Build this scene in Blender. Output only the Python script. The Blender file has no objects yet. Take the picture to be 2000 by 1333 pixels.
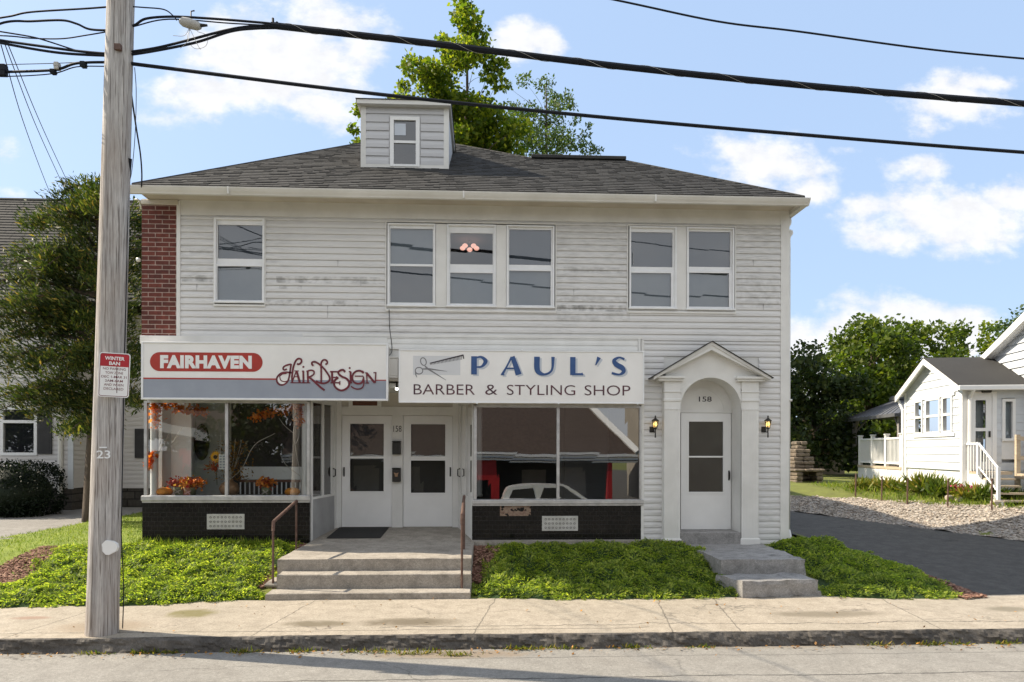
import bpy, math, random
import numpy as np
from mathutils import Vector, Matrix, noise as mnoise
random.seed(7)
RNG = np.random.default_rng(7)
SC = bpy.context.scene
COL = SC.collection

# ------------------------------------------------------------------ camera
FPX, HOR, CW = 1333.0, 880.0, 1000.0
TH, RO = math.atan(0.045), 0.002
CAM = Vector((0.0, -12.1, 2.1))
F = Vector((math.sin(TH), math.cos(TH), 0)); R0 = Vector((math.cos(TH), -math.sin(TH), 0)); U0 = Vector((0, 0, 1))
R = R0 * math.cos(RO) + U0 * math.sin(RO)
U = U0 * math.cos(RO) - R0 * math.sin(RO)
cd = bpy.data.cameras.new('camera'); cam = bpy.data.objects.new('camera', cd); COL.objects.link(cam)
cd.sensor_width = 36.0; cd.lens = FPX / 2000 * 36; cd.shift_y = (HOR - 666.5) / 2000
cd.clip_end = 3000; cd.clip_start = 0.05
M = Matrix((R, U, -F)).transposed().to_4x4(); M.translation = CAM
cam.matrix_world = M
SC.camera = cam
SC.view_settings.view_transform = 'Standard'; SC.view_settings.look = 'None'
SC.view_settings.gamma = 1.0; SC.view_settings.exposure = 0.84
SC.cycles.use_denoising = True
SC.cycles.max_bounces = 8; SC.cycles.transparent_max_bounces = 16
SC.cycles.caustics_reflective = False; SC.cycles.caustics_refractive = False

# real positions read off as world metres on a wall plane / a ground level
def at(px, py, Y=0.0):
    d = F + R * ((px - CW) / FPX) + U * ((HOR - py) / FPX)
    p = CAM + d * ((Y - CAM.y) / d.y)
    return p.x, p.z
def X(px, Y=0.0, py=700): return at(px, py, Y)[0]
def Z(py, px=1000, Y=0.0): return at(px, py, Y)[1]
def gr(px, py, z):
    d = F + R * ((px - CW) / FPX) + U * ((HOR - py) / FPX)
    p = CAM + d * ((z - CAM.z) / d.z)
    return p.x, p.y
def pt(px, py, Y):
    x, z = at(px, py, Y); return Vector((x, Y, z))

# ------------------------------------------------------------------ sun + sky
SUNV = Vector((-1.12, 0.295, 1.0)).normalized()
elev = math.asin(SUNV.z); az = math.atan2(SUNV.x, SUNV.y)
sd = bpy.data.lights.new('sun', 'SUN'); so = bpy.data.objects.new('sun', sd); COL.objects.link(so)
sd.energy = 4.9; sd.angle = math.radians(0.5); sd.color = (1.0, 0.88, 0.70)
so.rotation_euler = SUNV.to_track_quat('Z', 'Y').to_euler(); so.location = (-20, 5, 20)
W = bpy.data.worlds.new("World"); SC.world = W; W.use_nodes = True
nt = W.node_tree; N = nt.nodes; L = nt.links
for n in list(N): N.remove(n)
def nn(t, **k):
    n = N.new(t)
    for a, b in k.items(): setattr(n, a, b)
    return n
def mth(op, a, b=None, c=None, clamp=False):
    n = nn('ShaderNodeMath', operation=op); n.use_clamp = clamp
    for i, v in enumerate((a, b, c)):
        if v is None: continue
        if isinstance(v, (int, float)): n.inputs[i].default_value = v
        else: L.new(v, n.inputs[i])
    return n.outputs[0]
out = nn('ShaderNodeOutputWorld'); bg = nn('ShaderNodeBackground'); bg.inputs['Strength'].default_value = 0.15
sky = nn('ShaderNodeTexSky'); sky.sky_type = 'NISHITA'; sky.sun_disc = False
sky.sun_elevation = elev; sky.sun_rotation = az; sky.air_density = 1.0; sky.dust_density = 1.6; sky.ozone_density = 1.2
tc = nn('ShaderNodeTexCoord'); sp = nn('ShaderNodeSeparateXYZ'); L.new(tc.outputs['Generated'], sp.inputs[0])
ay = mth('MAXIMUM', mth('ABSOLUTE', sp.outputs[1]), 0.02)
s_ = mth('DIVIDE', sp.outputs[0], ay); t_ = mth('DIVIDE', sp.outputs[2], ay)
cv = nn('ShaderNodeCombineXYZ'); L.new(s_, cv.inputs[0]); L.new(t_, cv.inputs[1])
def wnoise(scale, det, rough, off):
    mp = nn('ShaderNodeMapping'); mp.inputs['Location'].default_value = off; mp.inputs['Scale'].default_value = (1, 1.5, 1)
    L.new(cv.outputs[0], mp.inputs[0])
    n = nn('ShaderNodeTexNoise'); n.inputs['Scale'].default_value = scale; n.inputs['Detail'].default_value = det
    n.inputs['Roughness'].default_value = rough; L.new(mp.outputs[0], n.inputs[0]); return n.outputs[0]
nA = wnoise(7.0, 9, 0.62, (0.3, 0.1, 0)); nB = wnoise(22.0, 6, 0.6, (2.3, 4.1, 0))
# clouds: (centre and half size as seen in the sky east of the street)
clouds = [(560, 130, 200, 115, 1.15), (430, 185, 145, 60, 1.1), (650, 40, 110, 50, .9), (330, 165, 40, 24, .8), (600, 200, 90, 38, 1),
          (1010, 85, 60, 45, 1.0), (1060, 85, 50, 28, .8), (1480, 330, 110, 55, 1.0), (1570, 375, 70, 28, .8),
          (1880, 430, 220, 78, 1.25), (1740, 465, 110, 45, 1.0), (1700, 405, 60, 34, .9), (1970, 395, 100, 55, 1.1), (1850, 205, 110, 45, .7), (1810, 245, 60, 36, .8),
          (1790, 330, 80, 30, .65), (1930, 165, 60, 14, .5), (1840, 160, 26, 30, .5), (1560, 640, 70, 45, .9), (1740, 645, 220, 72, 1.35), (1560, 685, 90, 50, 1.2), (1880, 650, 130, 65, 1.2), (1700, 760, 400, 70, 1.1),
          (1655, 292, 30, 8, .45), (20, 380, 50, 14, .45), (700, 100, 70, 60, .8),
          (-300, 300, 260, 90, 1.0), (2500, 350, 300, 100, 1.0), (2300, 620, 240, 60, 1.0), (-500, 600, 260, 80, .9)]
acc = None
for (px, py, rx, ry, w) in clouds:
    d = F + R * ((px - CW) / FPX) + U * ((HOR - py) / FPX)
    s0, t0 = d.x / d.y, d.z / d.y
    a = mth('MULTIPLY', mth('SUBTRACT', s_, s0), FPX / rx); b = mth('MULTIPLY', mth('SUBTRACT', t_, t0), FPX / ry)
    r2 = mth('SQRT', mth('ADD', mth('MULTIPLY', a, a), mth('MULTIPLY', b, b)))
    m = mth('MULTIPLY', mth('SUBTRACT', 1.12, r2), w * 0.62)
    acc = m if acc is None else mth('MAXIMUM', acc, m)
den = mth('ADD', acc, mth('MULTIPLY', mth('SUBTRACT', nA, 0.5), 2.3))
den = mth('ADD', den, mth('MULTIPLY', mth('SUBTRACT', nB, 0.5), 0.5))
mr = nn('ShaderNodeMapRange'); mr.interpolation_type = 'SMOOTHSTEP'
L.new(den, mr.inputs[0]); mr.inputs[1].default_value = -0.06; mr.inputs[2].default_value = 0.52
front = mth('GREATER_THAN', sp.outputs[2], 0.0)
cm = mth('MULTIPLY', mr.outputs[0], front)
shade = nn('ShaderNodeMapRange'); L.new(nB, shade.inputs[0]); shade.inputs[1].default_value = .35; shade.inputs[2].default_value = .7
shade.inputs[3].default_value = 0.86; shade.inputs[4].default_value = 1.0
ccol = nn('ShaderNodeMixRGB'); ccol.blend_type = 'MULTIPLY'; ccol.inputs[0].default_value = 1
ccol.inputs[1].default_value = (4.0, 4.05, 4.2, 1); L.new(shade.outputs[0], ccol.inputs[2])
tint = nn('ShaderNodeMixRGB'); tint.blend_type = 'MIX'; tint.inputs[0].default_value = 0.78
L.new(sky.outputs[0], tint.inputs[1]); tint.inputs[2].default_value = (1.98, 2.66, 3.75, 1)
hz = nn('ShaderNodeMapRange'); L.new(sp.outputs[1], hz.inputs[0]); hz.inputs[1].default_value = .12; hz.inputs[2].default_value = -.3; hz.inputs[3].default_value = 0; hz.inputs[4].default_value = .88
veil = nn('ShaderNodeMixRGB'); L.new(hz.outputs[0], veil.inputs[0]); L.new(tint.outputs[0], veil.inputs[1]); vr = nn('ShaderNodeMixRGB'); L.new(nA, vr.inputs[0]); vr.inputs[1].default_value = (3.0, 3.3, 3.75, 1); vr.inputs[2].default_value = (5.4, 5.3, 5.15, 1); L.new(vr.outputs[0], veil.inputs[2])   # thin overcast over the western half
mx = nn('ShaderNodeMixRGB'); L.new(cm, mx.inputs[0]); L.new(veil.outputs[0], mx.inputs[1]); L.new(ccol.outputs[0], mx.inputs[2])
L.new(mx.outputs[0], bg.inputs['Color']); L.new(bg.outputs[0], out.inputs[0])

# ------------------------------------------------------------------ materials
MATS = {}
def newmat(name):
    m = bpy.data.materials.new(name); m.use_nodes = True; MATS[name] = m
    return m, m.node_tree, m.node_tree.nodes['Principled BSDF']
def pos(t, scale=(1, 1, 1)):
    g = t.nodes.new('ShaderNodeNewGeometry'); mp = t.nodes.new('ShaderNodeMapping'); mp.inputs['Scale'].default_value = scale
    t.links.new(g.outputs['Position'], mp.inputs[0]); return mp.outputs[0]
def tnoise(t, vec, scale, det=4, rough=.55):
    n = t.nodes.new('ShaderNodeTexNoise'); n.inputs['Scale'].default_value = scale
    n.inputs['Detail'].default_value = det; n.inputs['Roughness'].default_value = rough
    t.links.new(vec, n.inputs[0]); return n.outputs[0]
def ramp(t, fac, stops):
    r = t.nodes.new('ShaderNodeValToRGB'); e = r.color_ramp.elements
    while len(e) < len(stops): e.new(0.5)
    for i, (p, c) in enumerate(stops):
        e[i].position = p; e[i].color = (*c, 1) if len(c) == 3 else c
    t.links.new(fac, r.inputs[0]); return r.outputs[0]
def mixc(t, fac, a, b, mode='MIX'):
    m = t.nodes.new('ShaderNodeMixRGB'); m.blend_type = mode
    for i, v in enumerate((fac, a, b)):
        if isinstance(v, (int, float)): m.inputs[i].default_value = v
        elif isinstance(v, tuple): m.inputs[i].default_value = (*v, 1) if len(v) == 3 else v
        else: t.links.new(v, m.inputs[i])
    return m.outputs[0]
def tmath(t, op, a, b=None, clamp=False):
    n = t.nodes.new('ShaderNodeMath'); n.operation = op; n.use_clamp = clamp
    for i, v in enumerate((a, b)):
        if v is None: continue
        if isinstance(v, (int, float)): n.inputs[i].default_value = v
        else: t.links.new(v, n.inputs[i])
    return n.outputs[0]
def bump(t, bs, h, strength=.3, dist=.01):
    b = t.nodes.new('ShaderNodeBump'); b.inputs['Strength'].default_value = strength; b.inputs['Distance'].default_value = dist
    t.links.new(h, b.inputs['Height']); t.links.new(b.outputs[0], bs.inputs['Normal']); return b
def pbr(name, c, c2=None, scale=3.0, rough=.6, bmp=0.0, bscale=60, bdist=.004, metal=0, vscale=(1, 1, 1), spec=None, lo=.35, hi=.65):
    m, t, b = newmat(name); b.inputs['Roughness'].default_value = rough; b.inputs['Metallic'].default_value = metal
    if spec is not None: b.inputs['Specular IOR Level'].default_value = spec
    c2 = c2 or tuple(v * .85 for v in c)
    v = pos(t, vscale)
    t.links.new(ramp(t, tnoise(t, v, scale, 6), [(lo, c), (hi, c2)]), b.inputs['Base Color'])
    if bmp: bump(t, b, tnoise(t, v, bscale, 3), bmp, bdist)
    return m
def rand_island(t):
    g = t.nodes.new('ShaderNodeNewGeometry'); return g.outputs['Random Per Island']

pbr('white_paint', (.74, .735, .71), (.66, .655, .63), 2.5, .45)
pbr('clean_white', (.80, .80, .79), (.76, .76, .75), 3, .35)
pbr('vinyl_frame', (.80, .81, .82), (.74, .75, .76), 5, .3)
pbr('cream_board', (.60, .565, .50), (.52, .485, .42), 2.5, .55, .1, 40)
pbr('soffit_board', (.56, .515, .44), (.44, .395, .33), 1.8, .6, .1, 30)
pbr('gutter_white', (.72, .71, .68), (.62, .61, .575), 1.5, .4)
pbr('gray_paint', (.34, .34, .34), (.27, .27, .27), 3, .5)
pbr('black_metal', (.018, .017, .016), (.03, .028, .025), 20, .4, metal=.3)
pbr('rust_metal', (.13, .075, .055), (.075, .035, .025), 14, .65, .2, 90, .002)
pbr('aluminium', (.55, .55, .55), (.42, .42, .42), 8, .4, metal=.6)
pbr('mat_black', (.022, .021, .02), (.012, .012, .012), 40, .95, .5, 300, .003)
pbr('red_sign', (.40, .03, .018), (.34, .026, .016), 6, .45)
pbr('traffic_red', (.42, .012, .022), (.36, .012, .02), 9, .4)
pbr('maroon_letter', (.16, .012, .022), (.10, .01, .02), 12, .45)
pbr('small_maroon', (.10, .02, .035), (.05, .02, .03), 9, .45)
pbr('blue_letter', (.022, .07, .21), (.03, .085, .24), 9, .45)
pbr('pale_shadow', (.52, .56, .62), (.50, .54, .60), 9, .45)
pbr('band_gray', (.30, .33, .39), (.27, .30, .36), 3, .4)
pbr('dark_letter', (.03, .026, .03), (.04, .03, .035), 12, .5)
pbr('scissor_gray', (.16, .16, .17), (.2, .2, .21), 12, .5)
pbr('sign_white', (.83, .82, .80), (.77, .76, .74), 2.0, .35)
pbr('sign_back_gray', (.62, .63, .65), (.60, .61, .63), 9, .45)
pbr('vent_iron', (.50, .49, .46), (.40, .39, .36), 8, .5)
pbr('cable_black', (.006, .008, .013), (.010, .012, .018), 10, .6, spec=.2)
pbr('splice_gray', (.42, .41, .38), (.34, .33, .31), 10, .5)
pbr('interior_wall', (.68, .69, .67), (.6, .61, .59), 1, .8)
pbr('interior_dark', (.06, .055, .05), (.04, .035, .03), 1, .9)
pbr('room_gray', (.30, .31, .33), (.27, .28, .30), 1, .8)
pbr('blind_white', (.82, .82, .82), (.78, .78, .78), 1, .7)
pbr('wood_brown', (.14, .05, .025), (.09, .03, .015), 6, .5, vscale=(1, 1, 12))
pbr('pumpkin_orange', (.90, .36, .03), (.78, .27, .02), 12, .45)
pbr('stem_green', (.10, .12, .04), (.06, .08, .03), 12, .7)
pbr('pot_green', (.16, .19, .10), (.22, .22, .14), 12, .7)
pbr('vase_tan', (.34, .20, .11), (.25, .14, .07), 8, .5)
pbr('twig_pale', (.52, .48, .44), (.36, .32, .28), 12, .7)
pbr('wreath_brown', (.07, .04, .02), (.03, .02, .012), 30, .9, .5, 60, .01)
pbr('flower_yellow', (.80, .42, .02), (.70, .30, .02), 25, .7)
pbr('flower_red', (.30, .02, .012), (.42, .05, .01), 18, .7)
pbr('flower_orange', (.62, .16, .015), (.72, .26, .02), 18, .7)
pbr('stone_gray', (.30, .27, .23), (.18, .16, .14), 5, .9, .5, 25, .02)
pbr('fireplace_stone', (.20, .16, .12), (.10, .08, .06), 5, .9, .6, 18, .03)
pbr('lumber_tan', (.50, .42, .31), (.40, .32, .23), 6, .7, vscale=(1, 1, 8))
pbr('gazebo_metal', (.13, .13, .135), (.10, .10, .105), 5, .5, metal=.2)
pbr('gazebo_wood', (.30, .28, .27), (.22, .20, .19), 5, .6)
pbr('shutter_black', (.02, .02, .022), (.03, .03, .033), 5, .6)
pbr('soil', (.13, .09, .055), (.19, .135, .09), 4, .95, .6, 30, .02)
pbr('bark', (.10, .075, .055), (.055, .042, .03), 6, .95, .8, 22, .03, vscale=(3, 3, .6))
pbr('car_white', (.78, .78, .79), (.76, .76, .77), 1, .15, spec=.6)
pbr('tyre_black', (.02, .02, .02), (.015, .015, .015), 1, .8)
pbr('opp_roof', (.085, .060, .050), (.055, .038, .032), 7, .9, .4, 10, .02)
pbr('opp_red', (.45, .018, .02), (.38, .015, .018), 2, .5)
pbr('opp_dark', (.035, .033, .035), (.02, .02, .02), 1, .5)
pbr('tan_stucco', (.36, .33, .28), (.3, .27, .23), 1, .8)
pbr('ridge_dark', (.03, .03, .03), (.045, .043, .04), 8, .9)

# siding with mildew
def siding_mat(name, base, dirty, amount, streak=True):
    m, t, b = newmat(name); b.inputs['Roughness'].default_value = .5
    v = pos(t, (1, 1, 1)); v2 = pos(t, (.35, 1, 4.0))
    n1 = tnoise(t, v, .45, 4); n2 = tnoise(t, v2, 2.2, 6, .6); n3 = tnoise(t, pos(t, (1.3, 1, 9)), 3.5, 3)
    c = ramp(t, n2, [(.3, base), (.75, tuple(x * .88 for x in base))])
    d = tmath(t, 'MULTIPLY', ramp(t, n1, [(.42, (0, 0, 0)), (.68, (1, 1, 1))]), ramp(t, n3, [(.4, (0, 0, 0)), (.7, (1, 1, 1))]))
    d = tmath(t, 'MULTIPLY', d, amount)
    c = mixc(t, d, c, dirty)
    if streak:      # mildew spots in rows under and beside the windows
        g = t.nodes.new('ShaderNodeNewGeometry'); s = t.nodes.new('ShaderNodeSeparateXYZ'); t.links.new(g.outputs['Position'], s.inputs[0])
        for (zc, hz, x0, x1, k) in spots:
            a = tmath(t, 'LESS_THAN', tmath(t, 'ABSOLUTE', tmath(t, 'SUBTRACT', s.outputs[2], zc)), hz)
            bb = tmath(t, 'MULTIPLY', tmath(t, 'GREATER_THAN', s.outputs[0], x0), tmath(t, 'LESS_THAN', s.outputs[0], x1))
            ns = ramp(t, tnoise(t, pos(t, (1, 1, 1.2)), 6.5, 2), [(.40, (0, 0, 0)), (.72, (1, 1, 1))])
            fac = tmath(t, 'MULTIPLY', tmath(t, 'MULTIPLY', tmath(t, 'MULTIPLY', a, bb), ns), k)
            c = mixc(t, fac, c, (.19, .185, .175))
    t.links.new(c, b.inputs['Base Color'])
    return m
def zz(py, px): return Z(py, px)
spots = [(zz(545, 385), .055, X(356), X(415), .8), (zz(548, 640), .06, X(540), X(745), .7), (zz(592, 600), .05, X(520), X(700), .75),
         (zz(562, 560), .03, X(545), X(590), .7), (zz(603, 1150), .055, X(1088), X(1222), .95), (zz(585, 1150), .05, X(1088), X(1222), .45),
         (zz(528, 1140), .05, X(1100), X(1215), .4), (zz(493, 385), .03, X(370), X(415), .45), (zz(620, 1150), .08, X(1085), X(1230), .4),
         (zz(570, 1480), .3, X(1436), X(1520), .35)]
siding_mat('siding_white', (.69, .685, .675), (.38, .375, .37), .75)
siding_mat('siding_dormer', (.54, .54, .55), (.36, .36, .37), .5, False)
siding_mat('siding_neighbor', (.60, .63, .66), (.55, .56, .57), .2, False)
siding_mat('siding_old', (.62, .60, .59), (.45, .44, .43), .3, False)

def brick_mat(name, c1, c2, mortar, bw, rh, msize, rough=.8, swap='xz', bm=.5, offset=.5, spec=None):
    m, t, b = newmat(name); b.inputs['Roughness'].default_value = rough
    if spec is not None: b.inputs['Specular IOR Level'].default_value = spec
    g = t.nodes.new('ShaderNodeNewGeometry'); s = t.nodes.new('ShaderNodeSeparateXYZ'); t.links.new(g.outputs['Position'], s.inputs[0])
    cb = t.nodes.new('ShaderNodeCombineXYZ'); t.links.new(s.outputs[0 if 'x' in swap else 1], cb.inputs[0]); t.links.new(s.outputs[2], cb.inputs[1])
    br = t.nodes.new('ShaderNodeTexBrick'); t.links.new(cb.outputs[0], br.inputs[0])
    br.inputs['Color1'].default_value = (*c1, 1); br.inputs['Color2'].default_value = (*c2, 1); br.inputs['Mortar'].default_value = (*mortar, 1)
    br.inputs['Scale'].default_value = 1; br.inputs['Brick Width'].default_value = bw; br.inputs['Row Height'].default_value = rh
    br.inputs['Mortar Size'].default_value = msize; br.inputs['Mortar Smooth'].default_value = .2; br.offset = offset
    n = tnoise(t, g.outputs['Position'], 14, 5)
    t.links.new(mixc(t, .6, br.outputs['Color'], mixc(t, 1, br.outputs['Color'], ramp(t, n, [(.3, (.5, .5, .5)), (.7, (1.3, 1.3, 1.3))]), 'MULTIPLY')), b.inputs['Base Color'])
    bp = t.nodes.new('ShaderNodeBump'); bp.invert = True; bp.inputs['Strength'].default_value = bm; bp.inputs['Distance'].default_value = .01
    t.links.new(br.outputs['Fac'], bp.inputs['Height']); t.links.new(bp.outputs[0], b.inputs['Normal'])
    return m, t, b, br, s
brick_mat('brick_red', (.155, .036, .024), (.09, .023, .017), (.38, .28, .235), .235, .079, .007)
m, t, b, br, s = brick_mat('tile_black', (.004, .0038, .0038), (.009, .0075, .007), (.035, .033, .031), .10, .078, .0022, .22, offset=.5, spec=.28)
# missing tiles at the top of the right base: bare mortar shows
g = pos(t); n = tnoise(t, g, 9, 2)
ax = tmath(t, 'MULTIPLY', tmath(t, 'GREATER_THAN', s.outputs[0], X(977)), tmath(t, 'LESS_THAN', s.outputs[0], X(1037)))
azz = tmath(t, 'GREATER_THAN', s.outputs[2], Z(1008, 1000))
mask = tmath(t, 'MULTIPLY', tmath(t, 'MULTIPLY', ax, azz), tmath(t, 'GREATER_THAN', n, .44))
old = b.inputs['Base Color'].links[0].from_socket
t.links.new(mixc(t, mask, old, ramp(t, tnoise(t, g, 30, 3), [(.3, (.30, .23, .17)), (.7, (.20, .12, .09))])), b.inputs['Base Color'])
t.links.new(tmath(t, 'ADD', tmath(t, 'MULTIPLY', mask, .6), ramp(t, tnoise(t, g, 3, 4), [(.3, (.12, .12, .12)), (.7, (.4, .4, .4))])), b.inputs['Roughness'])
brick_mat('rubble_stone', (.09, .08, .07), (.05, .045, .04), (.025, .022, .02), .42, .22, .02)

# shingles
m, t, b = newmat('shingle'); b.inputs['Roughness'].default_value = .95
ri = rand_island(t); c = ramp(t, ri, [(0, (.029, .0285, .028)), (.5, (.035, .034, .033)), (1, (.041, .0395, .038))])
n = tnoise(t, pos(t), 55, 4, .7); c = mixc(t, 1, c, ramp(t, n, [(.3, (.6, .6, .6)), (.7, (1.35, 1.35, 1.35))]), 'MULTIPLY')
n5 = tnoise(t, pos(t, (.8, .8, .8)), .8, 4); c = mixc(t, 1, c, ramp(t, n5, [(.3, (.82, .82, .82)), (.7, (1.12, 1.12, 1.1))]), 'MULTIPLY')
t.links.new(c, b.inputs['Base Color']); bump(t, b, n, .6, .01)

# concrete / asphalt family
def conc(name, c1, c2, c3, crack=True, sc=1.0, stains=(), crackw=.02, cs=.5, lines=(), joints=()):
    m, t, b = newmat(name); b.inputs['Roughness'].default_value = .9
    v = pos(t); fine = tnoise(t, v, 130 * sc, 3, .7); mid = tnoise(t, v, 5 * sc, 7, .65); big = tnoise(t, v, .8, 4)
    c = ramp(t, big, [(.3, c1), (.7, c2)]); c = mixc(t, ramp(t, mid, [(.42, (0, 0, 0)), (.75, (1, 1, 1))]), c, c3)
    c = mixc(t, 1, c, ramp(t, fine, [(.25, (.55, .55, .55)), (.75, (1.4, 1.4, 1.4))]), 'MULTIPLY')
    c = mixc(t, 1, c, ramp(t, tnoise(t, v, 34 * sc, 4, .75), [(.3, (.74, .74, .74)), (.7, (1.22, 1.22, 1.22))]), 'MULTIPLY')
    g = t.nodes.new('ShaderNodeNewGeometry'); s = t.nodes.new('ShaderNodeSeparateXYZ'); t.links.new(g.outputs['Position'], s.inputs[0])
    for (cx, cy, rx, ry, k, col) in stains:
        a = tmath(t, 'DIVIDE', tmath(t, 'SUBTRACT', s.outputs[0], cx), rx); e = tmath(t, 'DIVIDE', tmath(t, 'SUBTRACT', s.outputs[1], cy), ry)
        r = tmath(t, 'ADD', tmath(t, 'MULTIPLY', a, a), tmath(t, 'MULTIPLY', e, e))
        r = tmath(t, 'ADD', r, tmath(t, 'MULTIPLY', tmath(t, 'SUBTRACT', mid, .5), 2.4))
        mr = t.nodes.new('ShaderNodeMapRange'); mr.interpolation_type = 'SMOOTHSTEP'; t.links.new(r, mr.inputs[0])
        mr.inputs[1].default_value = .05; mr.inputs[2].default_value = 1.35; mr.inputs[3].default_value = k; mr.inputs[4].default_value = 0
        c = mixc(t, mr.outputs[0], c, col)
    for (y0, amp, w, x0, x1) in lines:      # long running cracks
        yy = tmath(t, 'ADD', tmath(t, 'MULTIPLY', tmath(t, 'SUBTRACT', tnoise(t, pos(t, (.5, 0, 0)), 1.4, 8, .7), .5), amp), y0)
        dd = tmath(t, 'ABSOLUTE', tmath(t, 'SUBTRACT', s.outputs[1], yy)); ww = tmath(t, 'MULTIPLY', tnoise(t, v, 6, 3), w * 2.2)
        k = tmath(t, 'LESS_THAN', dd, ww); k = tmath(t, 'MULTIPLY', k, tmath(t, 'MULTIPLY', tmath(t, 'GREATER_THAN', s.outputs[0], x0), tmath(t, 'LESS_THAN', s.outputs[0], x1)))
        c = mixc(t, tmath(t, 'MULTIPLY', k, .85), c, tuple(q * .2 for q in c1))
    for xk in joints:
        xx = tmath(t, 'ADD', tmath(t, 'MULTIPLY', tmath(t, 'SUBTRACT', tnoise(t, pos(t, (0, 1, 0)), 2.5, 4, .7), .5), .12), tmath(t, 'MULTIPLY', s.outputs[1], .16))
        k = tmath(t, 'LESS_THAN', tmath(t, 'ABSOLUTE', tmath(t, 'SUBTRACT', s.outputs[0], tmath(t, 'ADD', xx, xk))), tmath(t, 'MULTIPLY', tnoise(t, v, 9, 2), .018))
        c = mixc(t, tmath(t, 'MULTIPLY', k, .7), c, tuple(q * .25 for q in c1))
    h = fine
    if crack:
        wv = t.nodes.new('ShaderNodeVectorMath'); wv.operation = 'ADD'
        nz = t.nodes.new('ShaderNodeTexNoise'); nz.inputs['Scale'].default_value = 2.2; nz.inputs['Detail'].default_value = 6; t.links.new(v, nz.inputs[0])
        sc_ = t.nodes.new('ShaderNodeVectorMath'); sc_.operation = 'SCALE'; sc_.inputs[3].default_value = .9; t.links.new(nz.outputs['Color'], sc_.inputs[0])
        t.links.new(v, wv.inputs[0]); t.links.new(sc_.outputs[0], wv.inputs[1])
        vo = t.nodes.new('ShaderNodeTexVoronoi'); vo.feature = 'DISTANCE_TO_EDGE'; vo.inputs['Scale'].default_value = cs
        t.links.new(wv.outputs[0], vo.inputs[0])
        k = ramp(t, vo.outputs['Distance'], [(0, (1, 1, 1)), (crackw * cs, (0, 0, 0))])
        k = tmath(t, 'MULTIPLY', k, ramp(t, tnoise(t, v, 1.1, 2), [(.45, (0, 0, 0)), (.6, (1, 1, 1))]))
        c = mixc(t, tmath(t, 'MULTIPLY', k, .8), c, tuple(x * .28 for x in c1))
    t.links.new(c, b.inputs['Base Color']); bump(t, b, h, .5, .004)
    return m
def gs(px, py, rx, ry, k, col, z=0.0):
    x, y = gr(px, py, z); d = (y + 12.1); return (x, y, rx * d / FPX, ry * 1.7, min(1, k * 1.25), col)
conc('sidewalk_concrete', (.385, .335, .27), (.33, .29, .232), (.25, .215, .168),
     stains=[gs(620, 1219, 70, .10, .8, (.15, .125, .085)), gs(800, 1216, 105, .13, .85, (.14, .115, .08)), gs(375, 1199, 50, .15, .8, (.16, .14, .06)),
             gs(1615, 1199, 130, .11, .7, (.17, .145, .105)), gs(1970, 1190, 50, .10, .7, (.17, .15, .11)), gs(60, 1208, 40, .05, .5, (.22, .12, .08)),
             gs(200, 1225, 90, .2, .5, (.22, .165, .11))], crackw=.022, cs=.45, lines=[(-3.95, .55, .011, -1.2, 30), (-4.1, .25, .008, -30, 2)], joints=(-7.3, -4.6, -1.9, .6, 2.9, 3.7, 6.1))
conc('road_asphalt', (.27, .255, .23), (.23, .22, .20), (.19, .178, .16), crackw=.02, cs=.35, lines=[(-5.42, .25, .012, -30, 30), (-4.72, .2, .006, -1, 30)], stains=[gs(880, 1278, 170, .10, .6, (.20, .15, .10), -.14), gs(300, 1272, 200, .05, .4, (.20, .16, .11), -.14), gs(1500, 1262, 260, .05, .35, (.21, .17, .12), -.14)])
conc('driveway_asphalt', (.054, .049, .043), (.066, .060, .053), (.10, .092, .080), True, crackw=.02, cs=.4)
conc('old_driveway', (.26, .25, .235), (.22, .21, .20), (.17, .16, .15), True)
conc('step_concrete', (.37, .335, .29), (.29, .26, .22), (.19, .17, .145), False, 1.0)
conc('porch_concrete', (.36, .35, .34), (.28, .27, .26), (.17, .165, .16), True, 1.2, crackw=.015, cs=1.0)
conc('kerb_stone', (.15, .135, .118), (.09, .08, .07), (.035, .031, .027), True, .8, crackw=.07, cs=3.2)
pbr('gravel_bed', (.40, .36, .31), (.24, .21, .18), 16, .95, .9, 20, .05)
m, t, b = newmat('pebble'); b.inputs['Roughness'].default_value = .9
t.links.new(ramp(t, rand_island(t), [(0, (.15, .125, .10)), (.45, (.32, .275, .225)), (.8, (.50, .44, .37)), (1, (.27, .20, .15))]), b.inputs['Base Color'])
m, t, b = newmat('mulch_chip'); b.inputs['Roughness'].default_value = .95
t.links.new(ramp(t, rand_island(t), [(0, (.10, .045, .03)), (.5, (.20, .095, .065)), (1, (.36, .22, .15))]), b.inputs['Base Color'])

def leaf_mat(name, stops, trans=.45, nscale=.9, nstr=.5):
    m = bpy.data.materials.new(name); m.use_nodes = True; MATS[name] = m; t = m.node_tree
    t.nodes.remove(t.nodes['Principled BSDF']); o = t.nodes['Material Output']
    c = ramp(t, rand_island(t), stops)
    n = tnoise(t, pos(t), nscale, 3)
    c = mixc(t, nstr, c, mixc(t, 1, c, ramp(t, n, [(.3, (.45, .5, .4)), (.7, (1.6, 1.45, 1.1))]), 'MULTIPLY'))
    d = t.nodes.new('ShaderNodeBsdfPrincipled'); d.inputs['Roughness'].default_value = .55; d.inputs['Specular IOR Level'].default_value = .25
    t.links.new(c, d.inputs['Base Color'])
    tr = t.nodes.new('ShaderNodeBsdfTranslucent'); t.links.new(mixc(t, 1, c, (1.6, 1.7, .7), 'MULTIPLY'), tr.inputs[0])
    ms = t.nodes.new('ShaderNodeMixShader'); ms.inputs[0].default_value = trans
    t.links.new(d.outputs[0], ms.inputs[1]); t.links.new(tr.outputs[0], ms.inputs[2]); t.links.new(ms.outputs[0], o.inputs[0])
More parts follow.
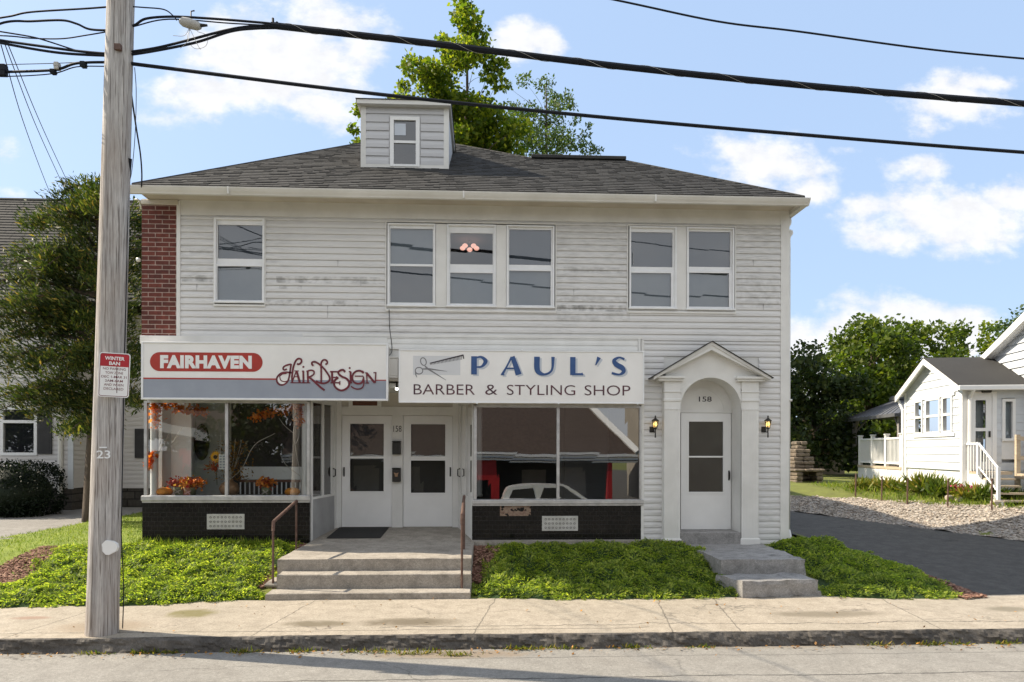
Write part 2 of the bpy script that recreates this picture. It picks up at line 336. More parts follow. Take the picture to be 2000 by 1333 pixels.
leaf_mat('leaf_maple', [(0, (.045, .085, .012)), (.5, (.11, .165, .02)), (1, (.27, .29, .035))], .5)
leaf_mat('leaf_graygreen', [(0, (.04, .075, .03)), (.6, (.075, .12, .05)), (1, (.13, .17, .08))], .4)
leaf_mat('leaf_dark', [(0, (.018, .035, .012)), (.6, (.035, .055, .018)), (1, (.07, .085, .028))], .3)
leaf_mat('leaf_mid', [(0, (.04, .07, .015)), (.6, (.08, .12, .02)), (1, (.14, .17, .03))], .45)
leaf_mat('needle_dark', [(0, (.014, .030, .012)), (.55, (.045, .075, .022)), (.88, (.13, .155, .045)), (1, (.26, .19, .07))], .3, 1.3, .9)
leaf_mat('juniper', [(0, (.09, .15, .035)), (.5, (.21, .29, .055)), (1, (.44, .48, .11))], .5, 2.5, .5)
leaf_mat('grass_blade', [(0, (.07, .13, .015)), (.6, (.14, .21, .02)), (1, (.26, .28, .05))], .35)
leaf_mat('weed', [(0, (.06, .10, .015)), (.7, (.16, .17, .03)), (1, (.30, .22, .06))], .35)
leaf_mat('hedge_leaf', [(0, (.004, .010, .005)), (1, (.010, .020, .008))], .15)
leaf_mat('petal_pink', [(0, (.45, .04, .18)), (1, (.55, .10, .28))], .4)
leaf_mat('autumn_leaf', [(0, (.42, .07, .012)), (.5, (.55, .15, .02)), (1, (.62, .26, .05))], .4)
leaf_mat('dried_leaf', [(0, (.12, .06, .03)), (.6, (.25, .13, .04)), (1, (.5, .24, .05))], .3)
pbr('lawn', (.20, .25, .03), (.13, .18, .02), 2.5, .95, .6, 90, .02)
pbr('yard_grass', (.15, .17, .03), (.11, .12, .025), 3, .95, .6, 60, .03)
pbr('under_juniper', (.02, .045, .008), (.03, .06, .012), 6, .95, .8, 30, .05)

# weathered pole wood
m, t, b = newmat('pole_wood'); b.inputs['Roughness'].default_value = .85
v = pos(t, (26, 26, .7)); n1 = tnoise(t, v, 1.0, 6, .65); n2 = tnoise(t, pos(t, (60, 60, 1.6)), 1.0, 3); n3 = tnoise(t, pos(t, (1, 1, .5)), 1.6, 3)
c = ramp(t, n1, [(.3, (.26, .24, .23)), (.5, (.46, .44, .425)), (.72, (.62, .59, .56))])
c = mixc(t, tmath(t, 'MULTIPLY', ramp(t, n2, [(.36, (1, 1, 1)), (.46, (0, 0, 0))]), .8), c, (.10, .085, .075))
c = mixc(t, 1, c, ramp(t, tnoise(t, pos(t, (90, 90, 5)), 1.0, 4, .7), [(.3, (.68, .67, .66)), (.7, (1.2, 1.2, 1.2))]), 'MULTIPLY')
c = mixc(t, tmath(t, 'MULTIPLY', ramp(t, n3, [(.4, (0, 0, 0)), (.7, (1, 1, 1))]), .5), c, (.30, .22, .16))
t.links.new(c, b.inputs['Base Color']); bump(t, b, n1, 1.0, .02)

def glass_mat(name, refl, tint=(.8, .84, .84), rough=.0, wav=0.0):
    m = bpy.data.materials.new(name); m.use_nodes = True; MATS[name] = m; t = m.node_tree
    t.nodes.remove(t.nodes['Principled BSDF']); o = t.nodes['Material Output']
    tr = t.nodes.new('ShaderNodeBsdfTransparent'); tr.inputs[0].default_value = (*tint, 1)
    gl = t.nodes.new('ShaderNodeBsdfGlossy'); gl.inputs['Roughness'].default_value = rough; gl.inputs[0].default_value = (1, 1, 1, 1)
    lw = t.nodes.new('ShaderNodeLayerWeight'); lw.inputs['Blend'].default_value = .25
    mr = t.nodes.new('ShaderNodeMapRange'); t.links.new(lw.outputs['Fresnel'], mr.inputs[0]); mr.inputs[3].default_value = refl; mr.inputs[4].default_value = 1
    if wav:
        bp = t.nodes.new('ShaderNodeBump'); bp.inputs['Strength'].default_value = wav; bp.inputs['Distance'].default_value = .02
        t.links.new(tnoise(t, pos(t), 1.6, 1), bp.inputs['Height']); t.links.new(bp.outputs[0], gl.inputs['Normal'])
    ms = t.nodes.new('ShaderNodeMixShader'); t.links.new(mr.outputs[0], ms.inputs[0])
    t.links.new(tr.outputs[0], ms.inputs[1]); t.links.new(gl.outputs[0], ms.inputs[2]); t.links.new(ms.outputs[0], o.inputs[0])
glass_mat('glass_shop', .125, (.92, .94, .93), wav=.05)
glass_mat('glass_upper', .105, (.82, .86, .88), wav=.0)
glass_mat('glass_right', .20, (.55, .57, .57), wav=.03)
pbr('backing_gray', (.09, .105, .125), (.075, .085, .105), 1.2, .8)  # sheet tones that imitate grey sky reflected in the upper panes
pbr('backing_light', (.27, .30, .33), (.22, .25, .28), 1.2, .8)
glass_mat('glass_dark', .11, (.18, .19, .21), wav=.02)
glass_mat('lamp_glass', .1, (.95, .85, .6))
def emis(name, col, s):
    m, t, b = newmat(name); b.inputs['Base Color'].default_value = (*col, 1)
    b.inputs['Emission Color'].default_value = (*col, 1); b.inputs['Emission Strength'].default_value = s
emis('bulb_warm', (1, .68, .26), 1.6)
emis('bulb_pink', (1, .50, .38), .62)
emis('bulb_white', (1, .95, .8), 3.0)

# ------------------------------------------------------------------ mesh helpers
WO = {}
class MB:
    def __init__(s): s.v = []; s.f = []; s.mi = []; s.m = 0
    def add(s, vs, fs):
        o = len(s.v); s.v += [tuple(v) for v in vs]; s.f += [tuple(i + o for i in f) for f in fs]; s.mi += [s.m] * len(fs); return s
    def quad(s, a, b, c, d): return s.add([a, b, c, d], [(0, 1, 2, 3)])
    def box(s, x0, x1, y0, y1, z0, z1, b=0.0):
        if x0 > x1: x0, x1 = x1, x0
        if y0 > y1: y0, y1 = y1, y0
        if z0 > z1: z0, z1 = z1, z0
        if b <= 0:
            return s.add([(x0, y0, z0), (x1, y0, z0), (x1, y1, z0), (x0, y1, z0), (x0, y0, z1), (x1, y0, z1), (x1, y1, z1), (x0, y1, z1)],
                         [(0, 3, 2, 1), (4, 5, 6, 7), (0, 1, 5, 4), (1, 2, 6, 5), (2, 3, 7, 6), (3, 0, 4, 7)])
        b = min(b, (x1 - x0) * .45, (y1 - y0) * .45, (z1 - z0) * .45)
        vs = []
        for (z, i) in ((z0, b), (z0 + b, 0), (z1 - b, 0), (z1, b)):
            vs += [(x0 + i, y0 + i, z), (x1 - i, y0 + i, z), (x1 - i, y1 - i, z), (x0 + i, y1 - i, z)]
        fs = [(3, 2, 1, 0), (12, 13, 14, 15)]
        for k in range(3):
            for j in range(4):
                fs.append((k * 4 + j, k * 4 + (j + 1) % 4, k * 4 + 4 + (j + 1) % 4, k * 4 + 4 + j))
        return s.add(vs, fs)
    def prism(s, poly, y0, y1):          # poly of (x,z), extruded in Y
        n = len(poly); vs = [(x, y0, z) for x, z in poly] + [(x, y1, z) for x, z in poly]
        fs = [tuple(range(n)), tuple(range(2 * n - 1, n - 1, -1))] + [(i, i + n, (i + 1) % n + n, (i + 1) % n) for i in range(n)]
        return s.add(vs, fs)
    def prismz(s, poly, z0, z1):         # poly of (x,y)
        n = len(poly); z1 = z1 if hasattr(z1, '__len__') else [z1] * n; z0 = z0 if hasattr(z0, '__len__') else [z0] * n
        vs = [(p[0], p[1], z0[i]) for i, p in enumerate(poly)] + [(p[0], p[1], z1[i]) for i, p in enumerate(poly)]
        fs = [tuple(range(n - 1, -1, -1)), tuple(range(n, 2 * n))] + [(i, (i + 1) % n, (i + 1) % n + n, i + n) for i in range(n)]
        return s.add(vs, fs)
    def tube(s, pts, r, seg=8, cap=True):
        pts = [Vector(p) for p in pts]; n = len(pts); rs = r if hasattr(r, '__len__') else [r] * n
        vs = []; up = Vector((0, 0, 1)); prev = None
        for i, p in enumerate(pts):
            d = (pts[min(i + 1, n - 1)] - pts[max(i - 1, 0)]).normalized()
            a = d.cross(up)
            if a.length < .05: a = d.cross(Vector((1, 0, 0)))
            a.normalize()
            if prev is not None:
                q = prev - d * prev.dot(d)
                if q.length > .01: a = q.normalized()
            prev = a; b = d.cross(a)
            for k in range(seg):
                w = 2 * math.pi * k / seg; vs.append(p + (a * math.cos(w) + b * math.sin(w)) * rs[i])
        fs = [(i * seg + k, i * seg + (k + 1) % seg, (i + 1) * seg + (k + 1) % seg, (i + 1) * seg + k) for i in range(n - 1) for k in range(seg)]
        if cap: fs += [tuple(range(seg - 1, -1, -1)), tuple(range((n - 1) * seg, n * seg))]
        return s.add(vs, fs)
    def lathe(s, c, prof, seg=20, sx=1, sy=1, lobes=0, la=0):   # prof of (r, z)
        vs = []
        for (r, z) in prof:
            for k in range(seg):
                w = 2 * math.pi * k / seg; rr = r * (1 + la * abs(math.cos(lobes * w / 2)) - la if lobes else 1)
                vs.append((c[0] + rr * math.cos(w) * sx, c[1] + rr * math.sin(w) * sy, c[2] + z))
        n = len(prof)
        fs = [(i * seg + k, i * seg + (k + 1) % seg, (i + 1) * seg + (k + 1) % seg, (i + 1) * seg + k) for i in range(n - 1) for k in range(seg)]
        fs += [tuple(range(seg - 1, -1, -1)), tuple(range((n - 1) * seg, n * seg))]
        return s.add(vs, fs)
    def ball(s, c, r, seg=12, rings=7, sx=1, sy=1, sz=1):
        return s.lathe(c, [(max(1e-4, r * math.sin(math.pi * i / rings)), -r * sz * math.cos(math.pi * i / rings)) for i in range(rings + 1)], seg, sx, sy)
    def ribbon(s, pts, w, y, dy=None):   # flat stroke on the XZ plane
        n = len(pts); ws = w if hasattr(w, '__len__') else [w] * n; vs = []
        for i in range(n):
            a = Vector(pts[max(0, i - 1)]); b = Vector(pts[min(n - 1, i + 1)]); d = (b - a)
            if d.length < 1e-9: d = Vector((1, 0))
            d.normalize(); nx, nz = -d.y, d.x
            p = pts[i]; h = ws[i] / 2
            vs += [(p[0] + nx * h, y, p[1] + nz * h), (p[0] - nx * h, y, p[1] - nz * h)]
        return s.add(vs, [(2 * i, 2 * i + 1, 2 * i + 3, 2 * i + 2) for i in range(n - 1)])
    def build(s, name, mats, parent=None, smooth=False, origin=None, xf=None):
        if isinstance(mats, str): mats = [mats]
        v = np.array(s.v, dtype=np.float64)
        if xf is not None: v = np.array([tuple(xf(Vector(p))) for p in s.v])
        if origin is None: origin = Vector(((v[:, 0].min() + v[:, 0].max()) / 2, (v[:, 1].min() + v[:, 1].max()) / 2, v[:, 2].min()))
        me = bpy.data.meshes.new(name); me.from_pydata((v - np.array(origin)).tolist(), [], s.f)
        for m_ in mats: me.materials.append(MATS[m_])
        if len(mats) > 1: me.polygons.foreach_set('material_index', s.mi)
        if smooth: me.polygons.foreach_set('use_smooth', [True] * len(me.polygons))
        me.update()
        return link(name, me, parent, origin)
def link(name, me, parent, origin):
    o = bpy.data.objects.new(name, me); COL.objects.link(o)
    if parent is not None:
        o.parent = parent; o.location = Vector(origin) - WO[parent.name]
    else: o.location = origin
    WO[o.name] = Vector(origin); return o
def thing(name, label, cat, loc, group=None):
    o = bpy.data.objects.new(name, None); o.empty_display_size = .2; COL.objects.link(o); o.location = loc; WO[o.name] = Vector(loc)
    tag(o, label, cat, group); return o
def tag(o, label, cat, group=None):
    o['label'] = label; o['category'] = cat
    if group: o['group'] = group
    return o
def struct(o, k='structure'): o['kind'] = k; return o
def smooth_pts(pts, k=6):
    P = [Vector(p) for p in pts]; P = [P[0] * 2 - P[1]] + P + [P[-1] * 2 - P[-2]]; o = []
    for i in range(1, len(P) - 2):
        a, b, c, d = P[i - 1:i + 3]
        for j in range(k):
            t = j / k; o.append(.5 * ((2 * b) + (c - a) * t + (2 * a - 5 * b + 4 * c - d) * t * t + (3 * b - a - 3 * c + d) * t ** 3))
    o.append(P[-2]); return o
def lerpw(ws, n):
    return list(np.interp(np.linspace(0, 1, n), np.linspace(0, 1, len(ws)), ws))
def quads_np(name, V, mat, parent=None, origin=None, extra=None, nper=4):
    """V: (n,nper,3) faces in one mesh"""
    V = np.asarray(V, dtype=np.float64)
    if origin is None:
        fl = V.reshape(-1, 3); origin = Vector(((fl[:, 0].min() + fl[:, 0].max()) / 2, (fl[:, 1].min() + fl[:, 1].max()) / 2, fl[:, 2].min()))
    n = len(V); me = bpy.data.meshes.new(name); co = (V - np.array(origin)).reshape(-1)
    me.vertices.add(n * nper); me.vertices.foreach_set('co', co)
    me.loops.add(n * nper); me.loops.foreach_set('vertex_index', np.arange(n * nper, dtype=np.int32))
    me.polygons.add(n); me.polygons.foreach_set('loop_start', np.arange(0, n * nper, nper, dtype=np.int32))
    me.polygons.foreach_set('loop_total', np.full(n, nper, dtype=np.int32))
    me.materials.append(MATS[mat]); me.update(calc_edges=True)
    return link(name, me, parent, origin)
def leaf_quads(C, size, asp=.6, up=0.3, var=.4, rng=RNG, dirs=None):
    n = len(C); d = rng.normal(size=(n, 3)) if dirs is None else dirs + rng.normal(size=(n, 3)) * .35
    d /= np.linalg.norm(d, axis=1)[:, None]
    nr = rng.normal(size=(n, 3)); nr[:, 2] = np.abs(nr[:, 2]) + up
    a = np.cross(d, nr); a /= np.linalg.norm(a, axis=1)[:, None] + 1e-9
    s = (size * (1 + var * rng.uniform(-1, 1, n)))[:, None]
    return np.stack([C, C + d * s * .5 + a * s * asp * .5, C + d * s, C + d * s * .5 - a * s * asp * .5], axis=1)
def text_mb(mb, string, x0, x1, z0, z1, y, off=0.0):
    cu = bpy.data.curves.new('txt', 'FONT'); cu.body = string; cu.size = 1; cu.offset = off; cu.space_character = 1.07 if off > .05 else 1.0; cu.resolution_u = 4
    o = bpy.data.objects.new('txt', cu); COL.objects.link(o)
    dg = bpy.context.evaluated_depsgraph_get(); dg.update(); me = o.evaluated_get(dg).to_mesh()
    v = np.array([tuple(q.co) for q in me.vertices]); f = [tuple(p.vertices) for p in me.polygons]
    o.evaluated_get(dg).to_mesh_clear(); bpy.data.objects.remove(o); bpy.data.curves.remove(cu)
    a, b = v.min(0), v.max(0)
    vs = [(x0 + (p[0] - a[0]) / (b[0] - a[0]) * (x1 - x0), y, z0 + (p[1] - a[1]) / (b[1] - a[1]) * (z1 - z0)) for p in v]
    mb.add(vs, f)
def wob(x, y, z=0.0, s=1.0): return mnoise.noise(Vector((x * s, y * s, z)))
def sst(t): t = max(0.0, min(1.0, t)); return t * t * (3 - 2 * t)

# ------------------------------------------------------------------ terrain
E0 = Vector((10.9, 1.2)); ED = Vector((-.648, .762)).normalized(); EN = Vector((ED.y, -ED.x))
def H(x, y):
    if y < -2.5: return 0.0 if y > -4.34 else -.17
    zl = .44 * sst((y + 2.5) / 2.6) * (1 if x > -6.5 else 1)
    zr = .08 * (min(y, 9) + 2.5)
    k = sst((x - 6.15) / .5); z = zl * (1 - k) + zr * k
    t = (Vector((x, y)) - E0).dot(EN)
    if x > 6.7 and t > 0:
        z += (max(.78, z) - z) * sst(t / 1.5) + .28 * sst((t - 1.3) / 1.8)
    return z
def sheet(name, fn, nu, nv, mat, zoff=0.0, kind='structure', amp=0.0):
    mb = MB(); vs = []
    for i in range(nu + 1):
        for j in range(nv + 1):
            x, y = fn(i / nu, j / nv); vs.append((x, y, H(x, y) + zoff + (amp * wob(x, y, 0, 2.5) if amp else 0)))
    fs = [(i * (nv + 1) + j, (i + 1) * (nv + 1) + j, (i + 1) * (nv + 1) + j + 1, i * (nv + 1) + j + 1) for i in range(nu) for j in range(nv)]
    mb.add(vs, fs); o = mb.build(name, mat, smooth=True)
    if kind: o['kind'] = kind
    return o
# base ground: one sheet to the horizon, fine near the house
gx = sorted(set([-900, -400, -150, -80, -50, -35, -25] + [round(-20 + i * .4, 2) for i in range(101)] + [25, 35, 50, 80, 150, 400, 900]))
gy = [-900, -300, -100, -50, -30, -18, -11, -4.55, -4.36, -4.33, -2.51, -2.5] + [round(-2.3 + i * .3, 2) for i in range(60)] + [17, 20, 25, 35, 60, 120, 300, 900]
mb = MB()
def Hg(x, y):
    z = H(x, y) - .012 if y > -2.51 else -.19
    if y <= -11: z = -.17 - .85 * sst((-y - 11) / 6)
    return z
vs = [(x, y, Hg(x, y)) for x in gx for y in gy]; ny = len(gy)
mb.add(vs, [(i * ny + j, (i + 1) * ny + j, (i + 1) * ny + j + 1, i * ny + j + 1) for i in range(len(gx) - 1) for j in range(ny - 1)])
struct(mb.build('ground', 'yard_grass', smooth=True))

# road sheet, gently crowned, with a paler gutter strip
mb = MB(); ys = [-4.30, -4.6, -5.0, -5.6, -6.6, -8, -10, -12.5]; xs = [-60 + i * 1.0 for i in range(121)]
vs = [(x, y, -.145 + (.05 * sst((-4.4 - y) / 3.5) if y > -8.2 else .05 - .05 * sst((-y - 8.2) / 4)) + .006 * wob(x, y, 3, .7)) for x in xs for y in ys]
mb.add(vs, [(i * 8 + j, i * 8 + j + 1, (i + 1) * 8 + j + 1, (i + 1) * 8 + j) for i in range(120) for j in range(7)])
struct(mb.build('road', 'road_asphalt', smooth=True))
mb = MB(); mb.quad((-200, -120, -1.0), (200, -120, -1.0), (200, -17.2, -1.0), (-200, -17.2, -1.0)); struct(mb.build('parking_lot', 'driveway_asphalt'))

# sidewalk
mb = MB(); n = 400; ysw = [-4.325, -4.0, -3.6, -3.2, -2.9, -2.6, -2.44]
def swz(x, y): return .004 + .016 * wob(x, y, 1, .8) * (1 if y > -4.2 else .4)
xs = [-30 + i * .15 for i in range(n + 1)]
vs = [(x, y, swz(x, y)) for x in xs for y in ysw]; k = len(ysw)
mb.add(vs, [(i * k + j, (i + 1) * k + j, (i + 1) * k + j + 1, i * k + j + 1) for i in range(n) for j in range(k - 1)])
struct(mb.build('sidewalk', 'sidewalk_concrete', smooth=True))
# kerb: broken old berm
mb = MB(); n = 1800; prof = [(-4.30, .002), (-4.315, .010), (-4.328, .010), (-4.338, .002), (-4.352, -.02), (-4.36, -.045), (-4.366, -.07), (-4.374, -.095), (-4.382, -.12), (-4.395, -.145), (-4.42, -.18)]
k = len(prof); vs = []
for i in range(n + 1):
    x = -24 + i * 48 / n; cr = .035 * max(0, wob(x, 0, 9, 1.1)); seg_ = .012 * (1 if wob(x, 3, 4, 1.9) > .25 else 0)
    for j, (y, z) in enumerate(prof):
        am = min(1, j / 3); q = Vector((x * 7, y * 16, z * 20)); q2 = Vector((x * 22, y * 40, z * 46)); q3 = Vector((x * 2.3, 0, z * 6))
        dn = .020 * mnoise.noise(q) + .014 * mnoise.noise(q2) + .03 * mnoise.noise(q3)
        vs.append((x, y - cr * am - am * (dn + seg_), z + am * .5 * (.012 * mnoise.noise(q + Vector((9, 0, 0))) + .008 * mnoise.noise(q2 + Vector((5, 0, 0)))) + (.014 * wob(x, 0, 1, .8) if j < 3 else 0)))
mb.add(vs, [(i * k + j, i * k + j + 1, (i + 1) * k + j + 1, (i + 1) * k + j) for i in range(n) for j in range(k - 1)])
struct(mb.build('kerb', 'kerb_stone'))

# left lawn, left drive, right drive, gravel bank
def lawn_f(u, v):
    y = -2.5 + 10.5 * u; x0 = -8.9 + .12 * wob(y, 0, 3, 1.2) - (1.2 * sst((-y - .4) / 1.6)); return (x0 + (-6.15 - x0) * v, y)
sheet('lawn', lawn_f, 70, 22, 'lawn', .012, amp=.02)
sheet('left_driveway', lambda u, v: (-16 + 7.3 * v, -2.5 + 10.5 * u), 40, 16, 'old_driveway', .004)
def edge_x(y): return max(6.95, E0.x + ED.x * (y - E0.y) / ED.y + .08 * wob(y, 2, 3, .8))
def bed_edge(y): return 6.22 + 1.05 * sst((-y) / 2.4)
sheet('driveway', lambda u, v: ((lambda y: (bed_edge(y) + (edge_x(y) - bed_edge(y)) * v, y))(-2.46 + 12 * u)), 60, 30, 'driveway_asphalt', .006)
sheet('gravel_bank', lambda u, v: tuple(E0 + ED * (-5 + 13 * u) + EN * (-.12 + (1.9 + .25 * wob(u * 13, 0, 4, 1)) * v)), 70, 14, 'gravel_bed', .014, amp=.05)
# pebbles on the bank
nP = 12000; s_u = RNG.uniform(-4.5, 7.5, nP); s_v = RNG.uniform(-.12, 1.85, nP) ; Vp = []
OCT = np.array([(1, 0, 0), (0, 1, 0), (-1, 0, 0), (0, -1, 0), (0, 0, 1), (0, 0, -1)], float)
TRI = [(0, 1, 4), (1, 2, 4), (2, 3, 4), (3, 0, 4), (1, 0, 5), (2, 1, 5), (3, 2, 5), (0, 3, 5)]
def pebbles(name, P, r0, r1, mat, flat=.6):
    mb = MB()
    for (x, y, z) in P:
        r = random.uniform(r0, r1); a = random.uniform(0, 6.3); q = (OCT * np.array([r * random.uniform(.8, 1.5), r, r * flat])) * (1 + np.random.default_rng(int(abs(x * 1000)) + 1).uniform(-.2, .2, (6, 3)))
        ca, sa = math.cos(a), math.sin(a); tl = random.uniform(-.5, .5); ct, st_ = math.cos(tl), math.sin(tl)
        vv = [(x + ca * px_ - sa * py_, y + sa * px_ + ca * py_, z + pz * ct + px_ * st_) for px_, py_, pz in q]
        mb.add(vv, TRI)
    return mb.build(name, mat)
P = []
for a, b in zip(s_u, s_v):
    q = E0 + ED * a + EN * b; P.append((q.x, q.y, H(q.x, q.y) + .02 + .05 * wob(q.x, q.y, 0, 2.5)))
struct(pebbles('gravel_stones', P, .012, .038, 'pebble'), 'stuff')

# ------------------------------------------------------------------ main building
xL, xR = X(277), X(1538)
ZB = .42                        # foot of the facade
ZS = Z(402, 900)                # soffit level
bld = thing('shop_building', 'two storey white sided shop building with hip roof, two storefronts and brick corner', 'building', ((xL + xR) / 2, 0, ZB))
# dimensions of openings (x0,x1,z0,z1) on the facade plane
def rc(px0, px1, py0, py1, Y=0.0):
    cx = (px0 + px1) / 2; return (X(px0, Y), X(px1, Y), Z(py1, cx, Y), Z(py0, cx, Y))
WIN = [dict(o=(420, 517, 428, 592), g=((425, 512, 440, 506), (425, 512, 521, 587))),
       dict(o=(757, 850, 438, 599), g=((762, 845, 447, 516), (762, 845, 521, 592))),
       dict(o=(873, 968, 440, 600), g=((879, 962, 456, 517), (879, 962, 534, 594))),
       dict(o=(989, 1082, 442, 602), g=((994, 1076, 449, 518), (994, 1075, 530, 597))),
       dict(o=(1228, 1320, 444, 604), g=((1232, 1313, 454, 522), (1232, 1310, 534, 599))),
       dict(o=(1340, 1432, 446, 606), g=((1345, 1426, 453, 522), (1345, 1423, 534, 600)))]
blocks = [rc(420, 517, 428, 594), rc(755, 1084, 437, 605), rc(1226, 1434, 443, 608)]
zTop = Z(662, 900)               # lower limit of the upper siding
# upper siding, lapped boards
def siding(mb, x0, x1, z0, z1, holes, Y=0.0, pitch=.1016, out=.014, ph=0.0, jit=True):
    z = z0 - ph; r = 0
    while z < z1 - .005:
        a, b = max(z, z0), min(z + pitch, z1); zc = (a + b) / 2
        cuts = sorted([(h[0], h[1]) for h in holes if h[2] < zc < h[3]]); cur = x0; segs = []
        for c0, c1 in cuts:
            if c0 > cur: segs.append((cur, c0))
            cur = max(cur, c1)
        if cur < x1: segs.append((cur, x1))
        for (p, q) in segs:
            L_ = q - p; nseg = max(1, round(L_ / .9)); f0 = (a - z) / pitch
            ws = [p + L_ * i / nseg for i in range(nseg + 1)]
            rows = []
            for w in ws:
                j = .0025 * wob(w, r, 3, 1.1) if jit else 0
                rows.append(((w, Y - out + j, a), (w, Y - out * 1.0 + j, a + (b - a) * .42), (w, Y - out * .66 + j, a + (b - a) * .62), (w, Y - out * .26 + j, a + (b - a) * .84), (w, Y - .001, b)))
            for i in range(nseg):
                u, v = rows[i], rows[i + 1]
                for k in range(4): mb.quad(u[k], v[k], v[k + 1], u[k + 1])
                mb.quad((u[0][0], Y, a), (v[0][0], Y, a), v[0], u[0])
        z += pitch; r += 1
mb = MB(); siding(mb, X(350), X(1524), zTop, Z(430, 900), blocks, pitch=.113, out=.022)
doorhole = (X(1296), X(1482), ZB, Z(700, 1390))
siding(mb, X(1257), X(1524), ZB - .02, zTop - .001, [doorhole], pitch=.1095, out=.019)
mb.build('siding', 'siding_white', bld)
for (px, ra, rb) in ((660, 4, 5), (640, 11, 13), (1236, 2, 4), (705, 7, 8), (1470, 3, 4), (1120, 8, 9), (1490, 10, 11), (385, 8, 9)):
    z0 = zTop + .113 * (16 - rb); x = X(px); mb = MB(); mb.box(x - .0025, x + .0025, -.0245, -.012, z0, z0 + .113 * (rb - ra)); mb.build('siding_seam', 'gray_paint', bld)
mb = MB(); mb.box(X(350), X(1524), -.022, -.001, Z(430, 900), ZS)       # frieze
for px in (660, 905, 1290): mb.box(X(px) - .002, X(px) + .002, -.024, -.02, Z(430, 900), Z(405, 900))
mb.build('frieze_board', 'white_paint', bld)
mb = MB(); mb.box(X(346), X(353), -.035, 0, zTop, ZS - .02); mb.build('corner_board', 'white_paint', bld); mb = MB(); mb.box(X(1523.5), xR, -.03, 0, ZB - .04, ZS); mb.box(xR - .0, xR + .02, -.03, .1, ZB - .04, ZS); mb.build('corner_board', 'white_paint', bld)
mb = MB(); mb.box(X(1252), X(1257.5), -.03, 0, ZB, zTop)
mb.build('corner_board', 'white_paint', bld)
# right side + backs (shell)
mb = MB(); D1, D2 = 12.6, 3.3; xM = X(1080) + .6  # unseen rear of right wing kept shallow to let sun onto the gravel
def wallbox(x0, x1, y0, y1, z0=0.0, z1=ZS): mb.box(x0, x1, y0, y1, z0, z1)
wallbox(xR - .14, xR - .002, .12, D2); wallbox(xM, xR - .15, D2 - .12, D2); wallbox(xM - .12, xM, D2, D1); wallbox(xL + .15, xM - .12, D1 - .12, D1); wallbox(xL, xL + .14, .45, D1)
mb.build('side_wall', 'siding_old', bld)
# front sheathing behind siding, with holes: build as rows of boxes
mb = MB()
def solid(x0, x1, z0, z1, y0=.0, y1=.12): mb.box(x0, x1, y0 + .001, y1, z0, z1)
bx = [b for b in blocks]; zt, zb = max(b[3] for b in bx), min(b[2] for b in bx)
solid(xL, xR - .003, zt, ZS); solid(xL, xR - .003, zTop - .05, zb)
solid(xL, bx[0][0], zb, zt); solid(bx[0][1], bx[1][0], zb, zt); solid(bx[1][1], bx[2][0], zb, zt); solid(bx[2][1], xR - .003, zb, zt)
zH = Z(742, 768)
zA = Z(728, 1390)
solid(xL, doorhole[0] + .03, zH, zA); solid(doorhole[1] - .03, xR - .003, zH, zA); solid(xL, xR - .003, zA, zTop - .05)
solid(X(1253), doorhole[0] + .03, 0, zH); solid(doorhole[1] - .03, xR - .003, 0, zH)
mb.build('front_wall', 'white_paint', bld)
# brick pier
mb = MB(); mb.box(X(278), X(346), -.03, .44, zTop, Z(402, 312)); mb.build('brick_pier', 'brick_red', bld)
mb = MB(); mb.box(X(277), X(349), -.05, .45, Z(401.5, 312), ZS - .001, .01); mb.build('pier_cap', 'cream_board', bld)
# eaves: soffit, fascia, gutter
ex0, ex1, ey = X(263, -.5), X(1566, -.5), -.5
zE = Z(371, 900, ey)
mb = MB(); mb.box(ex0 + .02, ex1 - .02, ey + .03, -.001, ZS, ZS + .02); mb.box(ex1 - .5, ex1 - .02, 0, D2 + .4, ZS, ZS + .02); mb.box(ex0 + .02, xL + .001, 0.0, D1, ZS, ZS + .02)
mb.build('soffit', 'soffit_board', bld)
mb = MB(); mb.box(ex0, ex1, ey + .01, ey + .03, ZS - .01, zE - .005); mb.box(ex1 - .02, ex1, ey + .03, D2 + .4, ZS - .01, zE - .005); mb.box(ex0, ex0 + .02, ey + .03, D1, ZS - .01, zE - .005)
mb.build('fascia', 'cream_board', bld)
mb = MB(); gz = Z(374, 900, ey - .1); gb = Z(387, 900, ey - .1)
gp = [(ey + .008, gb), (ey - .05, gb), (ey - .06, gb + .02), (ey - .085, gb + .05), (ey - .11, gz - .02), (ey - .115, gz), (ey - .10, gz), (ey - .09, gz - .02), (ey - .03, gb + .02), (ey + .008, gz - .03)]
gx0, gx1 = ex0 - .1, ex1 + .1
vs = [(gx0, y, z) for y, z in gp] + [(gx1, y, z) for y, z in gp]; q = len(gp)
mb.add(vs, [(i, (i + 1) % q, (i + 1) % q + q, i + q) for i in range(q)] + [tuple(range(q - 1, -1, -1)), tuple(range(q, 2 * q))])
for px in (445, 905, 1280): mb.box(X(px, -.6) - .012, X(px, -.6) + .012, ey - .119, ey - .04, gb - .006, gz + .004, .004)
vs = [(gx1 + (ey - y) * 0, ey, z) for y, z in gp]
mb.box(ex1, ex1 + .1, ey + .012, D2, gb + .01, gz)
mb.build('gutter', 'gutter_white', bld)
mb = MB(); dx = xR + .055
mb.tube(smooth_pts([(ex1 + .05, .1, gb), (ex1 + .05, .1, gb - .1), (ex1 - .03, .1, gb - .22), (dx + .05, .08, gb - .26), (dx, .08, gb - .36), (dx, .08, gb - .6)], 4), .036, 8)
mb.tube([(dx, .08, gb - .55), (dx, .08, .62)], .036, 8); mb.tube([(dx, .08, .66), (dx + .01, .02, .5), (dx + .05, -.08, .44)], .04, 8)
mb.box(dx - .05, dx + .05, .03, .05, 3.0, 3.04); mb.build('downspout', 'gutter_white', bld, True)

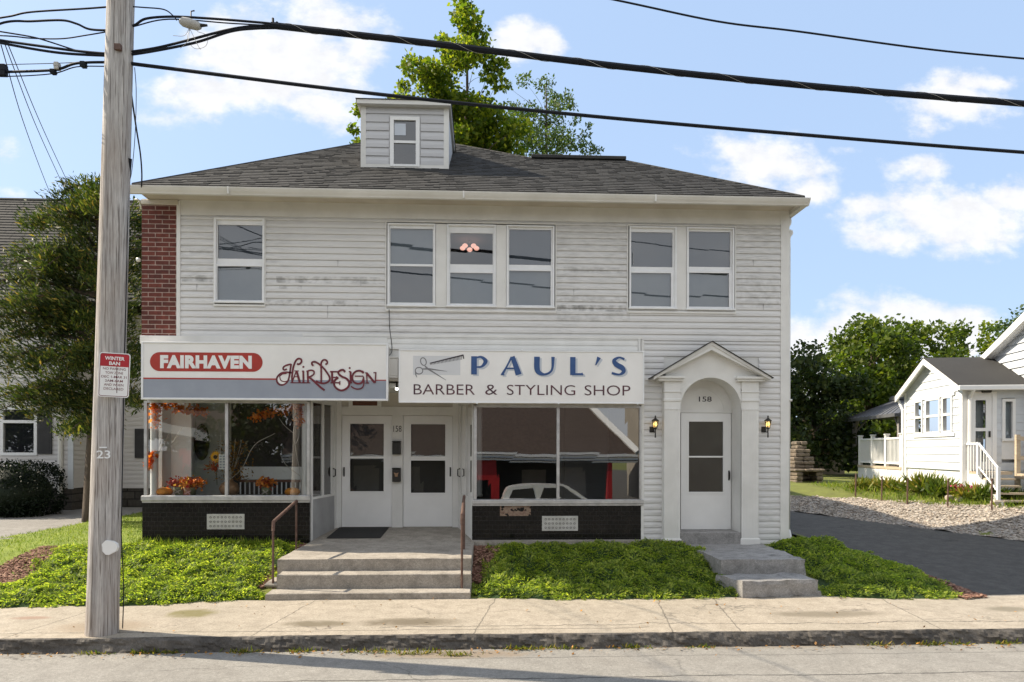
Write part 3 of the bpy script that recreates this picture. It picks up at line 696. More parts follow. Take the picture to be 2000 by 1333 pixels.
# roof: front slope from real shingle courses
PT = .6
def rz(y): return zE + PT * (y - ey)
def on_roof(px, py):
    d = F + R * ((px - CW) / FPX) + U * ((HOR - py) / FPX)
    t = (zE - PT * ey + PT * CAM.y - CAM.z) / (d.z - PT * d.y); p = CAM + d * t; return p
PK = on_roof(792, 264); Ra = on_roof(1040, 311.5); Rb = on_roof(1216, 311.5); yr = (Ra.y + Rb.y) / 2; Ra.y = Rb.y = yr
yp = PK.y; eL, eR = ex0 - .03, ex1 + .03
def xl_(y): return eL + (PK.x - eL) * (y - ey) / (yp - ey)
def xr_(y): return eR + (Rb.x - eR) * (y - ey) / (yr - ey) if y <= yr else Ra.x + (PK.x - Ra.x) * (y - yr) / (yp - yr)
mb = MB(); y = ey - .04; row = 0; course = .14
while y < yp - .02:
    y2 = min(y + course, yp); a, b = xl_(max(y, ey)), xr_(max(y, ey)); a2, b2 = xl_(y2), xr_(min(y2, yp))
    if y <= yr < y2: b2 = Rb.x
    x = a - random.uniform(0, .3); 
    while x < b:
        w = random.choice((.11, .14, .17, .2)); lift = random.choice((.008, .010, .016)); x2 = x + w - .004
        p0, p1 = max(x, a), min(x2, b); q0, q1 = max(x, a2), min(x2, b2)
        if p1 > p0 + .005:
            q0 = min(max(q0, a2), b2); q1 = min(max(q1, a2), b2)
            z1_, z2_ = rz(y), rz(y2)
            mb.add([(p0, y, z1_ + lift), (p1, y, z1_ + lift), (q1, y2 + .01, z2_ + .001), (q0, y2 + .01, z2_ + .001), (p0, y, z1_ - .01), (p1, y, z1_ - .01)],
                   [(0, 1, 2, 3), (4, 5, 1, 0)])
        x += w
    y = y2; row += 1
roof = mb.build('roof', 'shingle', bld)
mb = MB()
zp = rz(yp); zr_ = rz(yr); bE = D1 + .5
A = (eL, ey, rz(ey) - .012); P_ = (PK.x, yp, zp - .012); B = (eR, ey, rz(ey) - .012); Ra_ = (Ra.x, yr, zr_ - .012); Rb_ = (Rb.x, yr, zr_ - .012)
mb.add([A, B, Rb_, Ra_, P_], [(0, 1, 2, 3, 4)])
C_ = (eL, bE, zE); Dd = (xM + .4, bE, zE); Ee = (eR, D2 + .5, zE); G_ = (xM + .4, D2 + .5, zE)
mb.add([A, P_, C_], [(0, 2, 1)]); mb.add([C_, Dd, P_], [(0, 1, 2)]); mb.add([Dd, G_, Ra_, P_], [(0, 1, 2, 3)]); mb.add([B, Ee, Rb_], [(0, 1, 2)]); mb.add([Ee, G_, Ra_, Rb_], [(0, 1, 2, 3)])
mb.build('roof_deck', 'ridge_dark', roof)
for (p, q) in ((A, P_), (B, Rb_), (P_, Ra_)):
    mb = MB()
    p, q = Vector(p), Vector(q); n = int((q - p).length / .2)
    mb.tube([p + Vector((0, 0, -.012)), q + Vector((0, 0, -.012))], .04, 6)
    mb.build('hip_cap', 'shingle', roof)
mb = MB(); mb.box(Ra.x - .02, Rb.x + .03, yr - .12, yr + .12, zr_ - .03, zr_ + .045, .01); mb.build('ridge_vent', 'ridge_dark', roof)

# dormer
yd = 1.35; dx0, dx1 = X(704, yd), X(876, yd); dz0, dz1 = rz(yd) - .05, Z(211, 790, yd)
dor = MB(); wx0, wx1, wz0, wz1 = X(761, yd), X(819, yd), Z(327, 790, yd), Z(229, 790, yd)
siding(dor, dx0 + .1, dx1 - .1, rz(yd) + .06, dz1, [(wx0 - .02, wx1 + .02, wz0 - .02, wz1 + .02)], Y=yd, pitch=.165, out=.02)
dor.box(dx0 + .1, wx0, yd + .001, yd + .06, dz0, dz1); dor.box(wx1, dx1 - .1, yd + .001, yd + .06, dz0, dz1)
dor.box(wx0, wx1, yd + .001, yd + .06, dz0, wz0); dor.box(wx0, wx1, yd + .001, yd + .06, wz1, dz1)
dor.box(dx0 + .01, dx0 + .07, yd + .05, 3.6, dz0, dz1); dor.box(dx1 - .07, dx1 - .01, yd + .05, 3.6, dz0, dz1)
dor = dor.build('dormer', 'siding_dormer', bld)
mb = MB(); mb.box(dx0, dx0 + .1, yd - .02, yd + .05, dz0, dz1); mb.box(dx1 - .1, dx1, yd - .02, yd + .05, dz0, dz1); mb.box(dx0 + .101, dx1 - .101, yd - .018, yd, rz(yd) - .03, rz(yd) + .06)
mb.build('corner_trim', 'gutter_white', dor)
mb = MB(); mb.box(dx0 - .06, dx1 + .04, yd - .14, 3.9, dz1, dz1 + .08); mb.build('dormer_fascia', 'gutter_white', dor)
mb = MB(); mb.box(dx0 - .08, dx1 + .06, yd - .16, 3.95, dz1 + .081, dz1 + .095, .004); mb.build('dormer_roof', 'ridge_dark', dor)
mb = MB(); fw = .075
for (a, b, c, d) in ((wx0, wx0 + fw, wz0, wz1), (wx1 - fw, wx1, wz0, wz1), (wx0 + fw, wx1 - fw, wz1 - fw, wz1), (wx0 + fw, wx1 - fw, wz0, wz0 + .05)):
    mb.box(a, b, yd - .03, yd + .03, c, d, .006)
zm = Z(278, 790, yd); mb.box(wx0 + fw, wx1 - fw, yd - .015, yd + .03, zm - .025, zm + .025)
mb.build('dormer_window_frame', 'clean_white', dor)
mb = MB(); mb.quad((wx0 + fw, yd + .01, wz0 + .05), (wx1 - fw, yd + .01, wz0 + .05), (wx1 - fw, yd + .01, zm - .025), (wx0 + fw, yd + .01, zm - .025))
mb.quad((wx0 + fw, yd + .005, zm + .025), (wx1 - fw, yd + .005, zm + .025), (wx1 - fw, yd + .005, wz1 - fw), (wx0 + fw, yd + .005, wz1 - fw)); mb.build('dormer_pane', 'glass_dark', dor)
mb = MB(); mb.box(wx0 + fw + .01, wx0 + fw + .23, yd - .003, yd + .002, Z(265, 790, yd), Z(242, 790, yd)); mb.build('sticker', 'pale_shadow', dor)

# upper windows
def window(o, g, n, dark=False):
    ox0, ox1, oz0, oz1 = rc(*o); ga = rc(*g[0]); gb_ = rc(*g[1]); mb = MB()
    e = .028
    mb.box(ox0, ox0 + e, -.05, .05, oz0, oz1, .005); mb.box(ox1 - e, ox1, -.05, .05, oz0, oz1, .005)
    mb.box(ox0 + e, ox1 - e, -.05, .05, oz1 - e, oz1, .005); mb.box(ox0 - .01, ox1 + .01, -.062, .05, oz0 - .012, oz0 + .022, .005)
    fr = mb.build('window', 'vinyl_frame', bld)
    for (gg, yy, nm) in ((ga, .0, 'upper'), (gb_, -.018, 'lower')):
        mb = MB(); ix0, ix1 = ox0 + e, ox1 - e
        if nm == 'upper': z0, z1 = min(gg[2] - .035, gb_[3] + .03), oz1 - e
        else: z0, z1 = oz0 + .022, gg[3] + .035
        mb.box(ix0, gg[0], yy, yy + .03, z0, z1); mb.box(gg[1], ix1, yy, yy + .03, z0, z1)
        mb.box(gg[0], gg[1], yy, yy + .03, gg[3], z1); mb.box(gg[0], gg[1], yy, yy + .03, z0, gg[2])
        mb.build('sash', 'vinyl_frame', fr)
        mb = MB(); y_ = yy + .015; mb.quad((gg[0], y_, gg[2]), (gg[1], y_, gg[2]), (gg[1], y_ + random.uniform(-.004, .004), gg[3]), (gg[0], y_, gg[3]))
        mb.build('pane', 'glass_upper', fr)
        if n != 2 or nm == 'lower': mb = MB(); mb.box(gg[0] - .01, gg[1] + .01, .055 + .01 * (nm == 'upper'), .06 + .01 * (nm == 'upper'), gg[2] - .02, gg[3] + .02); mb.build('pane_backing', 'backing_light' if nm == 'lower' and n != 1 or (n == 1 and nm == 'upper') else 'backing_gray', fr)  # sheets added behind the sashes; their tones imitate reflected sky
    return fr
for i, w in enumerate(WIN): window(w['o'], w['g'], i)
# mullion boards and aprons of the grouped windows
for (a, b, top, bot) in ((850.5, 872.5, 439, 601), (968.5, 988.5, 441, 602), (1320.5, 1339.5, 445, 606)):
    c = rc(a, b, top, bot); mb = MB(); mb.box(c[0], c[1], -.03, .02, c[2], c[3]); mb.build('mullion_board', 'white_paint', bld)
for b in blocks:
    mb = MB(); mb.box(b[0] - .012, b[1] + .012, -.04, .0, b[3] - .004, b[3] + .018, .004); mb.box(b[0] - .015, b[1] + .015, -.04, .02, b[2] - .05, b[2] - .015, .004)
    mb.box(b[0] - .02, b[0] - .001, -.035, 0, b[2] - .015, b[3]); mb.box(b[1] + .001, b[1] + .02, -.035, 0, b[2] - .015, b[3])
    mb.build('window_trim', 'white_paint', bld)
# rooms upstairs and shop interiors
mb = MB(); zc = zTop - .06
mb.box(xL + .15, xR - .15, 3.6, 3.7, zc, ZS - .02); mb.box(xL + .15, xR - .15, .13, 5.4, zc - .1, zc)
for px in (640, 1150): mb.box(X(px), X(px) + .1, .13, 3.59, zc, ZS - .02)
mb.box(xL + .15, xR - .15, .13, 3.6, ZS - .025, ZS - .002); mb.box(X(1450), X(1450) + .1, .13, 3.5, zc, ZS - .03)
mb.build('upstairs_room', 'room_gray', bld)
ZC1 = Z(770, 900)                # shop ceiling
SX0, SX1 = X(283), X(606); TX0, TX1 = X(926), X(1254)
mb = MB(); mb.box(SX0 - .06, X(657, 1.25), 1.9, 2.0, .3, ZC1 + .3); mb.box(xL + .15, X(1256), .13, 3.9, ZC1 + .12, ZC1 + .2)
mb.box(xL + .141, SX0 - .04, .46, 1.89, .3, ZC1 + .11)
mb.box(X(657, 1.35), X(657, 1.35) + .08, 1.45, 1.89, .3, ZC1 + .11)
mb.build('left_shop_wall', 'interior_wall', bld)
mb = MB(); mb.box(X(452, 1.86), X(656, 1.3), 1.86, 1.898, .46, ZC1 + .1); mb.build('dark_reflection_sheet', 'interior_dark', bld)  # dark sheet added inside, imitating a dark tree reflected in the glass
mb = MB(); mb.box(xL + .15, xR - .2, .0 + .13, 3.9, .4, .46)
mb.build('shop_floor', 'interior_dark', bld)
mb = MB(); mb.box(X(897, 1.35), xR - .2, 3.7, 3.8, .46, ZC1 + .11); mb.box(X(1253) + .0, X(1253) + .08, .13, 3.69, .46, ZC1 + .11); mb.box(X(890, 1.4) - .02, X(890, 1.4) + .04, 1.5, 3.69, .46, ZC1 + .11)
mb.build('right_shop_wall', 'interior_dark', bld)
mb = MB(); pw = rc(322, 374, 790, 985, .8)
mb.box(pw[0], pw[1], .8, .86, .46, ZC1 + .1); mb.build('white_panel', 'blind_white', bld)

# left + right shopfront
def shopfront(px0, px1, gt, gb_, sill_b, base_b, mul, depth_post):
    x0, x1 = X(px0), X(px1); cx = (px0 + px1) / 2
    zt_, zb_, zs_, z0_ = Z(gt, cx), Z(gb_, cx), Z(sill_b, cx), Z(base_b, cx) - .05
    mb = MB(); f = .05
    mb.box(x0, x0 + f, -.03, .03, zb_, zt_, .006); mb.box(x1 - f, x1, -.03, .03, zb_, zt_, .006)
    mb.box(x0 + f, x1 - f, -.03, .03, zt_ - .035, zt_ + .02)
    xm = X(mul); mb.box(xm - .026, xm + .026, -.035, .03, zb_, zt_ - .035, .008)
    fr = mb.build('shop_window', 'aluminium', bld)
    for a, b in ((x0 + f, xm - .026), (xm + .026, x1 - f)):
        mb = MB(); mb.quad((a, 0, zb_), (b, 0, zb_), (b, 0.004, zt_ - .035), (a, 0, zt_ - .035)); mb.build('pane', 'glass_shop' if px0 < 600 else 'glass_right', fr)
    mb = MB(); mb.box(x0 - .03, x1 + .02, -.07, .1, zs_ + .005, zb_, .01); mb.box(x0 - .02, x1 + .01, -.05, .1, zs_ - .025, zs_ + .004); mb.build('window_sill', 'aluminium', fr)
    mb = MB(); mb.box(x0 - .03, x1, -.02, .5, z0_, zs_ - .026); mb.build('tiled_base', 'tile_black', bld)
    mb = MB(); mb.box(x0, x1, .035, .75, zb_ - .06, zb_ - .03); mb.build('display_shelf', 'gray_paint', bld)
    mb = MB()
    mb.box(x0 - .03, x1 + .02, -.05, .12, zt_ + .021, zH + .0); mb.build('lintel', 'cream_board', bld)
    return zb_
zsL = shopfront(283, 606, 784, 968, 979, 1060, 444, 0)
zsR = shopfront(926, 1254, 793, 976, 985, 1058, 1090, 0)
for (px, yy) in ((302, .16), (597, .14), (935, .14)):
    mb = MB(); mb.lathe((X(px, yy), yy, zsL - .03), [(.075, 0), (.075, .03), (.065, .05), (.065, 1.66), (.075, 1.7)], 20); mb.build('round_column', 'clean_white', bld, smooth=True)
# vents on the bases
for (a, b, c, d) in ((406, 479, 1004, 1034), (1059, 1129, 1008, 1037)):
    x0, x1, z0, z1 = rc(a, b, c, d); mb = MB(); mb.box(x0, x1, -.03, -.021, z0, z1, .003)
    vp = mb.build('base_vent', 'vent_iron', bld)
    mb = MB(); nx, nz = 9, 3
    for i in range(nx):
        for j in range(nz):
            cx = x0 + (x1 - x0) * (i + 1) / (nx + 1); cz = z0 + (z1 - z0) * (j + .75) / (nz + .5); r = .019
            mb.add([(cx + r * math.cos(w), -.0325, cz + r * math.sin(w)) for w in [k * math.pi / 4 for k in range(8)]] + [(cx + r * .62 * math.cos(w), -.0325, cz + r * .62 * math.sin(w)) for w in [k * math.pi / 4 for k in range(8)]],
                   [(k, (k + 1) % 8, (k + 1) % 8 + 8, k + 8) for k in range(8)])
    mb.build('vent_holes', 'black_metal', vp)

# recess with two doors
RY = 1.3; rl, rr = X(657, RY), X(897, RY); fl_z = lambda y: .48 + .02 * sst((y + 1.9) / 1.9) + .10 * max(0, y) / RY
zD = .605
mb = MB(); mb.box(X(605), rl, .51, RY + .1, zH - .02, zH + .05)
mb.box(X(606.5), X(925), .0, RY + .2, zH - .02, zH - .0)
mb.build('recess_ceiling', 'cream_board', bld)
dz = Z(795, 775, RY); dt = Z(812, 775, RY)
mb = MB(); mb.box(rl - .1, rr + .1, RY, RY + .1, dt + .0, zH - .021)
mb.build('back_wall', 'cream_board', bld)
mb = MB(); mb.box(rl + .02, rr - .02, RY - .03, RY - .001, dt, dz); mb.box(rl, X(668, RY), RY - .05, RY + .05, zD - .02, dz + .3, .006); mb.box(X(884.5, RY), rr, RY - .05, RY + .05, zD - .02, dz + .3, .006)
mb.box(X(766.5, RY), X(787.5, RY), RY - .035, RY + .05, zD - .02, dt); mb.build('door_casing', 'white_paint', bld)
def door(x0, x1, z0, z1, Y, panes, hx, hz, nm='door', dark='glass_shop', back=None):
    g0, g1 = panes[0][0], panes[0][1]; gz0 = min(p[2] for p in panes); gz1 = max(p[3] for p in panes); mb = MB()
    mb.box(x0, g0, Y, Y + .04, z0, z1); mb.box(g1, x1, Y, Y + .04, z0, z1); mb.box(g0, g1, Y, Y + .04, z0, gz0); mb.box(g0, g1, Y, Y + .04, gz1, z1)
    if len(panes) > 1: mb.box(g0, g1, Y - .004, Y + .03, panes[1][3], panes[0][2])
    e = .03
    for (a, b, c, d) in ((g0 - e, g0, gz0 - e, gz1 + e), (g1, g1 + e, gz0 - e, gz1 + e), (g0, g1, gz1, gz1 + e), (g0, g1, gz0 - e, gz0)): mb.box(a, b, Y - .01, Y - .0005, c, d)
    o = mb.build(nm, 'clean_white', bld)
    for p in panes:
        mb = MB(); mb.quad((p[0], Y + .02, p[2]), (p[1], Y + .022, p[2]), (p[1], Y + .024, p[3]), (p[0], Y + .02, p[3])); mb.build('pane', dark, o)
    mb = MB(); mb.tube(smooth_pts([(hx, Y, hz - .07), (hx, Y - .04, hz - .055), (hx, Y - .045, hz + .055), (hx, Y, hz + .07)], 4), .009, 6); mb.box(hx - .014, hx + .014, Y - .006, Y, hz - .09, hz + .09, .003); mb.build('handle', 'black_metal', o)
    if back:
        mb = MB(); mb.box(x0, x1, Y + .09, Y + .12, z0, z1); mb.box(g0 + .03, g1 - .03, Y + .075, Y + .0895, z1 - .95, z1 - .25)
        mb.build('inner_door', back, o)
    return o
def prc(a, b, c, d): return rc(a, b, c, d, RY)
door(X(668.5, RY), X(766, RY), zD, dt - .005, RY - .0, [prc(684, 750, 828, 892), prc(684, 750, 896, 960)], X(672.5, RY), Z(922, 672, RY), back='interior_dark')
door(X(788, RY), X(884, RY), zD, dt - .005, RY - .0, [prc(803, 870, 829, 892), prc(803, 870, 900, 963)], X(880, RY), Z(922, 880, RY), back='interior_dark')
# side of the recess left: low panel + glazing + door jamb ; right: glazed door
def side_panel(pA, pB, lowc, name, hand):
    (ax, ay), (bx_, by) = pA, pB; d = Vector((bx_ - ax, by - ay)); Ls = d.length; d.normalize(); n = Vector((-d.y, d.x)) * .02
    zt_ = zH - .03; zs_ = (zsL + zsR) / 2
    def bar(u0, u1, z0, z1, th=1.0):
        p = [(ax + d.x * u0 + n.x * th, ay + d.y * u0 + n.y * th), (ax + d.x * u1 + n.x * th, ay + d.y * u1 + n.y * th), (ax + d.x * u1 - n.x * th, ay + d.y * u1 - n.y * th), (ax + d.x * u0 - n.x * th, ay + d.y * u0 - n.y * th)]
        mb.prismz(p if hand > 0 else p[::-1], z0, z1)
    mb = MB(); bar(0, .06, .4, zt_); bar(Ls - .1, Ls, .4, zt_); bar(.06, Ls - .1, Z(790, 630, .6), zt_); bar(Ls * .42, Ls * .42 + .07, zs_, Z(790, 630, .6)); bar(.06, Ls - .1, zs_ - .04, zs_)
    bar(Ls - .25, Ls - .1, zs_, Z(790, 630, .6), .6)
    o = mb.build(name, 'white_paint', bld)
    mb = MB(); bar(.06, Ls - .1, .4, zs_ - .041, .7); mb.build('low_panel', lowc, o)
    mb = MB(); a = Vector((ax, ay)); p = a + d * .06; q = a + d * (Ls - .25)
    mb.quad((p.x, p.y, zs_), (q.x, q.y, zs_), (q.x, q.y, Z(790, 630, .6)), (p.x, p.y, Z(790, 630, .6))); mb.build('pane', 'glass_shop', o)
    h = a + d * (Ls - .17); s = Vector((d.y, -d.x)) * (.03 if hand > 0 else -.03)
    mb = MB(); zz_ = Z(924, 640, .9); mb.tube([(h.x + s.x * .3, h.y + s.y * .3, zz_ - .08), (h.x + s.x * 2, h.y + s.y * 2, zz_ - .06), (h.x + s.x * 2, h.y + s.y * 2, zz_ + .06), (h.x + s.x * .3, h.y + s.y * .3, zz_ + .08)], .012, 6); mb.build('handle', 'black_metal', o)
side_panel((X(606), .04), (rl, RY - .05), 'gray_paint', 'recess_side', 1)
side_panel((X(925), .04), (rr, RY - .05), 'white_paint', 'recess_side', -1)
# transom vent
a = rc(682, 746, 782, 795, RY); mb = MB(); mb.box(a[0], a[1], RY - .06, RY - .031, a[2], a[3], .004); vv = mb.build('transom_vent', 'white_paint', bld)
mb = MB(); mb.box(a[0] + .08, a[1] - .08, RY - .065, RY - .061, a[2] + .02, a[3] - .01); mb.build('vent_grille', 'wood_brown', vv)
# number 158 between doors
mb = MB(); text_mb(mb, '158', X(769, RY), X(785, RY), Z(844, 777, RY), Z(832, 777, RY), RY - .037, .005); mb.build('house_number', 'dark_letter', bld)
# service cable dropping to the box between the signs
mb = MB(); cpts = [pt(760, 605, -.045), pt(761, 640, -.045), pt(765, 672, -.045), pt(765, 688, -.06), pt(759, 696, -.06)]
mb.tube(smooth_pts(cpts, 5), .006, 5); mb.build('wall_cable', 'cable_black', bld)
a = rc(757.5, 778, 701, 735); mb = MB(); mb.box(a[0], a[1], -.06, .0, a[2], a[3], .006); mb.box(a[0] - .01, a[1] + .01, -.075, -.001, a[3], a[3] + .03, .004); mb.box(a[0], a[1], -.07, -.001, a[2] - .035, a[2] - .002); mb.build('junction_box', 'gutter_white', bld)
# band panel above the right sign
mb = MB(); bb = rc(592, 1254, 655, 684); siding(mb, X(592), X(1245), bb[2], bb[3] - .05, [], Y=-.03, pitch=.095, out=.012); mb.box(X(592), X(1254), -.045, -.001, bb[3] - .05, bb[3]); mb.box(X(1245.5), X(1250), -.045, -.001, bb[2], bb[3] - .051); mb.box(X(592), X(1245), -.028, -.001, bb[2], bb[3] - .052)
mb.build('sign_band', 'white_paint', bld)
mb = MB(); mb.box(xL - .01, X(757), -.05, -.001, Z(674, 500), Z(658.5, 500), .004); mb.build('ledge_board', 'gutter_white', bld)
# foundation ledge
mb = MB(); mb.box(X(921), X(1330), -.22, .0, .2, Z(1057, 1100, -.2)); mb.build('foundation_ledge', 'step_concrete', bld)
mb = MB(); mb.box(xL + .02, X(605), .0, .3, .1, ZB + .02); mb.box(X(1330), xR - .01, .01, .3, .1, ZB); mb.build('foundation', 'stone_gray', bld)

# ------------------------------------------------------------------ portico
PY = -.14
cxp = 1389
def px_(p, y=PY): return X(p, y)
def pz_(p, y=PY): return Z(p, cxp, y)
def arch(n=24):
    x0, x1 = px_(1329), px_(1447); r = (x1 - x0) / 2; cx = (x0 + x1) / 2; zc = pz_(738) - r
    return cx, zc, r
acx, acz, ar = arch()
ap = (px_(1391), pz_(672)); el_ = (px_(1290), pz_(737)); er_ = (px_(1494), pz_(737))
# face with arched opening: strip between the outline and the arch
def outline_z(x):
    return el_[1] + (ap[1] - el_[1]) * (x - el_[0]) / (ap[0] - el_[0]) if x < ap[0] else er_[1] + (ap[1] - er_[1]) * (er_[0] - x) / (er_[0] - ap[0])
mb = MB(); xs = sorted(set([px_(1300), px_(1478), ap[0]] + [acx - ar * math.cos(math.pi * i / 28) for i in range(29)])); zlow = pz_(760)
def lowz(x):
    if abs(x - acx) >= ar - 1e-6: return None
    return acz + math.sqrt(max(0, ar * ar - (x - acx) ** 2))
for a, b in zip(xs[:-1], xs[1:]):
    mid = (a + b) / 2
    za = lowz(a) if abs(mid - acx) < ar else zlow; zb2 = lowz(b) if abs(mid - acx) < ar else zlow
    za = acz if za is None and abs(mid - acx) < ar else za; zb2 = acz if zb2 is None and abs(mid - acx) < ar else zb2
    mb.add([(a, PY, za), (b, PY, zb2), (b, PY, outline_z(b)), (a, PY, outline_z(a))], [(0, 1, 2, 3)])
# arch reveal
for i in range(28):
    w0, w1 = math.pi * i / 28, math.pi * (i + 1) / 28
    p0 = (acx - ar * math.cos(w0), acz + ar * math.sin(w0)); p1 = (acx - ar * math.cos(w1), acz + ar * math.sin(w1))
    mb.quad((p0[0], PY, p0[1]), (p1[0], PY, p1[1]), (p1[0], .34, p1[1]), (p0[0], .34, p0[1]))
mb.quad((acx - ar, PY, ZB), (acx - ar, PY, acz), (acx - ar, .34, acz), (acx - ar, .34, ZB)); mb.quad((acx + ar, PY, acz), (acx + ar, PY, ZB), (acx + ar, .34, ZB), (acx + ar, .34, acz))
ring = []
for i in range(29):
    w = math.pi * i / 28; ring.append((w,))
for i in range(28):                                     # raised arch moulding
    w0, w1 = math.pi * i / 28, math.pi * (i + 1) / 28
    for (ra, rb, yy) in ((ar - .0, ar + .055, PY - .016), (ar + .055, ar + .085, PY - .009)):
        q = [(acx - r_ * math.cos(w), yy, acz + r_ * math.sin(w)) for (r_, w) in ((ra, w0), (rb, w0), (rb, w1), (ra, w1))]
        mb.add(q + [(x_, PY, z_) for x_, _, z_ in q], [(0, 1, 2, 3), (0, 3, 7, 4), (1, 5, 6, 2)])
mb.quad((px_(1300), PY, zlow), (px_(1300), PY, el_[1]), (px_(1300), 0, el_[1]), (px_(1300), 0, zlow)); mb.quad((px_(1478), PY, er_[1]), (px_(1478), PY, zlow), (px_(1478), 0, zlow), (px_(1478), 0, er_[1]))
mb.build('portico_face', 'white_paint', bld)
# tympanum niche above door, door casing
ny = .30; mb = MB(); n = 28; pl = [(acx + ar * math.cos(math.pi * i / n), acz + ar * math.sin(math.pi * i / n)) for i in range(n + 1)]
zdt = Z(807, 1380, ny)
mb.add([(x, ny, z) for x, z in pl] + [(acx - ar, ny, zdt), (acx + ar, ny, zdt)], [tuple(range(n + 1)) + (n + 1, n + 2)])
r2 = ar * .80
for i in range(28):
    w0, w1 = math.pi * i / 28, math.pi * (i + 1) / 28
    q = [(acx - .035 - r_ * math.cos(w), ny - .012, acz - .05 + r_ * math.sin(w)) for (r_, w) in ((r2, w0), (r2 + .025, w0), (r2 + .025, w1), (r2, w1))]
    mb.add(q + [(x_, ny, z_) for x_, _, z_ in q], [(0, 1, 2, 3), (0, 3, 7, 4), (1, 5, 6, 2)])
mb.box(acx - ar, acx + ar, ny - .03, ny - .0, zdt - .0, zdt + .035, .004)
mb.box(X(1429, ny), acx + ar, ny - .02, ny + .05, ZB + .1, zdt - .001)
mb.build('arch_niche', 'white_paint', bld)
mb = MB(); text_mb(mb, '158', X(1365, ny), X(1390, ny), Z(785, 1378, ny), Z(775, 1378, ny), ny - .004, .01); mb.build('house_number', 'dark_letter', bld)
zdb = Z(1034, 1380, ny)
door(X(1330, ny), X(1427.5, ny), zdb, zdt - .004, ny - .015, [rc(1345, 1412, 824, 891, ny), rc(1345, 1412, 894, 961, ny)], X(1423.5, ny), Z(929, 1423, ny), dark='glass_dark', back='shutter_black')
mb = MB(); mb.box(acx - ar + .002, acx + ar - .002, PY - .01, .34, ZB - .05, zdb - .005, .01); mb.build('door_step', 'porch_concrete', bld)
# pilasters
for (a, b) in ((1297, 1328), (1448, 1481)):
    x0, x1 = px_(a), px_(b); mb = MB(); zt_ = pz_(745)
    zc_ = pz_(785)
    mb.box(x0, x1, PY - .03, 0, ZB + .12, zc_); mb.box(x0 - .02, x1 + .02, PY - .05, 0, ZB - .08, ZB + .12, .008)
    mb.box(x0 - .012, x1 + .012, PY - .045, 0, zc_, zc_ + .05, .008); mb.box(x0, x1, PY - .03, 0, zc_ + .05, zc_ + .16); mb.box(x0 - .01, x1 + .01, PY - .04, 0, pz_(800) - .008, pz_(800) + .008)
    mb.box(x0 - .014, x1 + .014, PY - .045, 0, zc_ + .16, zc_ + .185, .006); mb.box(x0, x1, PY - .03, 0, zc_ + .185, zt_)
    w = x1 - x0
    for k in range(5):
        xx = x0 + w * (.14 + .18 * k); mb.box(xx - .006, xx + .006, PY - .036, PY - .03, ZB + .15, zc_ - .12, .002)
    mb.build('pilaster', 'white_paint', bld)
for (a, b) in ((1285, 1338), (1440, 1498)):
    mb = MB(); x0, x1 = px_(a, -.25), px_(b, -.25); z1 = pz_(735, -.25); mb.box(x0, x1, -.25, 0, z1 - .045, z1, .006); mb.box(x0 + .02, x1 - .02, -.22, 0, z1 - .085, z1 - .045, .006); mb.build('cornice_return', 'white_paint', bld)
ya = -.30
A1 = (X(1277, ya), Z(737, 1277, ya)); A2 = (X(1391, ya), Z(668, 1391, ya)); A3 = (X(1507, ya), Z(737, 1507, ya)); A1 = (A1[0], (A1[1] + A3[1]) / 2); A3 = (A3[0], A1[1])
mb = MB(); th = .12
for p, q in ((A1, A2), (A2, A3)):
    mb.prism([(p[0], p[1]), (q[0], q[1]), (q[0], q[1] - th * 1.15), (p[0], p[1] - th * .35) if p is A1 else (p[0], p[1] - th * 1.15)][:] if q is A2 else [(p[0], p[1]), (q[0], q[1]), (q[0], q[1] - th * .35), (p[0], p[1] - th * 1.15)], ya + .02, -.0)
    mb.prism([(p[0], p[1]), (q[0], q[1]), (q[0], q[1] - .05), (p[0], p[1] - .05)], ya, ya + .019)
mb.build('pediment', 'white_paint', bld)
mb = MB()
for p, q in ((A1, A2), (A2, A3)):
    s = -.03 if q is A2 else 0; e = .03 if q is A3 else 0
    mb.prism([(p[0] + s, p[1] + .003 + (s * .6)), (q[0] + e, q[1] + .003 - e * .6), (q[0] + e, q[1] + .014 - e * .6), (p[0] + s, p[1] + .014 + s * .6)], ya - .03, .0)
mb.build('pediment_roof', 'ridge_dark', bld)

# ------------------------------------------------------------------ wall lanterns, mailboxes, bulb
def lantern(px, label):
    y = -.12; x, z = at(px, 828, y); t = thing('wall_lantern', label, 'wall lamp', (x, -.02, z - .2), 'lit coach lanterns beside the arched door')
    mb = MB(); mb.lathe((x - .035, -.02, z - .10), [(.001, -.05), (.045, -.05), (.045, .05), (.001, .05)], 12, sy=.35); mb.tube(smooth_pts([(x - .035, -.03, z - .12), (x, -.09, z - .15), (x, y, z - .1)], 4), .01, 6)
    mb.tube([(x, y, z - .23), (x, y, z - .1)], [.012, .009], 6); mb.ball((x, y, z - .235), .014, 8, 5); mb.lathe((x, y, z - .1), [(.012, 0), (.035, .015), (.037, .03)], 8); mb.build('bracket', 'black_metal', t)
    mb = MB()
    for k in range(6):
        w = k * math.pi / 3; mb.tube([(x + .034 * math.cos(w), y + .034 * math.sin(w), z - .07), (x + .058 * math.cos(w), y + .058 * math.sin(w), z + .05)], .0045, 4)
    mb.lathe((x, y, z + .05), [(.064, 0), (.066, .008), (.02, .045), (.012, .055), (.012, .075), (.016, .08), (.001, .1)], 10); mb.build('cage', 'black_metal', t)
    mb = MB(); mb.lathe((x, y, z - .065), [(.03, 0), (.052, .112)], 10); mb.build('glass', 'lamp_glass', t)
    mb = MB(); mb.ball((x, y, z - .005), .03, 10, 7, sz=1.35); mb.build('bulb', 'bulb_warm', t, True)
lantern(1280, 'small black coach lantern glowing warm, left of the white arched portico')
lantern(1500, 'small black coach lantern glowing warm, right of the white arched portico')
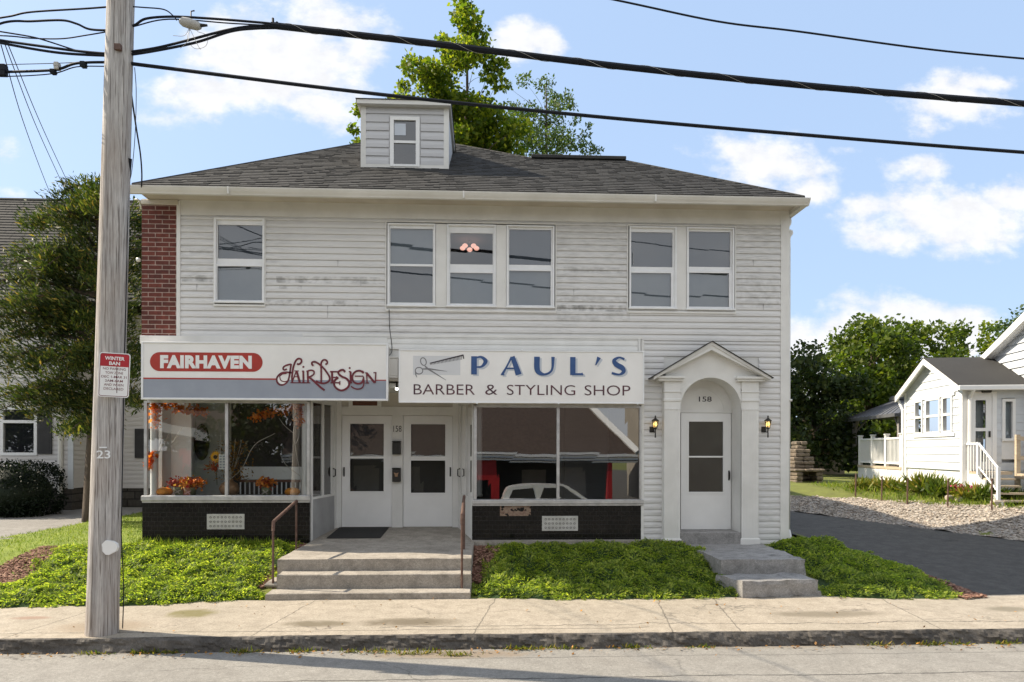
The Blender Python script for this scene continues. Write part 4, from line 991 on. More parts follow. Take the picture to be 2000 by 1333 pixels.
a = rc(768, 784, 862, 888, RY); t = thing('mailbox', 'black wall mailbox with hinged lid, upper one between the two doors', 'mailbox', ((a[0] + a[1]) / 2, RY, a[2]))
mb = MB(); mb.box(a[0], a[1], RY - .13, RY - .036, a[2], a[3] - .02, .008); mb.build('box', 'black_metal', t); mb = MB(); mb.box(a[0] - .006, a[1] + .006, RY - .145, RY - .036, a[3] - .02, a[3], .006); mb.build('lid', 'black_metal', t)
a = rc(768, 784, 914, 941, RY); t = thing('mailbox', 'black mailbox with bronze eagle plate, lower one between the two doors', 'mailbox', ((a[0] + a[1]) / 2, RY, a[2]))
mb = MB(); mb.box(a[0], a[1], RY - .13, RY - .036, a[2], a[3] - .02, .008); mb.build('box', 'black_metal', t); mb = MB(); mb.box(a[0] - .006, a[1] + .006, RY - .145, RY - .036, a[3] - .02, a[3], .006); mb.build('lid', 'black_metal', t)
mb = MB(); ec = ((a[0] + a[1]) / 2, (a[2] + a[3]) / 2 + .01); mb.prism([(ec[0] - .05, ec[1] + .035), (ec[0], ec[1] + .02), (ec[0] + .05, ec[1] + .035), (ec[0] + .03, ec[1]), (ec[0] + .025, ec[1] - .045), (ec[0] - .025, ec[1] - .045), (ec[0] - .03, ec[1])], -.134 + RY, -.131 + RY); mb.build('eagle_plate', 'vase_tan', t)
t = thing('light_bulb', 'bare lit bulb in a socket between the two shop signs', 'light bulb', pt(775, 760, .1))
mb = MB(); p = pt(775, 760, .1); mb.ball(p, .028, 10, 7); mb.build('bulb', 'bulb_white', t, True); mb = MB(); mb.tube([p + Vector((0, 0, .02)), p + Vector((0, 0, .08)), (p.x, p.y, zH - .02)], [.02, .016, .006], 8); mb.build('socket', 'black_metal', t)
# ceiling light seen through the middle upper window
p = pt(917, 484, 1.9); t = thing('ceiling_light', 'lit three petal ceiling lamp glowing pink behind the middle upstairs window', 'ceiling lamp', (p.x, p.y, ZS - .03))
mb = MB(); mb.tube([(p.x, p.y, ZS - .03), (p.x, p.y, p.z + .1)], .01, 6); mb.build('stem', 'aluminium', t)
mb = MB()
for k in range(5):
    w = k * 2 * math.pi / 5 + .3; mb.ball((p.x + .15 * math.cos(w), p.y + .15 * math.sin(w), p.z), .058, 10, 6, sz=.8)
mb.build('lamp_shade', 'bulb_pink', t, True)

# ------------------------------------------------------------------ shop signs
SY = -.26
def spx(cx, cy): return (500 + cx / 7.143, 680 + cy / 7.143)
sg = thing('shop_sign', 'long white sign board reading FAIRHAVEN Hair Design with a grey band along its foot', 'shop sign', (X(517, SY), SY, Z(783, 517, SY)))
sx0, sx1, sz0, sz1 = X(277.5, SY), X(757, SY), Z(781, 517, SY), Z(671, 517, SY)
mb = MB(); mb.box(sx0, sx1, SY, -.052, sz0, sz1); mb.build('panel', 'sign_white', sg)
mb = MB()
for (a, b, c, d) in ((sx0 - .01, sx1 + .01, sz0 - .01, sz0 + .025), (sx0 - .01, sx1 + .01, sz1 - .012, sz1 + .012), (sx0 - .01, sx0 + .022, sz0 + .0255, sz1 - .0125), (sx1 - .022, sx1 + .01, sz0 + .0255, sz1 - .0125)): mb.box(a, b, SY - .015, SY - .0005 if 0 else SY + .02, c, d, .004)
mb.build('frame', 'vinyl_frame', sg)
def sZ(py, px): return Z(py, px, SY)
bt = sz0 + .36; bt = (Z(742, 517, SY))
mb = MB(); mb.box(sx0 + .024, sx1 - .024, SY - .003, SY - .0005, sz0 + .027, bt); mb.build('gray_band', 'band_gray', sg)
mb = MB(); mb.box(sx0 + .024, X(541, SY), SY - .0055, SY - .0032, bt - .002, bt + .022); mb.box(X(734, SY), sx1 - .024, SY - .0055, SY - .0032, bt - .004, bt + .012)
mb.build('red_stripe', 'red_sign', sg)
# oval badge
mb = MB()
a = rc(293, 513, 689, 726, SY); rr_ = (a[3] - a[2]) / 2; zc = (a[2] + a[3]) / 2
pl = [(a[1] - rr_ + rr_ * math.cos(w), zc + rr_ * math.sin(w)) for w in [(-90 + 12 * k) * math.pi / 180 for k in range(16)]] + [(a[0] + rr_ + rr_ * math.cos(w), zc + rr_ * math.sin(w)) for w in [(90 + 12 * k) * math.pi / 180 for k in range(16)]]
mb.prism(pl, SY - .004, SY - .0005); mb.build('badge', 'red_sign', sg)
mb = MB(); text_mb(mb, 'FAIRHAVEN', X(313, SY), X(492, SY), zc - rr_ * .70, zc + rr_ * .70, SY - .0055, .06); mb.build('lettering', 'clean_white', sg)
S = [([(492, 222), (480, 300), (465, 400), (440, 470), (390, 512), (335, 515), (298, 480), (290, 430), (312, 388), (355, 352), (420, 340), (495, 345)], 20),
     ([(490, 228), (440, 238), (392, 262), (380, 292), (398, 308), (432, 296)], 20), ([(332, 395), (345, 448), (388, 470), (438, 462), (466, 420)], 12),
     ([(332, 395), (370, 365), (430, 358)], 12),
     ([(508, 482), (504, 400), (520, 280), (550, 192), (588, 152), (630, 160), (634, 200), (600, 228), (572, 222)], 22), ([(482, 486), (760, 488)], 12),
     ([(505, 480), (535, 400), (566, 318)], 14), ([(566, 318), (590, 400), (612, 482)], 26), ([(530, 402), (592, 402)], 10), ([(535, 320), (600, 322)], 10),
     ([(643, 325), (672, 325)], 14), ([(662, 325), (664, 485)], 22), ([(722, 322), (728, 486)], 22), ([(705, 330), (765, 312), (810, 328), (806, 368), (770, 395), (735, 408)], 18),
     ([(740, 408), (800, 455), (860, 512), (910, 556), (960, 592)], 24),
     ([(805, 250), (782, 228), (786, 202), (825, 195), (880, 225), (950, 290), (1008, 370), (1032, 430), (1005, 475), (940, 496), (880, 482), (838, 462)], 22),
     ([(970, 232), (996, 215), (990, 182), (958, 166), (925, 182), (910, 230), (912, 350), (912, 482)], 20),
     ([(1035, 332), (1150, 334)], 18), ([(1062, 334), (1066, 488)], 24), ([(1066, 412), (1150, 412)], 14), ([(1125, 395), (1128, 430)], 10), ([(1040, 488), (1095, 490)], 12),
     ([(1245, 338), (1218, 308), (1172, 318), (1150, 350), (1190, 395), (1265, 430), (1304, 480), (1290, 540), (1240, 582), (1180, 592), (1122, 562), (1092, 510), (1100, 455), (1150, 412)], 24),
     ([(1105, 486), (1180, 488)], 16), ([(1172, 462), (1170, 518)], 14), ([(1296, 330), (1322, 330)], 12), ([(1320, 330), (1326, 490)], 24), ([(1290, 490), (1345, 490)], 12),
     ([(1505, 352), (1452, 320), (1385, 335), (1346, 400), (1362, 470), (1420, 500), (1480, 482), (1500, 430)], 22), ([(1380, 395), (1500, 395)], 14), ([(1490, 318), (1505, 352)], 14),
     ([(1500, 400), (1508, 490), (1484, 555), (1422, 576), (1362, 560), (1328, 535)], 16), ([(1525, 348), (1560, 350)], 14), ([(1545, 350), (1552, 490)], 16), ([(1545, 352), (1660, 488)], 26), ([(1674, 345), (1666, 490)], 16), ([(1640, 347), (1682, 347)], 14), ([(1530, 490), (1578, 490)], 12)]
mb = MB(); kk = 0
for pts, w in S:
    P = [at(*spx(*p), SY) for p in pts]; P = [tuple(q) for q in smooth_pts(P, 5)] if len(P) > 2 else P
    mb.ribbon(P, 1.15 * w / 7.143 * (12.1 + SY) / FPX, SY - .006 - kk * .0003); kk += 1
for c in ((662, 265), (1308, 281)):
    x, z = at(*spx(*c), SY); mb.add([(x + .018 * math.cos(k * .785), SY - .006, z + .018 * math.sin(k * .785)) for k in range(8)], [tuple(range(8))])
mb.build('script_lettering', 'maroon_letter', sg); MATS['script_red'] = MATS['maroon_letter']
mb = MB()
for (cx, cy, rx_, rz_) in ((1192, 505, 92, 75), (375, 445, 70, 60)):
    x, z = at(*spx(cx, cy), SY); k = 11.84 / FPX / 7.143; mb.add([(x + rx_ * k * math.cos(j * .3927), SY - .0045, z + rz_ * k * math.sin(j * .3927)) for j in range(16)], [tuple(range(16))])
mb.build('letter_fill', 'sign_white', sg)

sp_ = thing('shop_sign', "long white sign board reading PAUL'S BARBER & STYLING SHOP with scissors and comb", 'shop sign', (X(1018, SY), SY, Z(789, 1018, SY)))
tx0, tx1, tz0, tz1 = X(780, SY), X(1257, SY), Z(787, 1018, SY), Z(686, 1018, SY)
mb = MB(); mb.box(tx0, tx1, SY, -.055, tz0, tz1); mb.build('panel', 'sign_white', sp_)
mb = MB()
for (a, b, c, d) in ((tx0 - .01, tx1 + .01, tz0 - .012, tz0 + .012), (tx0 - .01, tx1 + .01, tz1 - .012, tz1 + .012), (tx0 - .01, tx0 + .012, tz0 + .0125, tz1 - .0125), (tx1 - .012, tx1 + .01, tz0 + .0125, tz1 - .0125)): mb.box(a, b, SY - .012, SY + .02, c, d, .004)
for px in (932, 1091, 1245): mb.ball((X(px, SY), SY - .012, tz0 - .015), .014, 8, 5)
mb.ball((X(1019, SY), SY - .012, tz1 + .014), .014, 8, 5)
mb.build('frame', 'vinyl_frame', sp_)
# sign-local coordinates: crop (2000x500) -> board, level with the board
kx = 480 / 2000 
def b2(cx, cy):
    px = 780 + cx / 4.1667; f_ = (px - 780) / 477.0
    return (tx0 + (tx1 - tx0) * f_, tz1 - (tz1 - tz0) * ((cy / 4.1667 + 680) - (683 + 6.5 * f_)) / 101.5)
k1 = (12.1 + SY) / FPX / 4.1667
PL = [([(601, 67), (601, 216)], [46, 46]), ([(620, 78), (660, 74), (694, 108), (665, 150), (620, 156)], [14, 18, 36, 18, 12]),
      ([(828, 220), (868, 150), (906, 74)], [22, 14, 16]), ([(912, 72), (940, 150), (963, 220)], [36, 42, 50]), ([(862, 168), (945, 168)], [13, 13]), ([(818, 219), (848, 220)], [8, 8]),
      ([(1112, 74), (1112, 165), (1128, 203), (1172, 219), (1218, 202), (1238, 165), (1243, 76)], [46, 46, 38, 18, 17, 18, 28]),
      ([(1405, 78), (1405, 226)], [44, 44]), ([(1400, 219), (1486, 219)], [17, 17]), ([(1478, 208), (1488, 228)], [10, 12]),
      ([(1620, 82), (1592, 146)], [32, 8]),
      ([(1828, 98), (1785, 84), (1744, 108), (1762, 142), (1808, 168), (1822, 200), (1788, 224), (1724, 212)], [18, 14, 30, 42, 42, 32, 15, 20])]
for (nm, mt, ox, oy, yo) in (('letter_shadow', 'pale_shadow', 16, 12, -.002), ('letter', 'blue_letter', 0, 0, -.006)):
    for (i0, i1) in ((0, 2), (2, 6), (6, 7), (7, 10), (10, 11), (11, 12)):
        mb = MB()
        for kk in range(i0, i1):
            pts, ws = PL[kk]; P = [b2(p[0] + ox, p[1] + oy) for p in pts]
            if len(P) > 2: P = [tuple(q) for q in smooth_pts(P, 6)]
            mb.ribbon(P, [w * k1 for w in lerpw(ws, len(P))], SY + yo - kk * .0002)
        mb.build(nm, mt, sp_)
mb = MB(); zt_ = b2(1000, 303)[1]; zb2 = b2(1000, 386)[1]
for (wd, a, b) in (('BARBER', 115, 608), ('&', 692, 790), ('STYLING', 868, 1425), ('SHOP', 1502, 1878)):
    mb = MB(); text_mb(mb, wd, b2(a, 300)[0], b2(b, 300)[0], zb2, zt_, SY - .004, -.006); mb.build('lettering', 'small_maroon', sp_)
mb = MB(); p, q = b2(110, 215), b2(490, 65); mb.quad((p[0], SY - .0012, p[1]), (q[0], SY - .0012, p[1]), (q[0], SY - .0012, q[1]), (p[0], SY - .0012, q[1])); mb.build('emblem_ground', 'sign_back_gray', sp_)
mb = MB(); kk = 0
def circ(cx, cy, rx_, ry_, a=0): return [b2(cx + rx_ * math.cos(w) * math.cos(a) - ry_ * math.sin(w) * math.sin(a), cy + rx_ * math.cos(w) * math.sin(a) + ry_ * math.sin(w) * math.cos(a)) for w in [k * 2 * math.pi / 20 for k in range(21)]]
for P, ws in ((circ(193, 108, 22, 32, -.3), [8]), (circ(158, 182, 30, 27), [8]), ([b2(205, 145), b2(230, 168), b2(375, 260)], [12, 14, 3]), ([b2(185, 168), b2(240, 168), b2(385, 189)], [10, 12, 2]), ([b2(130, 195), b2(132, 215), b2(142, 236)], [8, 8, 4])):
    mb.ribbon(P, [w * k1 for w in lerpw(ws if len(ws) > 1 else ws * 2, len(P))], SY - .003 - kk * .0004); kk += 1
mb.build('scissors_emblem', 'scissor_gray', sp_)
mb = MB(); mb.ribbon([b2(245, 122), b2(515, 57)], [8 * k1, 12 * k1], SY - .004); mb.ribbon([b2(512, 55), b2(518, 88)], [10 * k1, 8 * k1], SY - .0044)
for k in range(24):
    u = k / 24; mb.ribbon([b2(248 + 262 * u, 126 - 62 * u), b2(250 + 262 * u, 136 - 44 * u)], [4 * k1, 4 * k1], SY - .0036)
mb.build('comb_emblem', 'dark_letter', sp_)

# ------------------------------------------------------------------ front steps
st = thing('front_steps', 'wide concrete entry steps and landing in front of the twin doors', 'steps', (X(730), -2.2, 0))
Yf = gr(730, 1091.5, .48)[1]
xa, xb = gr(543, 1091.5, .48)[0], gr(921, 1091.5, .48)[0]
def slabpoly(name, poly, z0, z1, mat, par, chips=False): mb = MB(); mb.prismz(poly, z0, z1); return mb.build(name, mat, par)
mb = MB(); mb.prismz([(xa, Yf), (xb, Yf), (xb + .02, .0), (xa + .05, .0)], .2, [.475, .48, .50, .50]); mb.build('landing', 'step_concrete', st)
mb = MB(); mb.prismz([(X(608), .0005), (X(925) + .03, .0005), (rr, RY + .05), (rl, RY + .05)], .2, [.5, .5, .603, .603]); mb.build('recess_floor', 'step_concrete', st)
z2, z3 = .305, .10
mb = MB(); mb.box(gr(541, 1122, z2)[0], gr(921, 1122, z2)[0], Yf - .31, Yf + .0, .0, z2, .012); mb.build('step', 'step_concrete', st)
mb = MB(); mb.box(gr(521, 1157, z3)[0], gr(919, 1157, z3)[0], Yf - .62, Yf - .311, -.05, z3, .012); mb.build('step', 'step_concrete', st)
mb = MB(); mb.box(gr(525, 1145, .1)[0] - .0, gr(551, 1145, .1)[0], Yf - .31, Yf + .1, .1, .2, .04); mb.build('footing', 'step_concrete', st)
# doormat
p = [gr(633, 1052, .51), gr(738, 1052, .51), gr(756, 1028, .60), gr(657, 1028, .60)]
y0m, y1m = .22, 1.22; f = lambda y: .50 + .103 * y / (RY + .05) + .003
dm = thing('doormat', 'black rectangular doormat on the landing before the left door', 'doormat', (p[0][0] + .5, .7, f(.7)))
xm0, xm1 = X(640, .3, 1050), X(744, .3, 1050)
mb = MB(); mb.prismz([(xm0, y0m), (xm1, y0m), (xm1 + .02, y1m), (xm0 + .02, y1m)], [f(y0m), f(y0m), f(y1m), f(y1m)], [f(y0m) + .012, f(y0m) + .012, f(y1m) + .012, f(y1m) + .012]); mb.build('mat', 'mat_black', dm)
# handrails
def rail(label, xr0, yA, zA, yB, zB, h0, hz, thin):
    t = thing('handrail', label, 'handrail', (xr0, yA, zA), 'rusty pipe handrails of the entry steps')
    mb = MB(); top = smooth_pts([(xr0, yA, zA + h0), (xr0, yA + .02, zA + h0 + .10), (xr0, yB - .02, zB + hz - .02), (xr0, yB, zB + hz)], 4)
    mb.tube([(xr0, yA, zA), (xr0, yA, zA + h0 + .06)], .017, 8); mb.build('post', 'rust_metal', t)
    mb = MB(); mb.tube([(xr0, yB, zB - .05), (xr0, yB, zB + hz - .01)], .017, 8); mb.build('post', 'rust_metal', t)
    mb = MB(); mb.tube([(xr0, yA, zA + h0), (xr0, yA + .015, zA + h0 + .13), (xr0, yB + .01, zB + hz), (xr0, yB + .03, zB + hz - .015)], .024, 8); mb.build('rail', 'rust_metal', t)
xrl, yrl = gr(537, 1143, .12)
ha = rail('left bent rusty pipe handrail standing beside the left bed of green ground cover', xrl + .02, Yf - .28, .1, Yf + .95, .45, .83, .82, 0)
rail('right rusty pipe handrail rising from the steps before the right storefront', gr(902, 1150, .1)[0], Yf - .35, .1, Yf + .85, .48, .93, .87, 0)

# side door steps
def rough(o, cuts=9, a=.012, sc=5.0):
    import bmesh
    bm = bmesh.new(); bm.from_mesh(o.data); bmesh.ops.triangulate(bm, faces=[f for f in bm.faces if len(f.verts) > 4])
    for _ in range(4):
        es = [e for e in bm.edges if e.calc_length() > .12]
        if not es: break
        bmesh.ops.subdivide_edges(bm, edges=es, cuts=1, use_grid_fill=True)
    bmesh.ops.triangulate(bm, faces=bm.faces[:]); bm.normal_update()
    w = WO[o.name]; mv = []
    for v in bm.verts:
        p = (v.co + w) * sc; edge = max((e.calc_face_angle(0) for e in v.link_edges), default=0); k = 1 + 1.6 * (edge > .6)
        mv.append(v.normal * (mnoise.noise(p) * a * k + mnoise.noise(p * 4) * a * .4 * k - (a * .8 if edge > .6 else 0)))
    for v, d in zip(bm.verts, mv): v.co += d
    bm.to_mesh(o.data); bm.free(); o.data.update()
for o in st.children:
    if o.name.split('.')[0] in ('step', 'landing'): rough(o, a=.004)
ps = thing('porch_steps', 'weathered concrete porch slab and steps running skew from the arched door', 'steps', (X(1430, -1), -1, 0))
zS = .44
q = [gr(1408, 1093.6, zS), gr(1574, 1092.7, zS), gr(1486, 1060, zS), gr(1326, 1059, zS)]
mb = MB(); mb.prismz([q[0], q[1], q[2], q[3]], .1, zS); mb.build('slab', 'porch_concrete', ps)
z2 = .25; a, b = gr(1450, 1135, z2), gr(1602, 1131, z2)
mb = MB(); mb.prismz([a, b, (b[0] - .12, b[1] + .55), (a[0] - .2, a[1] + .55)], .0, z2); mb.build('step', 'porch_concrete', ps)
z3 = .09; a, b = gr(1452, 1167, .0), gr(1607, 1165, .0)
mb = MB(); mb.prismz([a, b, (b[0] - .03, b[1] + .35), (a[0] - .1, a[1] + .35)], -.02, z3); mb.build('step', 'porch_concrete', ps)

for o in ps.children: rough(o, a=.014)
# ------------------------------------------------------------------ ground cover beds
def inpoly(x, y, poly):
    c = np.zeros(len(x), bool); n = len(poly)
    for i in range(n):
        x0, y0 = poly[i]; x1, y1 = poly[(i + 1) % n]
        if y0 == y1: continue
        k = ((y0 > y) != (y1 > y)) & (x < (x1 - x0) * (y - y0) / (y1 - y0) + x0); c ^= k
    return c
def bed(name, poly, dens, seed, mound=.17):
    rng = np.random.default_rng(seed); xs_ = [p[0] for p in poly]; ys_ = [p[1] for p in poly]
    x0, x1, y0, y1 = min(xs_), max(xs_), min(ys_), max(ys_); n = int((x1 - x0) * (y1 - y0) * dens)
    px = rng.uniform(x0, x1, n); py = rng.uniform(y0, y1, n)
    wx = px + .10 * np.sin(py * 7 + seed) + .05 * np.sin(px * 17 + py * 11); wy = py + .05 * np.sin(px * 9 + seed) + .03 * np.sin(px * 23)
    k = inpoly(wx, wy, poly); px, py = px[k], py[k]
    def dist(x, y):
        d = 9.
        for i in range(len(poly)):
            a = Vector(poly[i]); b = Vector(poly[(i + 1) % len(poly)]); ab = b - a; t = max(0, min(1, (Vector((x, y)) - a).dot(ab) / ab.length_squared)); d = min(d, (Vector((x, y)) - a - ab * t).length)
        return d
    def hh(x, y):
        m = mound * min(1, dist(x, y) / .22) ** .6
        return H(x, y) + m * (.62 + .5 * wob(x, y, seed, 2.2) + .35 * wob(x, y, seed, 6.0))
    step = .09; mb = MB(); idx = {}; nxg = int((x1 - x0) / step) + 1; nyg = int((y1 - y0) / step) + 1; pts = []
    for i in range(nxg + 1):
        for j in range(nyg + 1): pts.append((x0 + i * step, y0 + j * step))
    ins = inpoly(np.array([p[0] for p in pts]), np.array([p[1] for p in pts]), poly)
    vs = [(p[0], p[1], hh(*p) - .03) if k_ else (p[0], p[1], H(*p) - .02) for p, k_ in zip(pts, ins)]
    fs = []
    for i in range(nxg):
        for j in range(nyg):
            a = i * (nyg + 1) + j; f4 = (a, a + nyg + 1, a + nyg + 2, a + 1)
            if sum(ins[list(f4)]) >= 2: fs.append(f4)
    mb.add(vs, fs); me_v, me_f = mb.v, mb.f
    C = np.array([(a, b, hh(a, b) - .035 + rng.uniform(0, .05)) for a, b in zip(px, py)])
    th = np.array([wob(a, b, seed + 9, 3.5) * 6 for a, b in zip(px, py)]) - 1.4
    dirs = np.stack([np.cos(th), np.sin(th) - .35, .42 + 0 * th], 1)
    Q = leaf_quads(C, .047, .34, .8, .5, rng, dirs)
    o = quads_np(name, Q, 'juniper'); o['kind'] = 'stuff'
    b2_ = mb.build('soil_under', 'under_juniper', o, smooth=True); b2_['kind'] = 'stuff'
    return o
pL = [gr(-60, 1192, 0), gr(250, 1184, 0), gr(532, 1170, 0), (xa - .22, Yf - .2), (xa - .1, -.9), (xa + .02, -.06), (xL + .1, -.06), (xL - .4, -.3), gr(110, 1092, .25), gr(60, 1130, .15), gr(-60, 1165, .05)]
bed('ground_cover', [tuple(p) for p in pL], 4800, 3)
pM = [gr(921, 1166, 0), gr(1100, 1174, 0), gr(1300, 1172, 0), gr(1448, 1168, 0), gr(1445, 1135, .1), gr(1400, 1085, .35), gr(1330, 1066, .42), (X(960), -.26), (gr(960, 1085, .35)), (xb + .08, -1.9)]
bed('ground_cover', [tuple(p) for p in pM], 4800, 4)
pR = [gr(1612, 1166, 0), gr(1760, 1172, 0), gr(1885, 1168, 0), gr(1790, 1118, .1), gr(1680, 1075, .3), gr(1545, 1064, .4), (xR - .3, -.06), gr(1500, 1068, .43), gr(1580, 1092, .36), gr(1608, 1128, .2)]
bed('ground_cover', [tuple(p) for p in pR], 4800, 5)
# mulch
def mulch(poly, n, seed):
    rng = np.random.default_rng(seed); xs_ = [p[0] for p in poly]; ys_ = [p[1] for p in poly]
    px = rng.uniform(min(xs_), max(xs_), n); py = rng.uniform(min(ys_), max(ys_), n); k = inpoly(px, py, poly)
    P = [(a, b, H(a, b) + .012 + rng.uniform(0, .02)) for a, b in zip(px[k], py[k])]
    mb = MB(); mb.add([(a, b, H(a, b) + .016) for a, b in poly], [tuple(range(len(poly)))])
    o = pebbles('mulch', P, .012, .03, 'mulch_chip', .35); o['kind'] = 'stuff'
mulch([gr(-40, 1165, .05), gr(60, 1135, .12), gr(125, 1085, .3), gr(85, 1082, .32), gr(20, 1110, .2), gr(-40, 1138, .1)], 3500, 11)
mulch([(xa - .34, Yf - .1), (xa + .06, Yf + .0), (xa + .08, -.02), (xa - .3, -.02)], 2600, 12)
mulch([(xb - .02, Yf + .05), (xb + .55, -1.75), (xb + .8, -.3), (xb - .0, -.25)], 3000, 13)
mulch([gr(1790, 1118, .1), gr(1930, 1168, 0), gr(1885, 1172, 0), gr(1770, 1125, .1)], 1500, 14)
# grass blades
def blades(name, poly, n, h, seed, mat='grass_blade', kind='stuff', zf=None, wide=.12):
    rng = np.random.default_rng(seed); xs_ = [p[0] for p in poly]; ys_ = [p[1] for p in poly]
    px = rng.uniform(min(xs_), max(xs_), n); py = rng.uniform(min(ys_), max(ys_), n); k = inpoly(px, py, poly); px, py = px[k], py[k]
    zf = zf or H; C = np.array([(a, b, zf(a, b)) for a, b in zip(px, py)])
    dirs = np.stack([rng.normal(0, .35, len(C)), rng.normal(0, .35, len(C)), np.ones(len(C))], 1)
    return struct(quads_np(name, leaf_quads(C, h, wide, 0, .5, rng, dirs), mat), kind)
blades('grass', [(-10.6, -2.2), (-8.95, -.1), (-8.9, 7.5), (-6.2, 7.5), (-6.2, -.1), (-7.0, -.7), (-8.6, -1.9), (-9.6, -2.2)], 26000, .055, 21)
blades('grass', [(xL, -.12), (X(560), -.12), (X(560), -.3), (xL, -.4)], 1500, .16, 22, wide=.06)
# weeds at the kerb foot
def kerbz(x, y): return -.15 if y < -4.40 else -.01
cl = [(330, 1246), (345, 1262), (690, 1271), (740, 1272), (800, 1275), (845, 1272), (890, 1277), (590, 1264), (1050, 1258), (1110, 1254), (1230, 1255), (1360, 1252), (1700, 1250), (1800, 1249), (1850, 1247), (1930, 1244), (480, 1268), (1010, 1260), (200, 1268)]
mbq = []; rng = np.random.default_rng(5)
for (px, py) in cl:
    x, y = gr(px, py, -.13); n = int(rng.uniform(30, 110)); y = min(y, -4.40)
    C = np.stack([x + rng.normal(0, .09, n), y - np.abs(rng.normal(0, .02, n)), np.full(n, -.15)], 1)
    mbq.append(leaf_quads(C, .055, .2, 0, .6, rng, np.stack([rng.normal(0, .7, n), rng.normal(-.3, .6, n), np.full(n, .8)], 1)))
struct(quads_np('kerb_weeds', np.concatenate(mbq), 'weed'), 'stuff')

rng = np.random.default_rng(77); n = 900; lxs = rng.uniform(-9, 8, n); lys = np.where(rng.random(n) < .6, -4.44 - np.abs(rng.normal(0, .09, n)), rng.uniform(-4.3, -2.5, n) ** 1.0)
keep = (lys < -4.4) | (rng.random(n) < .35); lxs, lys = lxs[keep], lys[keep]
C = np.stack([lxs, lys, np.where(lys < -4.4, -.125, .018)], 1); d = rng.normal(size=(len(C), 3)); d[:, 2] = .1
struct(quads_np('leaf_litter', leaf_quads(C, .035, .6, 1.5, .6, rng, d), 'dried_leaf'), 'stuff')
# ------------------------------------------------------------------ utility pole, sign, cables
PYY = -4.22
pb = gr(199, 1238, .0); pole_y = pb[1]; bx0 = pb[0]
topx = X(236, pole_y, 0); z_t = Z(0, 236, pole_y)
slope = (topx - bx0) / z_t; TZ = 9.6
up = thing('utility_pole', 'tall weathered grey wooden utility pole leaning slightly right at the kerb', 'utility pole', (bx0, pole_y, 0))
mb = MB(); n = 40; prs = []
seg = 28; vs = []
for i in range(n + 1):
    z = -.1 + (TZ + .1) * i / n; cx = bx0 + slope * z; r = .166 - .0035 * z + (.008 * math.exp(-max(z, 0) * 6))
    for k in range(seg):
        w = 2 * math.pi * k / seg; rr2 = r * (1 + .03 * mnoise.noise(Vector((math.cos(w) * 2.5, math.sin(w) * 2.5, z * .15))) + .015 * mnoise.noise(Vector((math.cos(w) * 9, math.sin(w) * 9, z * .4))))
        vs.append((cx + rr2 * math.cos(w), pole_y + rr2 * math.sin(w), z))
mb.add(vs, [(i * seg + k, i * seg + (k + 1) % seg, (i + 1) * seg + (k + 1) % seg, (i + 1) * seg + k) for i in range(n) for k in range(seg)] + [tuple(range(n * seg, (n + 1) * seg))])
mb.build('pole', 'pole_wood', up, True)
def polex(z): return bx0 + slope * z
mb = MB(); x, z = at(228, 90, pole_y - .17); mb.box(x - .035, x + .035, pole_y - .165, pole_y - .12, z - .035, z + .035, .004); mb.build('washer_plate', 'rust_metal', up)
mb = MB(); x, z = at(213, 1070, pole_y - .17); mb.prism([(x + .085 * math.cos(w) * random.uniform(.8, 1.1), z + .085 * math.sin(w) * random.uniform(.8, 1.1)) for w in [k * .524 for k in range(12)]], pole_y - .172, pole_y - .13); mb.build('paper_patch', 'clean_white', up)
mb = MB(); x, z = at(203, 888, pole_y - .17); text_mb(mb, '23', x - .075, x + .075, z - .045, z + .045, pole_y - .180, .01); mb.box(x - .045, x + .03, pole_y - .180, pole_y - .165, z + .07, z + .085); mb.build('pole_number', 'vinyl_frame', up)
mb = MB(); g0 = [pt(247, 140, pole_y), pt(246, 400, pole_y), pt(240, 700, pole_y), pt(234, 1000, pole_y - .02), pt(234, 1060, pole_y - .04), pt(238, 1150, pole_y - .05), pt(236, 1228, pole_y - .03)]
mb.tube(smooth_pts([p + Vector((.02, 0, 0)) for p in g0], 5), .006, 5); mb.build('ground_wire', 'cable_black', up)
mb = MB(); g0 = [pt(254, 310, pole_y), pt(250, 360, pole_y + .06), pt(247, 440, pole_y + .03)]
mb.tube(smooth_pts(g0, 4), .022, 6); mb.build('riser_cable', 'cable_black', up)
# parking sign
ps_y = pole_y - .19; sgn = thing('parking_sign', 'small red and white WINTER BAN no parking sign fixed to the wooden pole', 'traffic sign', pt(223, 775, ps_y))
cxs, czs = at(223, 733, ps_y); hw, hh_ = .157, .247
rot = Matrix.Rotation(math.radians(10), 4, 'Z') @ Matrix.Rotation(math.radians(2.2), 4, 'Y')
def sxf(p): 
    q = rot @ (p - Vector((cxs, ps_y, czs))); return q + Vector((cxs, ps_y, czs))
def rrect(cx, cz, w, h, r, n=6):
    o = []
    for (sx_, sz_, a0) in ((1, -1, -90), (1, 1, 0), (-1, 1, 90), (-1, -1, 180)):
        for k in range(n + 1):
            a = math.radians(a0 + 90 * k / n); o.append((cx + sx_ * (w - r) + r * math.cos(a), cz + sz_ * (h - r) + r * math.sin(a)))
    return o
mb = MB(); mb.prism(rrect(cxs, czs, hw, hh_, .03), ps_y, ps_y + .004); mb.build('plate', 'clean_white', sgn, xf=sxf)
mb = MB(); o1 = rrect(cxs, czs, hw - .009, hh_ - .009, .025); o2 = rrect(cxs, czs, hw - .015, hh_ - .015, .02); n = len(o1)
mb.add([(x, ps_y - .001, z) for x, z in o1] + [(x, ps_y - .001, z) for x, z in o2], [(i, (i + 1) % n, (i + 1) % n + n, i + n) for i in range(n)]); mb.build('border', 'maroon_letter', sgn, xf=sxf)
